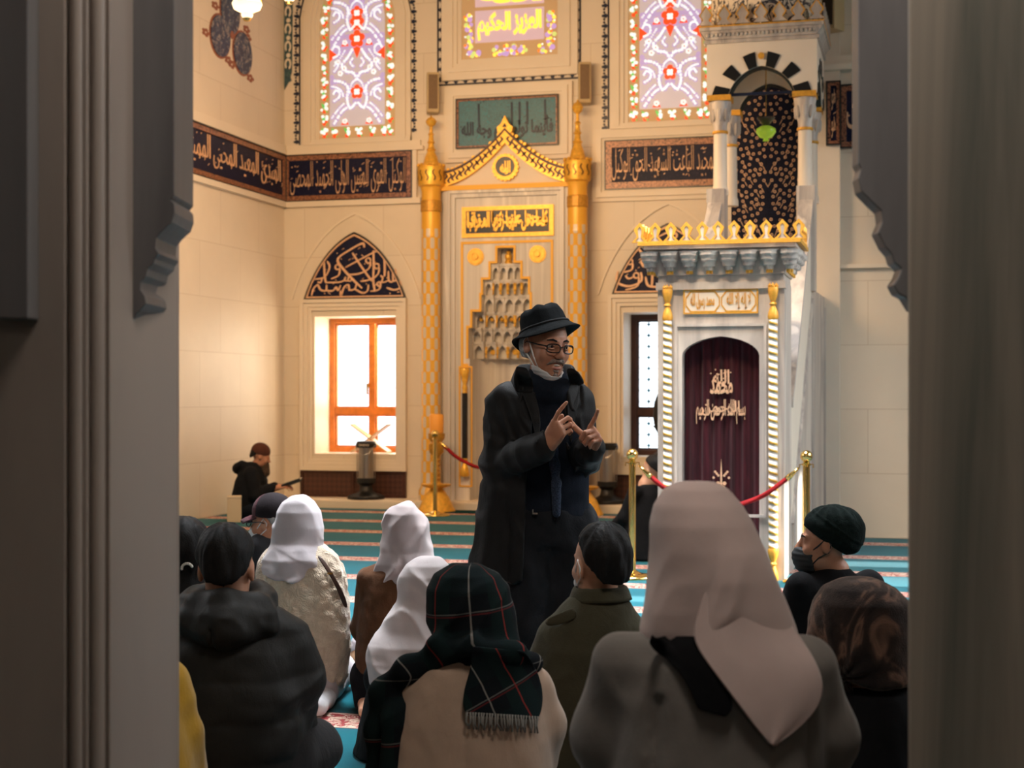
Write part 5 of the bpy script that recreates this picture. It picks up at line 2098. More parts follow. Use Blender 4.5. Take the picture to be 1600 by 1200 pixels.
# right pier and its springing
mb = MB().prism([(gx(1419, 2.75), 2.75), (2.0, 2.75), (2.0, 3.4), (gx(1421, 3.4), 3.4)], 0, 4.2, 'z')
o = in_view_frame(mb.build('pillar_right', M['pier_green'], bevel=0.006))
o['kind'] = 'structure'
ptsr = [(1332, -1500), (1331, 262), (1335, 270), (1331, 285), (1335, 305), (1352, 322), (1366, 335), (1368, 352), (1361, 368), (1372, 390), (1382, 402), (1386, 415), (1397, 424), (1393, 436), (1385, 448), (1392, 462), (1404, 468), (1416, 488)]
P4 = prof_px(ptsr, 3.16)
mb = MB()
xr_ = gx(1419, 3.16) + 0.02
mb.prism(P4 + [(xr_, zz(488, 3.16)), (xr_, zz(-260, 3.16))], 3.10, 3.16)
o = in_view_frame(mb.build('arch_right', M['pier_grey'], bevel=0.003))
o['kind'] = 'structure'
# ================================================================== SOFT SHAPES: bodies and cloth grown from distance fields
_NT = np.random.RandomState(11).rand(32, 32, 32).astype(np.float32)


def vnoise(x, y, z):
    x, y, z = np.broadcast_arrays(x, y, z)
    xi, yi, zi = np.floor(x).astype(np.int32), np.floor(y).astype(np.int32), np.floor(z).astype(np.int32)
    fx, fy, fz = (x - xi).astype(np.float32), (y - yi).astype(np.float32), (z - zi).astype(np.float32)
    fx, fy, fz = fx * fx * (3 - 2 * fx), fy * fy * (3 - 2 * fy), fz * fz * (3 - 2 * fz)
    out = 0
    for a in (0, 1):
        for b in (0, 1):
            for c in (0, 1):
                w = (fx if a else 1 - fx) * (fy if b else 1 - fy) * (fz if c else 1 - fz)
                out = out + w * _NT[(xi + a) & 31, (yi + b) & 31, (zi + c) & 31]
    return out * 2 - 1


def smin(a, b, k):
    if k <= 0:
        return np.minimum(a, b)
    h = np.maximum(k - np.abs(a - b), 0) / k
    return np.minimum(a, b) - h * h * k * 0.25


def smax(a, b, k):
    return -smin(-a, -b, k)


def rot(rx=0, ry=0, rz=0):
    return np.array(Matrix.Rotation(rz, 3, 'Z') @ Matrix.Rotation(ry, 3, 'Y') @ Matrix.Rotation(rx, 3, 'X'))


class Soft:
    """a list of blended solids"""

    def __init__(s):
        s.p = []

    def copy(s):
        c = Soft()
        c.p = list(s.p)
        return c

    def cap(s, a, b, ra, rb=None, k=0.02, sub=False):
        rb = ra if rb is None else rb
        a, b = np.array(a, float), np.array(b, float)
        m = max(ra, rb)
        lo, hi = np.minimum(a, b) - m, np.maximum(a, b) + m

        def f(X, Y, Z):
            d = b - a
            L = max(float(d @ d), 1e-9)
            t = np.clip(((X - a[0]) * d[0] + (Y - a[1]) * d[1] + (Z - a[2]) * d[2]) / L, 0, 1)
            return np.sqrt((X - a[0] - t * d[0]) ** 2 + (Y - a[1] - t * d[1]) ** 2 + (Z - a[2] - t * d[2]) ** 2) - (ra + (rb - ra) * t)
        s.p.append((f, lo, hi, k, sub))
        return s

    def chain(s, pts, rs, k=0.02):
        for i in range(len(pts) - 1):
            s.cap(pts[i], pts[i + 1], rs[i], rs[i + 1], k)
        return s

    def ell(s, c, r, R=None, k=0.02, sub=False):
        c, r = np.array(c, float), np.array(r if hasattr(r, '__len__') else (r, r, r), float)
        m = float(r.max())
        Rm = None if R is None else np.array(R)
        ext = r if Rm is None else np.sqrt((Rm ** 2) @ (r ** 2))
        lo, hi = c - ext, c + ext

        def f(X, Y, Z):
            x, y, z = X - c[0], Y - c[1], Z - c[2]
            if Rm is not None:
                x, y, z = (Rm[0, 0] * x + Rm[1, 0] * y + Rm[2, 0] * z, Rm[0, 1] * x + Rm[1, 1] * y + Rm[2, 1] * z, Rm[0, 2] * x + Rm[1, 2] * y + Rm[2, 2] * z)
            k0 = np.sqrt((x / r[0]) ** 2 + (y / r[1]) ** 2 + (z / r[2]) ** 2)
            k1 = np.sqrt((x / r[0] ** 2) ** 2 + (y / r[1] ** 2) ** 2 + (z / r[2] ** 2) ** 2)
            return k0 * (k0 - 1) / np.maximum(k1, 1e-6)
        s.p.append((f, lo, hi, k, sub))
        return s

    def loft(s, rows, n=2.4, k=0.03, wave=None, rnd=0.02, sub=False):
        """rows: (z, cx, cy, half width, half depth), horizontal sections; wave(angle, z) swells it"""
        A = np.array(sorted(rows), float)
        lo = np.array([(A[:, 1] - A[:, 3]).min(), (A[:, 2] - A[:, 4]).min(), A[0, 0]]) - 0.02
        hi = np.array([(A[:, 1] + A[:, 3]).max(), (A[:, 2] + A[:, 4]).max(), A[-1, 0]]) + 0.02

        def f(X, Y, Z):
            q = [np.interp(Z, A[:, 0], A[:, i]) for i in range(1, 5)]
            x, y = X - q[0], Y - q[1]
            e = (np.abs(x / q[2]) ** n + np.abs(y / q[3]) ** n) ** (1 / n)
            d = (e - 1) * np.minimum(q[2], q[3])
            if wave is not None:
                d = d - wave(np.arctan2(y, x), Z)
            return smax(d, smax(Z - A[-1, 0], A[0, 0] - Z, 0.0), rnd)
        s.p.append((f, lo, hi, k, sub))
        return s

    def field(s, lo, hi, h, grow=0.0):
        lo = np.array(lo, float)
        n = np.ceil((np.array(hi) - lo) / h).astype(int) + 1
        ax = [(lo[i] + h * np.arange(n[i])).astype(np.float32) for i in range(3)]
        F = np.full(n, 0.3, np.float32)
        for f, a, b, k, sub in s.p:
            pad = k + 4 * h + max(grow, 0)
            i0 = np.maximum(np.floor((a - pad - lo) / h).astype(int), 0)
            i1 = np.minimum(np.ceil((b + pad - lo) / h).astype(int) + 1, n)
            if np.any(i1 <= i0):
                continue
            sl = tuple(slice(i0[i], i1[i]) for i in range(3))
            X, Y, Z = ax[0][sl[0]][:, None, None], ax[1][sl[1]][None, :, None], ax[2][sl[2]][None, None, :]
            d = f(X, Y, Z).astype(np.float32) if not sub else f(X, Y, Z).astype(np.float32)
            F[sl] = smax(F[sl], -d, k) if sub else smin(F[sl], d, k)
        if grow:
            F -= np.float32(grow)
        return F, ax

    def bounds(s, pad=0.03):
        lo = np.min([p[1] for p in s.p if not p[4]], 0) - pad
        hi = np.max([p[2] for p in s.p if not p[4]], 0) + pad
        return lo, hi


def surface(F, ax, h):
    F = F.copy()
    for a in range(3):
        sl = [slice(None)] * 3
        for e in (0, -1):
            sl[a] = e
            F[tuple(sl)] = np.maximum(F[tuple(sl)], 0.5 * h)
    I = F < 0
    c = [I[a:I.shape[0] - 1 + a, b:I.shape[1] - 1 + b, d:I.shape[2] - 1 + d] for a in (0, 1) for b in (0, 1) for d in (0, 1)]
    cnt = sum(x.astype(np.int8) for x in c)
    act = (cnt > 0) & (cnt < 8)
    idx = np.argwhere(act)
    num = np.full(act.shape, -1, np.int64)
    num[act] = np.arange(len(idx))
    cor = np.array([(a, b, d) for a in (0, 1) for b in (0, 1) for d in (0, 1)])
    val = np.stack([F[idx[:, 0] + q[0], idx[:, 1] + q[1], idx[:, 2] + q[2]] for q in cor], 1)
    acc = np.zeros((len(idx), 3))
    w = np.zeros(len(idx))
    for i in range(8):
        for j in range(i + 1, 8):
            if np.abs(cor[i] - cor[j]).sum() != 1:
                continue
            m = (val[:, i] < 0) != (val[:, j] < 0)
            t = val[m, i] / (val[m, i] - val[m, j])
            acc[m] += cor[i] + t[:, None] * (cor[j] - cor[i])
            w[m] += 1
    V = (idx + acc / w[:, None]) * h + np.array([a[0] for a in ax])
    faces = []
    for a in range(3):
        b, d = (a + 1) % 3, (a + 2) % 3
        s0, s1 = [slice(None)] * 3, [slice(None)] * 3
        s0[a], s1[a] = slice(0, -1), slice(1, None)
        A, B = I[tuple(s0)], I[tuple(s1)]
        e = np.argwhere(A != B)
        e = e[(e[:, b] > 0) & (e[:, d] > 0) & (e[:, b] < I.shape[b] - 1) & (e[:, d] < I.shape[d] - 1)]
        ins = A[e[:, 0], e[:, 1], e[:, 2]]
        q = []
        for ob, od in ((-1, -1), (0, -1), (0, 0), (-1, 0)):
            g = e.copy()
            g[:, b] += ob
            g[:, d] += od
            q.append(num[g[:, 0], g[:, 1], g[:, 2]])
        q = np.stack(q, 1)
        q[~ins] = q[~ins][:, ::-1]
        faces.append(q)
    return V, np.concatenate(faces)


def keep_largest(V, Q, minpart=0.02):
    """drop specks: keep connected pieces with a reasonable share of the vertices"""
    lab = np.arange(len(V))
    while True:
        m = lab[Q].min(1)
        new = lab.copy()
        for c in range(4):
            np.minimum.at(new, Q[:, c], m)
        new = new[new]
        if np.array_equal(new, lab):
            break
        lab = new
    u, inv, cn = np.unique(lab, return_inverse=True, return_counts=True)
    ok = cn >= max(minpart * len(V), 20)
    kv = ok[inv]
    mp = np.cumsum(kv) - 1
    return V[kv], mp[Q[kv[Q].all(1)]]


def grow_mesh(name, soft, mat, parent, h=0.008, grow=0.0, post=None, lo=None, hi=None, attr=None, pad=0.03, smooth_iter=1, bits=0.02):
    """surface of a Soft as one mesh; post(X,Y,Z,F) may cut or wrinkle the field"""
    if lo is None:
        lo, hi = soft.bounds(pad + grow)
    F, ax = soft.field(lo, hi, h, grow)
    if post is not None:
        F = post(ax[0][:, None, None], ax[1][None, :, None], ax[2][None, None, :], F).astype(np.float32)
        F = np.broadcast_to(F, (len(ax[0]), len(ax[1]), len(ax[2])))
    V, Q = surface(F, ax, h)
    if bits:
        V, Q = keep_largest(V, Q, bits)
    for _ in range(smooth_iter):
        S_ = np.zeros_like(V)
        n = np.zeros(len(V))
        for i in range(4):
            a, b = Q[:, i], Q[:, (i + 1) % 4]
            np.add.at(S_, a, V[b])
            np.add.at(n, a, 1)
        V = 0.5 * V + 0.5 * S_ / np.maximum(n, 1)[:, None]
    me = bpy.data.meshes.new(name)
    me.vertices.add(len(V))
    me.vertices.foreach_set('co', V.astype(np.float32).ravel())
    me.loops.add(len(Q) * 4)
    me.loops.foreach_set('vertex_index', Q.astype(np.int32).ravel())
    me.polygons.add(len(Q))
    me.polygons.foreach_set('loop_start', np.arange(0, len(Q) * 4, 4, dtype=np.int32))
    me.polygons.foreach_set('use_smooth', np.ones(len(Q), bool))
    me.update(calc_edges=True)
    me.validate()
    if attr is not None:
        at = me.attributes.new('weave', 'FLOAT_VECTOR', 'POINT')
        at.data.foreach_set('vector', attr(V).astype(np.float32).ravel())
    me.materials.append(mat)
    o = bpy.data.objects.new(name, me)
    COL.objects.link(o)
    if parent is not None:
        o.parent = parent
    return o


def sheet(name, rows, mat, parent, th=0.006, sub=2, wob=0.0, attr=None, seed=0.0):
    """a piece of cloth through a grid of points (list of equally long rows)"""
    m, n = len(rows), len(rows[0])
    V = np.array([p for r in rows for p in r], float)
    Q = [(i * n + j, i * n + j + 1, (i + 1) * n + j + 1, (i + 1) * n + j) for i in range(m - 1) for j in range(n - 1)]
    me = bpy.data.meshes.new(name)
    me.from_pydata(V.tolist(), [], Q)
    me.polygons.foreach_set('use_smooth', [True] * len(Q))
    me.materials.append(mat)
    o = bpy.data.objects.new(name, me)
    COL.objects.link(o)
    o.parent = parent
    s_ = o.modifiers.new('round', 'SUBSURF')
    s_.levels = s_.render_levels = sub
    k = o.modifiers.new('thickness', 'SOLIDIFY')
    k.thickness = th
    k.offset = 0
    return o


# ------------------------------------------------------------------ anatomy
def head(s, c, R, sc=1.0, face=True, ears=True):
    """head looking towards -y of its own frame; c is the point between the ears"""
    R = np.array(R)
    T = lambda p: np.array(c) + R @ (np.array(p, float) * sc)
    E = lambda p, r, k=0.02, sub=False: s.ell(T(p), np.array(r) * sc, R, k * sc, sub)
    C = lambda a, b, ra, rb, k=0.01, sub=False: s.cap(T(a), T(b), ra * sc, rb * sc, k * sc, sub)
    E((0, 0.016, 0.045), (0.076, 0.094, 0.086), 0.02)
    E((0, -0.030, -0.008), (0.066, 0.062, 0.088), 0.03)
    E((0, -0.030, -0.062), (0.055, 0.055, 0.046), 0.03)
    if face:
        E((0, -0.073, -0.094), (0.024, 0.018, 0.018), 0.03)
        for q in (-1, 1):
            E((q * 0.040, -0.066, -0.026), (0.024, 0.022, 0.024), 0.02)
            C((q * 0.012, -0.089, 0.026), (q * 0.044, -0.078, 0.027), 0.009, 0.008, 0.012)
            E((q * 0.033, -0.098, 0.008), (0.017, 0.014, 0.012), 0.012, True)
            E((q * 0.033, -0.0775, 0.008), (0.0145, 0.0135, 0.0115), 0.003)
            C((q * 0.0255, -0.090, -0.030), (q * 0.036, -0.078, -0.058), 0.003, 0.003, 0.008)
            E((q * 0.011, -0.103, -0.030), (0.0085, 0.010, 0.007), 0.006)
        C((0, -0.088, 0.020), (0, -0.112, -0.022), 0.008, 0.012, 0.014)
        E((0, -0.111, -0.027), (0.012, 0.010, 0.010), 0.008)
        C((-0.017, -0.0875, -0.055), (0.017, -0.0875, -0.055), 0.0065, 0.0065, 0.012)
        C((-0.015, -0.0865, -0.072), (0.015, -0.0865, -0.072), 0.0075, 0.0075, 0.012)
        E((0, -0.099, -0.0635), (0.021, 0.011, 0.0035), 0.004, True)
    if ears:
        for q in (-1, 1):
            E((q * 0.076, 0.004, -0.002), (0.011, 0.020, 0.032), 0.008)
            E((q * 0.086, -0.002, 0.002), (0.006, 0.010, 0.018), 0.006, True)
    return T


def hand(s, w, a, t, right, curls, thumb, sc=1.0, spread=0.12):
    """w wrist, a along the palm, t towards the thumb; curls: three bends for each of four fingers"""
    a = np.array(a, float)
    a /= np.linalg.norm(a)
    t = np.array(t, float)
    t -= a * (t @ a)
    t /= np.linalg.norm(t)
    n = np.cross(a, t) if right else np.cross(t, a)
    P_ = lambda x, y, z: np.array(w) + sc * (t * x + a * y + n * z)
    base = [(0.029, 0.088), (0.009, 0.092), (-0.011, 0.087), (-0.029, 0.078)]
    seg = [(0.044, 0.026, 0.021), (0.047, 0.030, 0.022), (0.043, 0.028, 0.021), (0.034, 0.021, 0.019)]
    rad = [0.0092, 0.0095, 0.009, 0.008]
    for i, (x, y) in enumerate(base):
        s.cap(P_(x * 0.62, 0.005, 0), P_(x, y, 0.002), 0.0135 * sc, 0.0108 * sc, 0.012)
        fan = spread * (1 - i) * 0.6
        f = a * math.cos(fan) + t * math.sin(fan)
        p = P_(x, y, 0.0)
        ang = 0.0
        r = rad[i] * sc
        for q, (L, b) in enumerate(zip(seg[i], curls[i])):
            ang += b
            d = f * math.cos(ang) - n * math.sin(ang)
            e = p + d * L * sc
            s.cap(p, e, r, r * 0.9, 0.003)
            p = e
            r *= 0.9
    s.ell(P_(0.0, 0.048, -0.002), np.array((0.036, 0.046, 0.014)) * sc, np.stack([t, a, n], 1), 0.012)
    s.cap(P_(0.018, 0.018, -0.010), P_(0.034, 0.044, -0.016), 0.016 * sc, 0.0135 * sc, 0.012)
    p = P_(0.034, 0.044, -0.016)
    for (dx, dy, dz), L, r in zip(thumb, (0.034, 0.028), (0.0115, 0.0095)):
        d = t * dx + a * dy + n * dz
        d /= np.linalg.norm(d)
        e = p + d * L * sc
        s.cap(p, e, r * 1.05 * sc, r * 0.92 * sc, 0.004)
        p = e
    s.cap(P_(0, -0.06, 0), P_(0, 0.012, 0), 0.026 * sc, 0.024 * sc, 0.015)


FIST = [(1.1, 1.4, 0.7)] * 4
REST = [(0.35, 0.45, 0.3)] * 4
THUMB = [(0.55, 0.8, -0.3), (0.2, 0.95, -0.3)]


def drape_y(softs, x, z, off=0.008, default=-0.12, y0=-0.45, y1=0.15):
    """the near face (towards -y) of the given solids at x, z, less an offset"""
    ys = np.linspace(y0, y1, 241).astype(np.float32)[None, :, None]
    X, Z = np.full((1, 1, 1), x, np.float32), np.full((1, 1, 1), z, np.float32)
    F = np.full(ys.shape, 1.0, np.float32)
    for s in softs:
        for f, a, b, k, sub in s.p:
            F = smin(F, f(X, ys, Z), k)
    hit = np.flatnonzero(F[0, :, 0] < 0)
    return (float(ys[0, hit[0], 0]) if len(hit) else default) - off


def draped(f, softs, L, R_, offs, w=9, wob=0.0):
    """cloth points hung on the back of the solids between two outlines given as photo points"""
    rows_ = []
    for (lx_, ly_), (rx_, ry_), o in zip(L, R_, offs):
        rr, prev = [], None
        for k in range(w):
            u_ = k / (w - 1)
            p = f.at(lx_ + (rx_ - lx_) * u_, ly_ + (ry_ - ly_) * u_, -0.12)
            y = drape_y(softs, p[0], p[2], o + wob * math.sin(u_ * 9 + ly_ * 0.03), prev if prev is not None else -0.12)
            prev = y
            rr.append(f.at(lx_ + (rx_ - lx_) * u_, ly_ + (ry_ - ly_) * u_, y))
        rows_.append(rr)
    return rows_


def crease(X, Y, Z, d, amp, f=16.0, seed=0.0):
    """sharp-crested folds running along the direction d=(dx,dz) seen from behind"""
    a = X * d[0] + Z * d[1]
    b = -X * d[1] + Z * d[0]
    n = vnoise(b * f + seed + 0.6 * vnoise(X * 9 + seed, Y * 9, Z * 9), Y * f * 0.5 + seed, a * f * 0.22 + seed)
    return amp * (np.abs(n) * 2.2 - 0.6)


# ------------------------------------------------------------------ cloth, skin and hair materials
def cloth(name, c, rough=0.85, var=0.12, bump=0.25, scale=9.0, bscale=140.0, sheen=0.25, spec=0.15, c2=None):
    lum = min(1.0, 5.0 * (c[0] + c[1] + c[2]) / 3)
    sheen, spec = sheen * lum, spec * (0.4 + 0.6 * lum)
    t = NT(name)
    n = t.noise(scale, None, 4.0, 0.6)
    a = tuple(x * (1 - var) for x in c[:3]) + (1,)
    b = (tuple(min(1, x * (1 + var)) for x in c[:3]) + (1,)) if c2 is None else c2
    t.base(t.ramp(n, [(0.32, a), (0.68, b)])).p(rough, 0, spec)
    t.b.inputs['Sheen Weight'].default_value = sheen
    t.b.inputs['Sheen Roughness'].default_value = 0.5
    m1 = t.noise(bscale, None, 2.0)
    m2 = t.noise(22.0, t.obj((1, 1, 0.45)), 3.0, 0.5, 0.8)
    t.bump(t.math('ADD', t.math('MULTIPLY', m1, 0.25), m2), bump, 0.012)
    return t.m


def skin(name, c, red=0.25):
    t = NT(name)
    n = t.noise(16.0, None, 4.0, 0.6)
    a = (c[0] * 0.86, c[1] * 0.74, c[2] * 0.70, 1)
    b = (min(1, c[0] * 1.08), c[1] * 1.08, c[2] * 1.06, 1)
    t.base(t.ramp(n, [(0.3, a), (0.7, b)])).p(0.5, 0, 0.4)
    t.b.inputs['Subsurface Weight'].default_value = 0.12
    t.b.inputs['Subsurface Radius'].default_value = (0.02, 0.008, 0.004)
    t.b.inputs['Subsurface Scale'].default_value = 0.3
    t.bump(t.noise(320.0, None, 2.0), 0.25, 0.002)
    return t.m


M['skin'] = skin('skin_tan', (0.47, 0.235, 0.145, 1))
M['skin_light'] = skin('skin_light', (0.56, 0.32, 0.215, 1))
M['hair'] = cloth('black_hair', (0.006, 0.0055, 0.0055, 1), 0.62, 0.3, 0.35, 60, 260, 0.0, 0.5)
M['hair_grey'] = cloth('grey_hair', (0.32, 0.31, 0.30, 1), 0.6, 0.4, 0.7, 120, 240, 0.0, 0.3)


def hair_strands(T, R, amp=0.003):
    """ridges running down the head from the crown, added to a field"""
    R = np.array(R)
    c = np.array(T((0, 0.03, 0.05)))

    def w(X, Y, Z):
        x, y, z = X - c[0], Y - c[1], Z - c[2]
        u = R[0, 0] * x + R[1, 0] * y + R[2, 0] * z
        v = R[0, 1] * x + R[1, 1] * y + R[2, 1] * z
        q = R[0, 2] * x + R[1, 2] * y + R[2, 2] * z
        th = np.arctan2(u, v)
        return amp * 0.8 * vnoise(th * 4 + 20, q * 14 + 20, np.float32(3.0)) + amp * 0.6 * vnoise(th * 14 + 9 + q * 20, q * 18 + 3, np.float32(7.0)), u, v, q
    return w


def hair_cap(name, s_head, T, R, mat, parent, h=0.007, grow=0.014, low=-0.055, front=-0.03, brow=0.055, amp=0.006):
    """hair round the back of the head: hides the skull behind a hairline"""
    sk = Soft()
    R_ = np.array(R)
    sk.ell(T((0, 0.018, 0.047)), (0.078 + grow, 0.096 + grow, 0.088 + grow), R_)
    sk.ell(T((0, 0.045, -0.02)), (0.066 + grow * 0.6, 0.060 + grow, 0.06), R_, 0.04)
    st = hair_strands(T, R, amp)

    def post(X, Y, Z, F):
        n, u, v, q = st(X, Y, Z)
        F = F - n
        # hairline: a plane over the brow sloping back to the ear, and the nape
        F = smax(F, (-(v - front) * 0.8 - (q - brow) * 0.6), 0.01)
        F = smax(F, (low - q) - 0.35 * (v - 0.02), 0.012)
        return F
    return grow_mesh(name, sk, mat, parent, h, 0, post, pad=0.03)


def person(label, X0, D0):
    p = c2w((X0, D0, 0.0))
    return thing('person', label, 'person', p, YAW)


class Fig:
    """a figure modelled in the viewing frame, metres from its own base point"""

    def __init__(s, label, px, d):
        s.d = d
        s.X0 = (px - 800) / FPX * d
        s.root = person(label, s.X0, d)

    def at(s, px, py, dy=0.0):
        d = s.d + dy
        return np.array([(px - 800) / FPX * d - s.X0, dy, CAM_H - (py - 615) / FPX * d])

    def rows(s, R_, cy=0.0):
        """(photo row, left edge, right edge, half depth[, offset away]) -> loft sections"""
        out = []
        for r in R_:
            py, a, b, dep = r[:4]
            off = r[4] if len(r) > 4 else cy
            A, B = s.at(a, py, 0), s.at(b, py, 0)
            out.append((A[2], (A[0] + B[0]) / 2, off, max(0.004, (B[0] - A[0]) / 2), dep))
        return out
# ================================================================== THE STANDING MAN
f = Fig('person standing in long black coat and black bucket hat, gesturing with both hands', 840, 6.0)
man = f.root
A = f.at
HC = np.array((0.026, -0.065, 1.574))
HR = rot(0.13, 0.05, 0.58)
# skeleton
neck = (0.022, 0.0, 1.43)
shR, shL = (-0.128, 0.0, 1.362), (0.150, 0.01, 1.360)
elR, elL = (-0.150, -0.035, 1.115), (0.172, 0.02, 1.135)
wrR, wrL = A(857, 694, -0.30), A(922, 699, -0.27)
hipR, hipL = (-0.025, 0.02, 0.86), (0.135, 0.03, 0.86)
knR, knL = (-0.030, -0.03, 0.47), (0.135, -0.02, 0.47)
anR, anL = (-0.045, 0.03, 0.085), (0.115, 0.05, 0.085)

body = Soft()
Tm = head(body, HC, HR, 1.04)
body.cap((0.026, -0.03, 1.50), neck, 0.054, 0.058, 0.03)
body.chain([(0.022, 0.01, 1.38), (0.035, 0.02, 1.20), (0.05, 0.025, 0.92)], [0.075, 0.095, 0.105], 0.04)
body.cap(shR, shL, 0.045, 0.045, 0.04)
for a, b, c in ((shR, elR, wrR), (shL, elL, wrL)):
    body.chain([a, b, c], [0.052, 0.041, 0.028], 0.02)
for a, b, c in ((hipR, knR, anR), (hipL, knL, anL)):
    body.chain([a, b, c], [0.082, 0.056, 0.040], 0.03)
hand(body, wrR, (0.42, -0.55, 0.72), (-0.50, 0.30, 0.60), True,
     [(-0.05, 0.45, 0.15), (1.05, 1.05, 0.6), (1.15, 1.15, 0.7), (1.15, 1.1, 0.7)], [(0.22, 0.80, -0.75), (0.0, 0.85, -0.65)], 1.02)
hand(body, wrL, (0.16, -0.76, 0.63), (-0.55, 0.35, 0.72), False,
     [(-0.25, 0.15, 0.1), (1.25, 1.45, 0.8), (1.3, 1.45, 0.8), (1.25, 1.4, 0.8)], [(0.95, 0.30, -0.35), (0.95, 0.30, -0.1)], 1.02, 0.0)
grow_mesh('body', body, M['skin'], man, 0.0042, lo=(-0.26, -0.50, 0.03), hi=(0.34, 0.16, 1.72), smooth_iter=1)

# ---- trousers and shoes
tr = Soft()
for a, b, c in ((hipR, knR, anR), (hipL, knL, anL)):
    tr.chain([a, b, c], [0.105, 0.088, 0.078], 0.03)
tr.loft([(0.80, 0.055, 0.025, 0.165, 0.125), (0.90, 0.055, 0.02, 0.155, 0.125), (0.945, 0.053, 0.02, 0.148, 0.122)], 2.3, 0.04)


def post(X, Y, Z, F):
    F = F + 0.010 * vnoise(X * 14, Y * 14 + 3, Z * 9 + 0.4 * X * 20) + 0.005 * vnoise(X * 30, Y * 30, Z * 26)
    return np.maximum(F, 0.07 - Z)


M['trousers'] = cloth('charcoal_wool', (0.018, 0.020, 0.024, 1), 0.8, 0.2, 0.3)
grow_mesh('trousers', tr, M['trousers'], man, 0.009, post=post)
for (ax_, ay_, az_) in (anR, anL):
    sh = Soft()
    sh.chain([(ax_, ay_ + 0.03, 0.05), (ax_, ay_ - 0.08, 0.045), (ax_ + 0.005, ay_ - 0.16, 0.035)], [0.048, 0.046, 0.036], 0.03)
    grow_mesh('shoe', sh, M['blackplastic'], man, 0.008, post=lambda X, Y, Z, F: np.maximum(F, 0.004 - Z))

# ---- navy jumper with a roll collar, dark waist
M['navy_knit'] = cloth('navy_knit', (0.012, 0.016, 0.025, 1), 0.9, 0.2, 0.3, 20, 260)
jp = Soft()
jp.loft([(0.90, 0.055, 0.02, 0.150, 0.120), (1.05, 0.05, 0.02, 0.150, 0.125), (1.25, 0.04, 0.015, 0.165, 0.130), (1.36, 0.025, 0.01, 0.150, 0.110), (1.42, 0.025, 0.005, 0.10, 0.09)], 2.3, 0.03)
jp.loft([(1.35, 0.035, -0.02, 0.105, 0.10), (1.40, 0.040, -0.040, 0.092, 0.092), (1.435, 0.043, -0.050, 0.086, 0.086), (1.468, 0.040, -0.040, 0.078, 0.080), (1.49, 0.035, -0.02, 0.07, 0.07)], 2.0, 0.02)
for a, b, c in ((shR, elR, wrR), (shL, elL, wrL)):
    jp.chain([a, b, c], [0.056, 0.047, 0.034], 0.02)


def post(X, Y, Z, F):
    F = F + 0.005 * vnoise(X * 16, Y * 16, Z * 22)
    lim = np.minimum((X - wrR[0]) ** 2 + (Y - wrR[1]) ** 2 + (Z - wrR[2]) ** 2, (X - wrL[0]) ** 2 + (Y - wrL[1]) ** 2 + (Z - wrL[2]) ** 2)
    return np.maximum(F, 0.035 - np.sqrt(lim))


grow_mesh('jumper', jp, M['navy_knit'], man, 0.0065, post=post)
# dark stole hanging down the chest
M['stole'] = cloth('speckled_navy_wool', (0.030, 0.042, 0.070, 1), 0.95, 0.6, 0.4, 200, 300)
so = Soft()
pts = [A(864, 700, -0.135), A(866, 725, -0.145), A(868, 755, -0.142), A(869, 803, -0.135)]
for i in range(len(pts) - 1):
    so.cap(pts[i] - (0.006, 0, 0), pts[i + 1] - (0.004, 0, 0), 0.012, 0.011, 0.01)
    so.cap(pts[i] + (0.010, 0.002, 0), pts[i + 1] + (0.007, 0.002, 0), 0.012, 0.010, 0.02)
grow_mesh('stole', so, M['stole'], man, 0.006, post=lambda X, Y, Z, F: F + 0.003 * vnoise(X * 40, Y * 40, Z * 30))
MB().box(-0.022, -0.002, -0.122, -0.112, 0.928, 0.934).box(-0.022, -0.018, -0.122, -0.112, 0.928, 0.946).build('belt_buckle', M['steel'], man)

# ---- the coat
ct = Soft()
rows = [(0.655, -0.045, 0.035, 0.228, 0.165), (0.75, -0.04, 0.035, 0.230, 0.165), (0.90, -0.030, 0.03, 0.212, 0.160), (1.05, -0.020, 0.025, 0.195, 0.158),
        (1.20, 0.0, 0.02, 0.180, 0.155), (1.30, 0.010, 0.015, 0.180, 0.145), (1.37, 0.018, 0.012, 0.150, 0.125), (1.42, 0.025, 0.008, 0.105, 0.105), (1.45, 0.03, 0.0, 0.095, 0.10)]


def wave(th, Z):
    g = np.clip((1.15 - Z) / 0.45, 0, 1)
    return g * (0.014 * np.sin(th * 5 + 1.0 + 1.5 * Z) + 0.007 * np.sin(th * 11 + 4 * Z))


ct.loft(rows, 2.3, 0.03, wave)
sleeves = Soft()
for a, b, c, e in ((shR, elR, wrR, 1), (shL, elL, wrL, 1)):
    b_, c_ = np.array(b), np.array(c)
    cuff = b_ + (c_ - b_) * 0.93
    sleeves.chain([np.array(a), b_, cuff], [0.073, 0.068, 0.056], 0.03)
ct.p += sleeves.p
hollow = Soft()
hollow.loft([(r[0] - 0.005, r[1], r[2], r[3] - 0.024, r[4] - 0.024) for r in rows[:-1]] + [(1.47, 0.045, -0.01, 0.083, 0.085)], 2.3, 0.03, wave)
lo, hi = ct.bounds(0.04)
hf, _ = hollow.field(lo, hi, 0.006)
sf, _ = sleeves.field(lo, hi, 0.006)


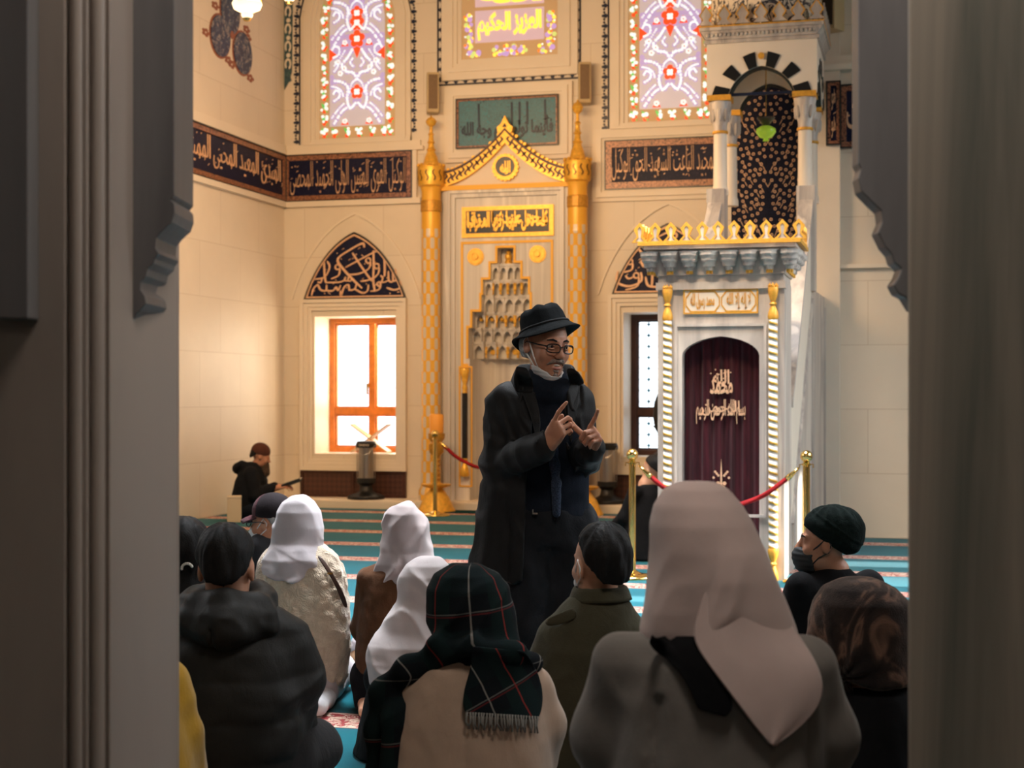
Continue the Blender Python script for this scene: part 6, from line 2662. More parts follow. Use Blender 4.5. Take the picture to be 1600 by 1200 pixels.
def post(X, Y, Z, F):
    # keep sleeves solid, hollow the body, open the front
    xc = np.interp(Z, [0.6, 0.9, 1.1, 1.25, 1.40, 1.46], [0.055, 0.055, 0.050, 0.052, 0.048, 0.050])
    hw_ = np.interp(Z, [0.6, 0.9, 1.05, 1.2, 1.33, 1.42], [0.105, 0.092, 0.085, 0.066, 0.060, 0.062])
    opening = np.maximum(np.abs(X - xc + 0.012) - hw_, Y - 0.0)
    hole = np.minimum(hf, opening)
    n = 0.004 * vnoise(X * 9 + 4, Y * 9, Z * 7 - 5 * X) + crease(X, Y, Z, (0.35, -0.94), 0.0085, 21, 2.0)
    # creases across the bent elbows
    for e in (elR, elL):
        r2 = (X - e[0]) ** 2 + (Y - e[1]) ** 2 + (Z - e[2]) ** 2
        n = n + 0.006 * np.exp(-r2 / 0.012) * np.sin(70 * (Z - e[2]) + 40 * (X - e[0]) + 3 * vnoise(X * 15, Y * 15, Z * 15))
    F = F + n
    return np.maximum(F, -np.where(sf < 0.012, np.maximum(hole, -sf + 0.004), hole))


M['coat'] = cloth('black_rainproof_cotton', (0.016, 0.016, 0.0165, 1), 0.6, 0.15, 0.25, 9, 300, 0.1, 0.30)
coat = grow_mesh('coat', ct, M['coat'], man, 0.006, post=post, lo=lo, hi=hi)
# turned collar and lapels, cut as sheets of cloth
def ringp(a, r, z, sq=0.92):
    return np.array((0.030 + r * math.cos(a), 0.002 + r * sq * math.sin(a), z))


rows_ = []
angs = np.linspace(-0.30 * PI, 1.28 * PI, 15)
for j, (r0, z0) in enumerate(((0.088, 1.445), (0.098, 1.495), (0.110, 1.500), (0.130, 1.460), (0.150, 1.400))):
    rr = []
    for i, a in enumerate(angs):
        e = abs(i - 7) / 7.0
        front = max(0, (e - 0.55) / 0.45)
        z = z0 + 0.012 * (1 - e) - front * (0.035 + 0.040 * (j >= 3)) - 0.02 * front * (j == 4)
        rr.append(ringp(a, r0 + 0.012 * front * (j > 2), z))
    rows_.append(rr)
sheet('collar', rows_, M['coat'], coat, 0.007, 2)
sheet('collar_fall', draped(f, [ct], [(807, 572), (804, 584), (804, 598), (806, 612)], [(824, 576), (829, 588), (833, 602), (834, 614)], (0.004, 0.010, 0.013, 0.013), 6), M['coat'], coat, 0.006, 2)
sheet('collar_fall', draped(f, [ct], [(886, 576), (887, 586), (890, 598), (895, 606)], [(897, 576), (905, 584), (911, 593), (913, 598)], (0.004, 0.010, 0.013, 0.013), 6), M['coat'], coat, 0.006, 2)
sheet('lapel', draped(f, [ct], [(812, 606), (818, 620), (826, 642), (834, 668), (838, 690)], [(834, 606), (838, 622), (843, 642), (845, 664), (841, 692)], (0.010, 0.014, 0.016, 0.012, 0.008), 6), M['coat'], coat, 0.006, 2)
sheet('lapel', draped(f, [ct], [(886, 600), (886, 622), (886, 645), (888, 668), (890, 690)], [(906, 600), (904, 622), (900, 645), (896, 668), (893, 692)], (0.010, 0.014, 0.016, 0.012, 0.008), 6), M['coat'], coat, 0.006, 2)
mb = MB()
for c in (A(840, 672, -0.165), A(838, 668, -0.163)):
    mb.ball(c, 0.009, 10, 0, (1, 0.4, 1))
p = A(826, 688, -0.235)
mb.ball(p, 0.010, 10, 0, (1, 0.5, 1))
mb.build('button', M['black'], coat, smooth=0)

# ---- hat
ht = rot(-0.30, -0.16, 0.42)
hc = Tm((0, 0.020, 0.072))
prof = [(0.0, 0.074), (0.035, 0.073), (0.060, 0.069), (0.078, 0.058), (0.086, 0.04), (0.0915, 0.0), (0.096, -0.010), (0.116, -0.030), (0.132, -0.042), (0.134, -0.046), (0.131, -0.048), (0.114, -0.036), (0.094, -0.018), (0.088, -0.02), (0.084, 0.0)]
mb = MB()
mb.lathe(prof[::-1], (0, 0, 0), 48)


def shape(p):
    x, y, z = p
    y *= 1.10
    r = math.hypot(x, y)
    th = math.atan2(y, x)
    k = max(0, (r - 0.092) / 0.05)
    z += k * (0.018 * math.cos(2 * th + 0.4) + 0.007 * math.sin(3 * th))
    if r < 0.092:
        z += 0.005 * math.sin(5 * th + 20 * x)
    q = hc + ht @ np.array((x, y, z))
    return tuple(q)


mb.moved(shape)
hat = mb.build('bucket_hat', cloth('black_twill', (0.006, 0.0075, 0.0085, 1), 0.8, 0.3, 0.3, 30, 300, 0.1), man, smooth=0)
mb = MB()
mb.lathe([(0.0955, -0.004), (0.0985, -0.004), (0.1005, -0.011), (0.0975, -0.011)], (0, 0, 0), 48)
mb.moved(shape)
mb.build('stitched_band', cloth('grey_seam', (0.035, 0.037, 0.04, 1)), hat, smooth=0)

# ---- face: brows, eyes, moustache, stubble, mask under the chin, glasses
H = lambda pts: [tuple(Tm(p)) for p in pts]
mb = MB()
for q in (-1, 1):
    mb.tube(H([(q * 0.014, -0.097, 0.026), (q * 0.030, -0.0945, 0.031), (q * 0.050, -0.082, 0.027)]), [0.003, 0.0042, 0.002], 8)
mb.build('eyebrow', M['hair'], man, smooth=0)
eye_white = plain('eye_white', (0.55, 0.5, 0.46, 1), 0.2)
iris = plain('dark_iris', (0.012, 0.008, 0.006, 1), 0.1)
for q in (-1, 1):
    e = MB()
    e.ball(Tm((q * 0.033, -0.0815, 0.006)), 0.0125, 16, 0)
    e.ball(Tm((q * 0.033 + 0.002, -0.090, 0.006)), 0.0060, 12, 1)
    e.build('eye', [eye_white, iris], man, smooth=0)
    l = MB()
    l.tube(H([(q * 0.020, -0.0915, 0.009), (q * 0.033, -0.0965, 0.0145), (q * 0.046, -0.088, 0.010)]), [0.0022, 0.0038, 0.0022], 8)
    l.tube(H([(q * 0.020, -0.092, 0.001), (q * 0.033, -0.0955, -0.004), (q * 0.046, -0.087, 0.0)]), [0.002, 0.0032, 0.002], 8)
    l.build('eyelid', M['skin'], man, smooth=0)
mo = Soft()
for q in (-1, 1):
    mo.chain([Tm((0.0, -0.101, -0.044)), Tm((q * 0.020, -0.096, -0.047)), Tm((q * 0.036, -0.082, -0.062))], [0.0065, 0.0075, 0.003], 0.006)
M['stubble'] = cloth('grizzled_hair', (0.26, 0.20, 0.165, 1), 0.7, 0.45, 0.7, 160, 240, 0.0, 0.3)
grow_mesh('moustache', mo, M['stubble'], man, 0.0025, post=lambda X, Y, Z, F: F + 0.0018 * vnoise(X * 260, Y * 120, Z * 90))
bd = Soft()
bd.chain([Tm((-0.030, -0.074, -0.092)), Tm((0.0, -0.086, -0.099)), Tm((0.030, -0.074, -0.092))], [0.006, 0.008, 0.006], 0.01)
bd.cap(Tm((-0.008, -0.094, -0.083)), Tm((0.008, -0.094, -0.083)), 0.005, 0.005, 0.006)
grow_mesh('chin_stubble', bd, M['stubble'], man, 0.0025, post=lambda X, Y, Z, F: F + 0.002 * vnoise(X * 240, Y * 160, Z * 120))
mb = MB().tube(H([(-0.014, -0.0915, -0.0615), (0, -0.0945, -0.0615), (0.014, -0.0915, -0.0615)]), [0.002, 0.0042, 0.002], 8)
mb.build('teeth', plain('teeth', (0.66, 0.60, 0.52, 1), 0.3), man, smooth=0)
mb = MB().tube(H([(-0.022, -0.090, -0.073), (-0.010, -0.0955, -0.0735), (0, -0.0965, -0.074), (0.010, -0.0955, -0.0735), (0.022, -0.090, -0.073)]), [0.002, 0.0045, 0.005, 0.0045, 0.002], 8)
mb.tube(H([(-0.024, -0.089, -0.056), (-0.010, -0.0965, -0.0525), (0.0, -0.097, -0.0535), (0.010, -0.0965, -0.0525), (0.024, -0.089, -0.056)]), [0.0015, 0.003, 0.003, 0.003, 0.0015], 8)
mb.build('lips', plain('lips', (0.33, 0.12, 0.09, 1), 0.5), man, smooth=0)

mk = Soft()
mk.ell(Tm((0, -0.030, -0.068)), np.array((0.060, 0.066, 0.050)), HR, 0.01)
mk.ell(Tm((0, -0.070, -0.096)), (0.032, 0.026, 0.024), HR, 0.03)
Rt = np.array(HR).T


def post(X, Y, Z, F):
    x, y, z = X - HC[0], Y - HC[1], Z - HC[2]
    v = Rt[1, 0] * x + Rt[1, 1] * y + Rt[1, 2] * z
    q = Rt[2, 0] * x + Rt[2, 1] * y + Rt[2, 2] * z
    u = np.abs(Rt[0, 0] * x + Rt[0, 1] * y + Rt[0, 2] * z)
    top_ = -0.108 + 0.75 * np.maximum(u - 0.018, 0)
    F = np.abs(F) - 0.004
    F = np.maximum(F, q - top_)
    F = np.maximum(F, v + 0.010)
    return F + 0.0007 * np.sin(q * 420)


mask = grow_mesh('face_mask', mk, plain('white_paper', (0.70, 0.68, 0.67, 1), 0.8), man, 0.003, post=post, lo=np.array(HC) - (0.13, 0.14, 0.18), hi=np.array(HC) + (0.13, 0.09, 0.02))
mb = MB()
for q in (-1, 1):
    mb.tube(H([(q * 0.052, -0.050, -0.076), (q * 0.068, -0.036, -0.040), (q * 0.076, -0.016, 0.004), (q * 0.080, 0.002, 0.030), (q * 0.082, 0.020, 0.012), (q * 0.078, 0.018, -0.020), (q * 0.066, -0.012, -0.052), (q * 0.055, -0.040, -0.083)]), 0.0032, 6)
mb.build('ear_loop', plain('white_elastic', (0.72, 0.70, 0.68, 1), 0.8), mask, smooth=0)

g = MB()
for q in (-1, 1):
    cx = q * 0.0335
    P_ = []
    for k in range(24):
        a = 2 * PI * k / 24
        x = 0.0245 * np.sign(math.cos(a)) * abs(math.cos(a)) ** 0.6
        z = 0.0155 * np.sign(math.sin(a)) * abs(math.sin(a)) ** 0.6
        P_.append((cx + x, -0.113 + 0.30 * (abs(cx + x) - 0.02) ** 1.0, 0.000 + z))
    P_.append(P_[0])
    P_.append(P_[1])
    g.tube(H(P_), 0.0024, 6)
    g.tube(H([(q * 0.058, -0.100, 0.006), (q * 0.076, -0.070, 0.008), (q * 0.083, 0.0, 0.012), (q * 0.082, 0.018, -0.002)]), [0.003, 0.003, 0.0022, 0.002], 6)
g.tube(H([(-0.010, -0.115, 0.004), (0, -0.118, 0.008), (0.010, -0.115, 0.004)]), 0.0022, 6)
gl = g.build('glasses', plain('black_acetate', (0.012, 0.010, 0.010, 1), 0.25), man, smooth=0)
# short grey hair below the hat
hs = Soft()
hs.ell(Tm((0, 0.018, 0.040)), (0.081, 0.098, 0.090), HR)
hs.ell(Tm((0, 0.045, -0.015)), (0.068, 0.066, 0.06), HR, 0.04)


def post(X, Y, Z, F):
    x, y, z = X - HC[0], Y - HC[1], Z - HC[2]
    v = Rt[1, 0] * x + Rt[1, 1] * y + Rt[1, 2] * z
    q = Rt[2, 0] * x + Rt[2, 1] * y + Rt[2, 2] * z
    F = F + 0.003 * vnoise(X * 150, Y * 150, Z * 60)
    F = np.maximum(F, q - 0.075)
    F = np.maximum(F, (-0.030 - v) + np.maximum(0, 0.02 - q) * 0.6)
    return np.maximum(F, -0.055 - q)


grow_mesh('hair', hs, M['hair_grey'], man, 0.004, post=post)
# ================================================================== THE SEATED LISTENERS
def rz2(th):
    """head turned so that it looks along the angle th (0 = at the camera, pi = away, + = to the right)"""
    return th


def sitter(f, hc, hR, sc, skin_mat, fwd=(0, 1), shz=0.62, shw=0.17, hip=0.16, cy=0.0, h=0.007, face=True, lean=(0, 0), sx=0.0):
    """kneeling body: head, neck, trunk, arms with hands on the thighs, folded legs"""
    b = Soft()
    T = head(b, hc, hR, sc, face)
    fw = np.array((fwd[0], fwd[1], 0.0))
    sd = np.array((fw[1], -fw[0], 0.0))
    base = np.array((sx, cy, 0.0))
    hips = base + (0, 0, hip)
    nk = np.array((base[0] + lean[0], base[1] + lean[1], shz + 0.05))
    b.cap(np.array(hc) + (0, 0, -0.06), nk, 0.052 * sc, 0.056 * sc, 0.03)
    mid = (hips + nk) / 2
    b.chain([nk - (0, 0, 0.09), mid, hips], [0.075, 0.085, 0.10], 0.04)
    for q in (-1, 1):
        s_ = nk - (0, 0, 0.07) + sd * shw * q * 0.66
        el = mid + sd * shw * q * 0.78 + fw * 0.09 - (0, 0, 0.03)
        wr = hips + sd * 0.09 * q + fw * 0.30 + (0, 0, 0.10)
        b.cap(nk - (0, 0, 0.07), s_, 0.048, 0.040, 0.04)
        b.chain([s_, el, wr], [0.040, 0.034, 0.027], 0.02)
        hand(b, wr, fw * 0.9 - np.array((0, 0, 0.25)), -sd * q, q > 0, REST, THUMB, 0.95)
        kn = hips + fw * 0.38 + sd * 0.11 * q - (0, 0, 0.06)
        an = hips - fw * 0.10 + sd * 0.10 * q - (0, 0, hip - 0.05)
        b.chain([hips + sd * 0.07 * q, kn], [0.085, 0.062], 0.04)
        b.chain([kn - (0, 0, 0.02), an], [0.052, 0.040], 0.02)
        b.chain([an, an - fw * 0.14 + (0, 0, -0.01)], [0.034, 0.024], 0.02)
    o = grow_mesh('body', b, skin_mat, f.root, h, post=lambda X, Y, Z, F: np.maximum(F, 0.004 - Z), smooth_iter=1)
    return T, hips, nk, fw, sd


def legs_cloth(f, name, mat, hips, fw, sd, h=0.011, grow=0.02):
    s = Soft()
    for q in (-1, 1):
        kn = hips + fw * 0.38 + sd * 0.11 * q - (0, 0, 0.06)
        an = hips - fw * 0.08 + sd * 0.10 * q - (0, 0, hips[2] - 0.055)
        s.chain([hips + sd * 0.06 * q, kn], [0.10, 0.078], 0.05)
        s.chain([kn - (0, 0, 0.02), an], [0.065, 0.052], 0.03)
    s.ell(hips, (0.17, 0.15, 0.12), None, 0.05)
    return grow_mesh(name, s, mat, f.root, h, grow * 0.4, post=lambda X, Y, Z, F: np.maximum(F + 0.006 * vnoise(X * 14, Y * 14, Z * 14), 0.003 - Z))


def arms_cloth(s, nk, hips, fw, sd, shw, r=(0.062, 0.055, 0.045), k=0.04):
    mid = (hips + nk) / 2
    for q in (-1, 1):
        s_ = nk - (0, 0, 0.06) + sd * shw * q * 0.82
        el = mid + sd * shw * q * 0.95 + fw * 0.08 - (0, 0, 0.03)
        wr = hips + sd * 0.09 * q + fw * 0.27 + (0, 0, 0.10)
        s.chain([s_, el, wr], list(r), k)
    return s


def wrinkle(a1=0.004, s1=(12, 12, 9), a2=0.003, s2=(28, 24, 18), seed=0.0):
    def g(X, Y, Z, F):
        return F + a1 * vnoise(X * s1[0] + seed, Y * s1[1], Z * s1[2] + 3 * X * s1[0] * 0.4) + a2 * (np.abs(vnoise(X * s2[0] + 9 * Z + seed, Y * s2[1] + seed, Z * s2[2] - 7 * X)) - 0.3)
    return g


AWAY = PI


def mask_on(T, hc, hR, mat, root, sc=1.0, top=-0.012, h=0.004):
    """a pleated mask over nose and chin with loops to the ears"""
    s_ = Soft()
    R_ = np.array(hR)
    s_.ell(T((0, -0.040, -0.052)), np.array((0.064, 0.066, 0.064)) * sc, R_, 0.01)
    s_.cap(T((0, -0.085, -0.02)), T((0, -0.102, -0.05)), 0.020 * sc, 0.028 * sc, 0.04)
    s_.ell(T((0, -0.075, -0.09)), np.array((0.034, 0.034, 0.030)) * sc, R_, 0.04)
    Rt_ = R_.T

    def post_(X, Y, Z, F):
        x, y, z = X - hc[0], Y - hc[1], Z - hc[2]
        u_, v_, q_ = [(Rt_[i, 0] * x + Rt_[i, 1] * y + Rt_[i, 2] * z) / sc for i in range(3)]
        F = np.maximum(F, q_ - top + 0.35 * np.abs(u_))
        F = np.maximum(F, v_ + 0.050 - 0.25 * np.abs(q_ + 0.05))
        return F + 0.0012 * np.sin(q_ * 330)
    m_ = grow_mesh('face_mask', s_, mat, root, h, post=post_)
    lp = MB()
    for q in (-1, 1):
        lp.tube([tuple(T(p)) for p in ((q * 0.058, -0.058, -0.030), (q * 0.072, -0.030, -0.004), (q * 0.080, 0.0, 0.028), (q * 0.084, 0.020, 0.006), (q * 0.078, 0.012, -0.026), (q * 0.066, -0.025, -0.050), (q * 0.055, -0.050, -0.080))], 0.0028 * sc, 6)
    lp.build('ear_loop', mat, m_, smooth=0)
    return m_



# ------------------------------------------------------------------ A. pink-grey scarf, nearest the camera
f = Fig('person in pale pink-grey headscarf and grey coat kneeling nearest the camera, seen from behind', 1112, 3.1)
A = f.at
hc = A(1102, 860, 0.0) + (0, 0.052, 0)
hR = rot(0, 0, AWAY - 0.12)
T, hips, nk, fw, sd = sitter(f, hc, hR, 1.0, M['skin_light'], shz=0.86, shw=0.19, hip=0.42, lean=(0.0, 0.0))
M['grey_coat'] = cloth('grey_wool_coat', (0.17, 0.155, 0.14, 1), 0.92, 0.10, 0.18, 8, 200)
c = Soft()
c.loft(f.rows([(1350, 925, 1290, 0.20), (1250, 945, 1285, 0.19), (1150, 958, 1284, 0.17), (1080, 962, 1282, 0.155), (1030, 975, 1268, 0.14), (1000, 1000, 1240, 0.12), (975, 1035, 1190, 0.09)]) + [(0.02, 0.0, 0.05, 0.25, 0.28), (0.25, 0, 0.03, 0.24, 0.26)], 2.4, 0.04)
for q, pts in ((-1, (A(972, 1035, 0.0), A(948, 1150, 0.05), A(955, 1260, 0.25))), (1, (A(1262, 1035, 0.0), A(1285, 1150, 0.05), A(1275, 1260, 0.25)))):
    c.chain(list(pts), [0.062, 0.064, 0.055], 0.05)


def post(X, Y, Z, F):
    n = wrinkle(0.004, (9, 9, 5), 0.006, (13, 12, 7), 2.0)(X, Y, Z, F)
    # the long crease between sleeve and back
    return n + 0.012 * np.exp(-((X + 0.122 + 0.10 * (0.75 - Z)) / 0.012) ** 2) * (Z < 0.80) + 0.012 * np.exp(-((X - 0.175 + 0.0 * Z) / 0.012) ** 2) * (Z < 0.78)


grow_mesh('coat', c, M['grey_coat'], f.root, 0.009, post=post)
# scarf over the head
M['pink_scarf'] = cloth('pale_pink_crepe', (0.54, 0.42, 0.39, 1), 0.9, 0.06, 0.12, 6, 320)
s = Soft()
s.loft(f.rows([(1010, 1004, 1232, 0.120, 0.01), (985, 1003, 1226, 0.122, 0.01), (950, 1007, 1214, 0.122, 0.01), (900, 1012, 1200, 0.125, 0.02), (860, 1015, 1192, 0.125, 0.025), (820, 1017, 1180, 0.118, 0.03), (790, 1024, 1163, 0.098, 0.03), (765, 1041, 1142, 0.07, 0.03), (751, 1066, 1118, 0.03, 0.03)]), 2.2, 0.02, None, 0.012)
def post(X, Y, Z, F):
    n = 0.004 * vnoise(X * 12 + 6 * Z, Y * 8, Z * 5) + crease(X, Y, Z, (-0.30, -0.95), 0.009, 13, 4.0) * np.clip((1.12 - Z) / 0.2, 0, 1)
    # overlapping edge running from the crown down to the left
    e = X - np.interp(Z, [0.88, 0.93, 1.0, 1.08], [A(1075, 1000)[0], A(1084, 970)[0], A(1104, 900)[0], A(1118, 860)[0]])
    step = 0.016 / (1 + np.exp(-e / 0.004)) * np.clip((1.12 - Z) / 0.1, 0, 1) * (Y < 0.05)
    return F + n - step


sc_ = grow_mesh('headscarf', s, M['pink_scarf'], f.root, 0.006, post=post)
# big wrap hanging over the right shoulder to a point
L = [(1120, 880), (1100, 930), (1088, 965), (1080, 1000), (1112, 1045), (1150, 1095), (1180, 1135), (1203, 1162)]
Rr = [(1178, 880), (1206, 930), (1226, 965), (1252, 1000), (1281, 1045), (1288, 1090), (1258, 1130), (1210, 1166)]
rows_ = draped(f, [s, c], L, Rr, (-0.014, 0.000, 0.010, 0.016, 0.018, 0.020, 0.020, 0.020), 9, 0.002)
sheet('scarf_end', rows_, M['pink_scarf'], sc_, 0.006, 3)
# black sheets standing in for shadow and dark cloth below the pink scarf
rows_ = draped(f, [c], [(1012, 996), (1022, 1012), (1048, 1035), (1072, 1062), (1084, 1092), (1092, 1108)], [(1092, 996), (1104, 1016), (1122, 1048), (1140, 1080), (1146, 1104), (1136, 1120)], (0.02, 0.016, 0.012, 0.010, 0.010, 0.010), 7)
M['shade_cloth'] = cloth('shade_black_cloth', (0.007, 0.007, 0.008, 1), 0.9)
i_ = sheet('scarf_shade_cloth', rows_, M['shade_cloth'], f.root, 0.010, 3)
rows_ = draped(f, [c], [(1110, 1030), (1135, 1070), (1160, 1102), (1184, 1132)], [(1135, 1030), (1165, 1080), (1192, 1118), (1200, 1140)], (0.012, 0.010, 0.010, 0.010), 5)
sheet('scarf_shade_cloth', rows_, M['shade_cloth'], f.root, 0.008, 3)
legs_cloth(f, 'grey_skirt', M['grey_coat'], hips, fw, sd)

# ------------------------------------------------------------------ B. tartan scarf and beige coat
f = Fig('person in dark tartan shawl over the head and beige coat, fringe hanging behind', 738, 4.27)
A = f.at
hc = A(736, 965, 0.0) + (0, 0.052, 0)
hR = rot(0, 0, AWAY + 0.1)
T, hips, nk, fw, sd = sitter(f, hc, hR, 1.0, M['skin_light'], shz=0.60, shw=0.18, hip=0.17)
M['beige_coat'] = cloth('beige_wool_coat', (0.40, 0.285, 0.21, 1), 0.95, 0.08, 0.15, 8, 220)
c = Soft()
c.loft(f.rows([(1330, 592, 862, 0.24, 0.02), (1250, 598, 862, 0.22), (1180, 612, 862, 0.19), (1120, 618, 860, 0.175), (1070, 632, 846, 0.155), (1035, 655, 822, 0.13), (1010, 688, 790, 0.09)]) + [(0.01, 0.0, 0.05, 0.25, 0.30)], 2.4, 0.04)
c.chain([A(835, 1070), A(852, 1130, 0.02), A(838, 1215, 0.12)], [0.05, 0.052, 0.048], 0.04)
c.chain([A(640, 1070), A(618, 1140, 0.02), A(630, 1215, 0.12)], [0.05, 0.052, 0.048], 0.04)


def post(X, Y, Z, F):
    F = wrinkle(0.004, (9, 9, 6), 0.005, (14, 12, 9), 4.0)(X, Y, Z, F)
    F = F + 0.006 * np.exp(-((X - A(730, 1100)[0]) / 0.0035) ** 2) * (Y < 0)
    return np.maximum(F, 0.004 - Z)


grow_mesh('coat', c, M['beige_coat'], f.root, 0.008, post=post)

t = NT('tartan')
at = t.n('ShaderNodeAttribute', attribute_name='weave')
sp = t.n('ShaderNodeSeparateXYZ')
t.l(at.outputs['Vector'], sp.inputs[0])


def lines(sock, period, off, w):
    fr = t.math('FRACT', t.math('ADD', t.math('DIVIDE', sock, period), off))
    return t.math('LESS_THAN', t.math('ABSOLUTE', t.math('SUBTRACT', fr, 0.5)), w)


u, v = sp.outputs[0], sp.outputs[1]
k = t.mix(t.math('MULTIPLY', lines(u, 0.165, 0.0, 0.22), 0.8), (0.006, 0.008, 0.010, 1), (0.006, 0.015, 0.014, 1))
k = t.mix(t.math('MULTIPLY', lines(v, 0.165, 0.0, 0.22), 0.6), k, (0.006, 0.013, 0.014, 1))
k = t.mix(t.math('MULTIPLY', lines(u, 0.165, 0.5, 0.012), 0.55), k, (0.30, 0.28, 0.25, 1))
k = t.mix(t.math('MULTIPLY', lines(v, 0.165, 0.5, 0.010), 0.35), k, (0.26, 0.25, 0.23, 1))
k = t.mix(t.math('MULTIPLY', lines(u, 0.165, 0.02, 0.011), 0.65), k, (0.28, 0.03, 0.025, 1))
k = t.mix(t.math('MULTIPLY', lines(v, 0.33, 0.02, 0.006), 0.4), k, (0.20, 0.025, 0.025, 1))
t.base(k).p(0.95, 0, 0.1)
t.bump(t.noise(260.0, None, 2.0), 0.3, 0.004)
M['tartan'] = t.m
s = Soft()
s.loft(f.rows([(1035, 668, 822, 0.130, 0.0), (1012, 676, 815, 0.122, 0.005), (980, 667, 808, 0.128, 0.02), (950, 664, 804, 0.132, 0.025), (920, 668, 796, 0.125, 0.03), (898, 680, 778, 0.098, 0.03), (884, 704, 752, 0.05, 0.03)]), 2.2, 0.02, None, 0.012)
# roll round the neck and over the shoulders
ring = [A(688, 1012, -0.11), A(740, 1010, -0.135), A(800, 1022, -0.115), A(828, 1035, -0.02), A(800, 1030, 0.10), A(700, 1030, 0.10), A(672, 1025, 0.0), A(688, 1012, -0.11)]
s.chain(ring, [0.028] * 8, 0.03)
s.chain([A(690, 1020, -0.085), A(640, 1050, -0.06), A(602, 1085, 0.0), A(592, 1140, 0.02), A(596, 1230, 0.03)], [0.034, 0.042, 0.046, 0.044, 0.04], 0.03)
s.chain([A(640, 1060, 0.0), A(620, 1120, -0.06), A(610, 1230, -0.08)], [0.04, 0.036, 0.034], 0.03)
def wr_(X, Y, Z, F):
    return F + 0.004 * vnoise(X * 14, Y * 12, Z * 10) + crease(X, Y, Z, (0.75, 0.66), 0.007, 17, 6.0)




def weave(V):
    th = np.arctan2(V[:, 0] - hc[0], -(V[:, 1] - hc[1]))
    top = np.clip((V[:, 2] - 0.62) / 0.1, 0, 1)
    u_ = (th * 0.125 + 0.06 * (V[:, 2] - 0.8)) * top + (1 - top) * (V[:, 0] * 0.9 + V[:, 1] * 0.5 + 0.03)
    v_ = V[:, 2] * 1.0 - 0.12 * V[:, 0] + 0.03
    return np.stack([u_, v_, V[:, 2] * 0], 1)


sh = grow_mesh('tartan_shawl', s, M['tartan'], f.root, 0.006, post=lambda X, Y, Z, F: np.maximum(wr_(X, Y, Z, F), 0.004 - Z), attr=weave)
# end of the shawl over the back, with fringe


r1 = draped(f, [s, c], [(735, 1010), (738, 1040), (726, 1072), (722, 1100), (728, 1118)], [(822, 1018), (836, 1042), (845, 1068), (848, 1095), (842, 1125)], (0.006, 0.014, 0.016, 0.018, 0.020), 9, 0.004)
se = sheet('shawl_end', r1, M['tartan'], sh, 0.006, 2)
V = np.array([q.co[:] for q in se.data.vertices])
at_ = se.data.attributes.new('weave', 'FLOAT_VECTOR', 'POINT')
at_.data.foreach_set('vector', np.stack([V[:, 0] * 0.9 + V[:, 2] * 0.45 + 0.03, V[:, 2] * 0.9 - V[:, 0] * 0.45, V[:, 2] * 0], 1).astype(np.float32).ravel())
fr = MB()
rd = random.Random(2)
for k in range(26):
    u_ = (k + 0.5) / 26
    i = min(7, int(u_ * 8))
    p = np.array(r1[-1][i]) * (1 - (u_ * 8 - i)) + np.array(r1[-1][i + 1]) * (u_ * 8 - i)
    q = p + (rd.uniform(-0.008, 0.008), -0.004 + rd.uniform(-0.004, 0.004), -0.035)
    fr.tube([p + (0, 0, 0.01), p + (rd.uniform(-0.004, 0.004), -0.004, -0.015), q], [0.0032, 0.003, 0.002], 6)
fr.build('fringe', M['tartan'], se, smooth=0)
legs_cloth(f, 'dark_skirt', M['trousers'], hips, fw, sd)

# ------------------------------------------------------------------ C. olive jacket
f = Fig('person with short black hair and olive field jacket sitting before the standing man', 930, 4.85)
A = f.at
hc = A(938, 885, 0.0)
hR = rot(-0.05, 0.05, AWAY + 0.45)
T, hips, nk, fw, sd = sitter(f, hc, hR, 1.0, M['skin_light'], shz=0.60, shw=0.15, hip=0.15)
hair_cap('hair', None, T, hR, M['hair'], f.root, 0.006, 0.013, -0.075, -0.035, 0.05, 0.007)
M['olive'] = cloth('olive_cotton', (0.050, 0.046, 0.028, 1), 0.8, 0.15, 0.3, 9, 260)
c = Soft()
c.loft(f.rows([(1215, 822, 1022, 0.20, 0.02), (1120, 832, 1022, 0.18), (1060, 832, 1020, 0.165), (1010, 842, 1012, 0.15), (975, 858, 1002, 0.125), (950, 876, 990, 0.10), (930, 893, 980, 0.078), (917, 905, 972, 0.066)]) + [(0.12, 0.0, 0.03, 0.20, 0.22)], 2.3, 0.03)
c.chain([A(868, 1000), A(845, 1060, 0.02), A(850, 1140, 0.14)], [0.06, 0.056, 0.05], 0.04)
c.chain([A(990, 1000), A(1010, 1060, 0.02), A(1005, 1140, 0.14)], [0.06, 0.056, 0.05], 0.04)


def post(X, Y, Z, F):
    F = wrinkle(0.005, (9, 9, 7), 0.006, (18, 15, 13), 7.0)(X, Y, Z, F)
    F = F + 0.004 * np.exp(-((X - A(985, 960)[0] + 0.10 * (0.66 - Z)) / 0.004) ** 2) * (Y < 0) * (Z > 0.52)
    return F


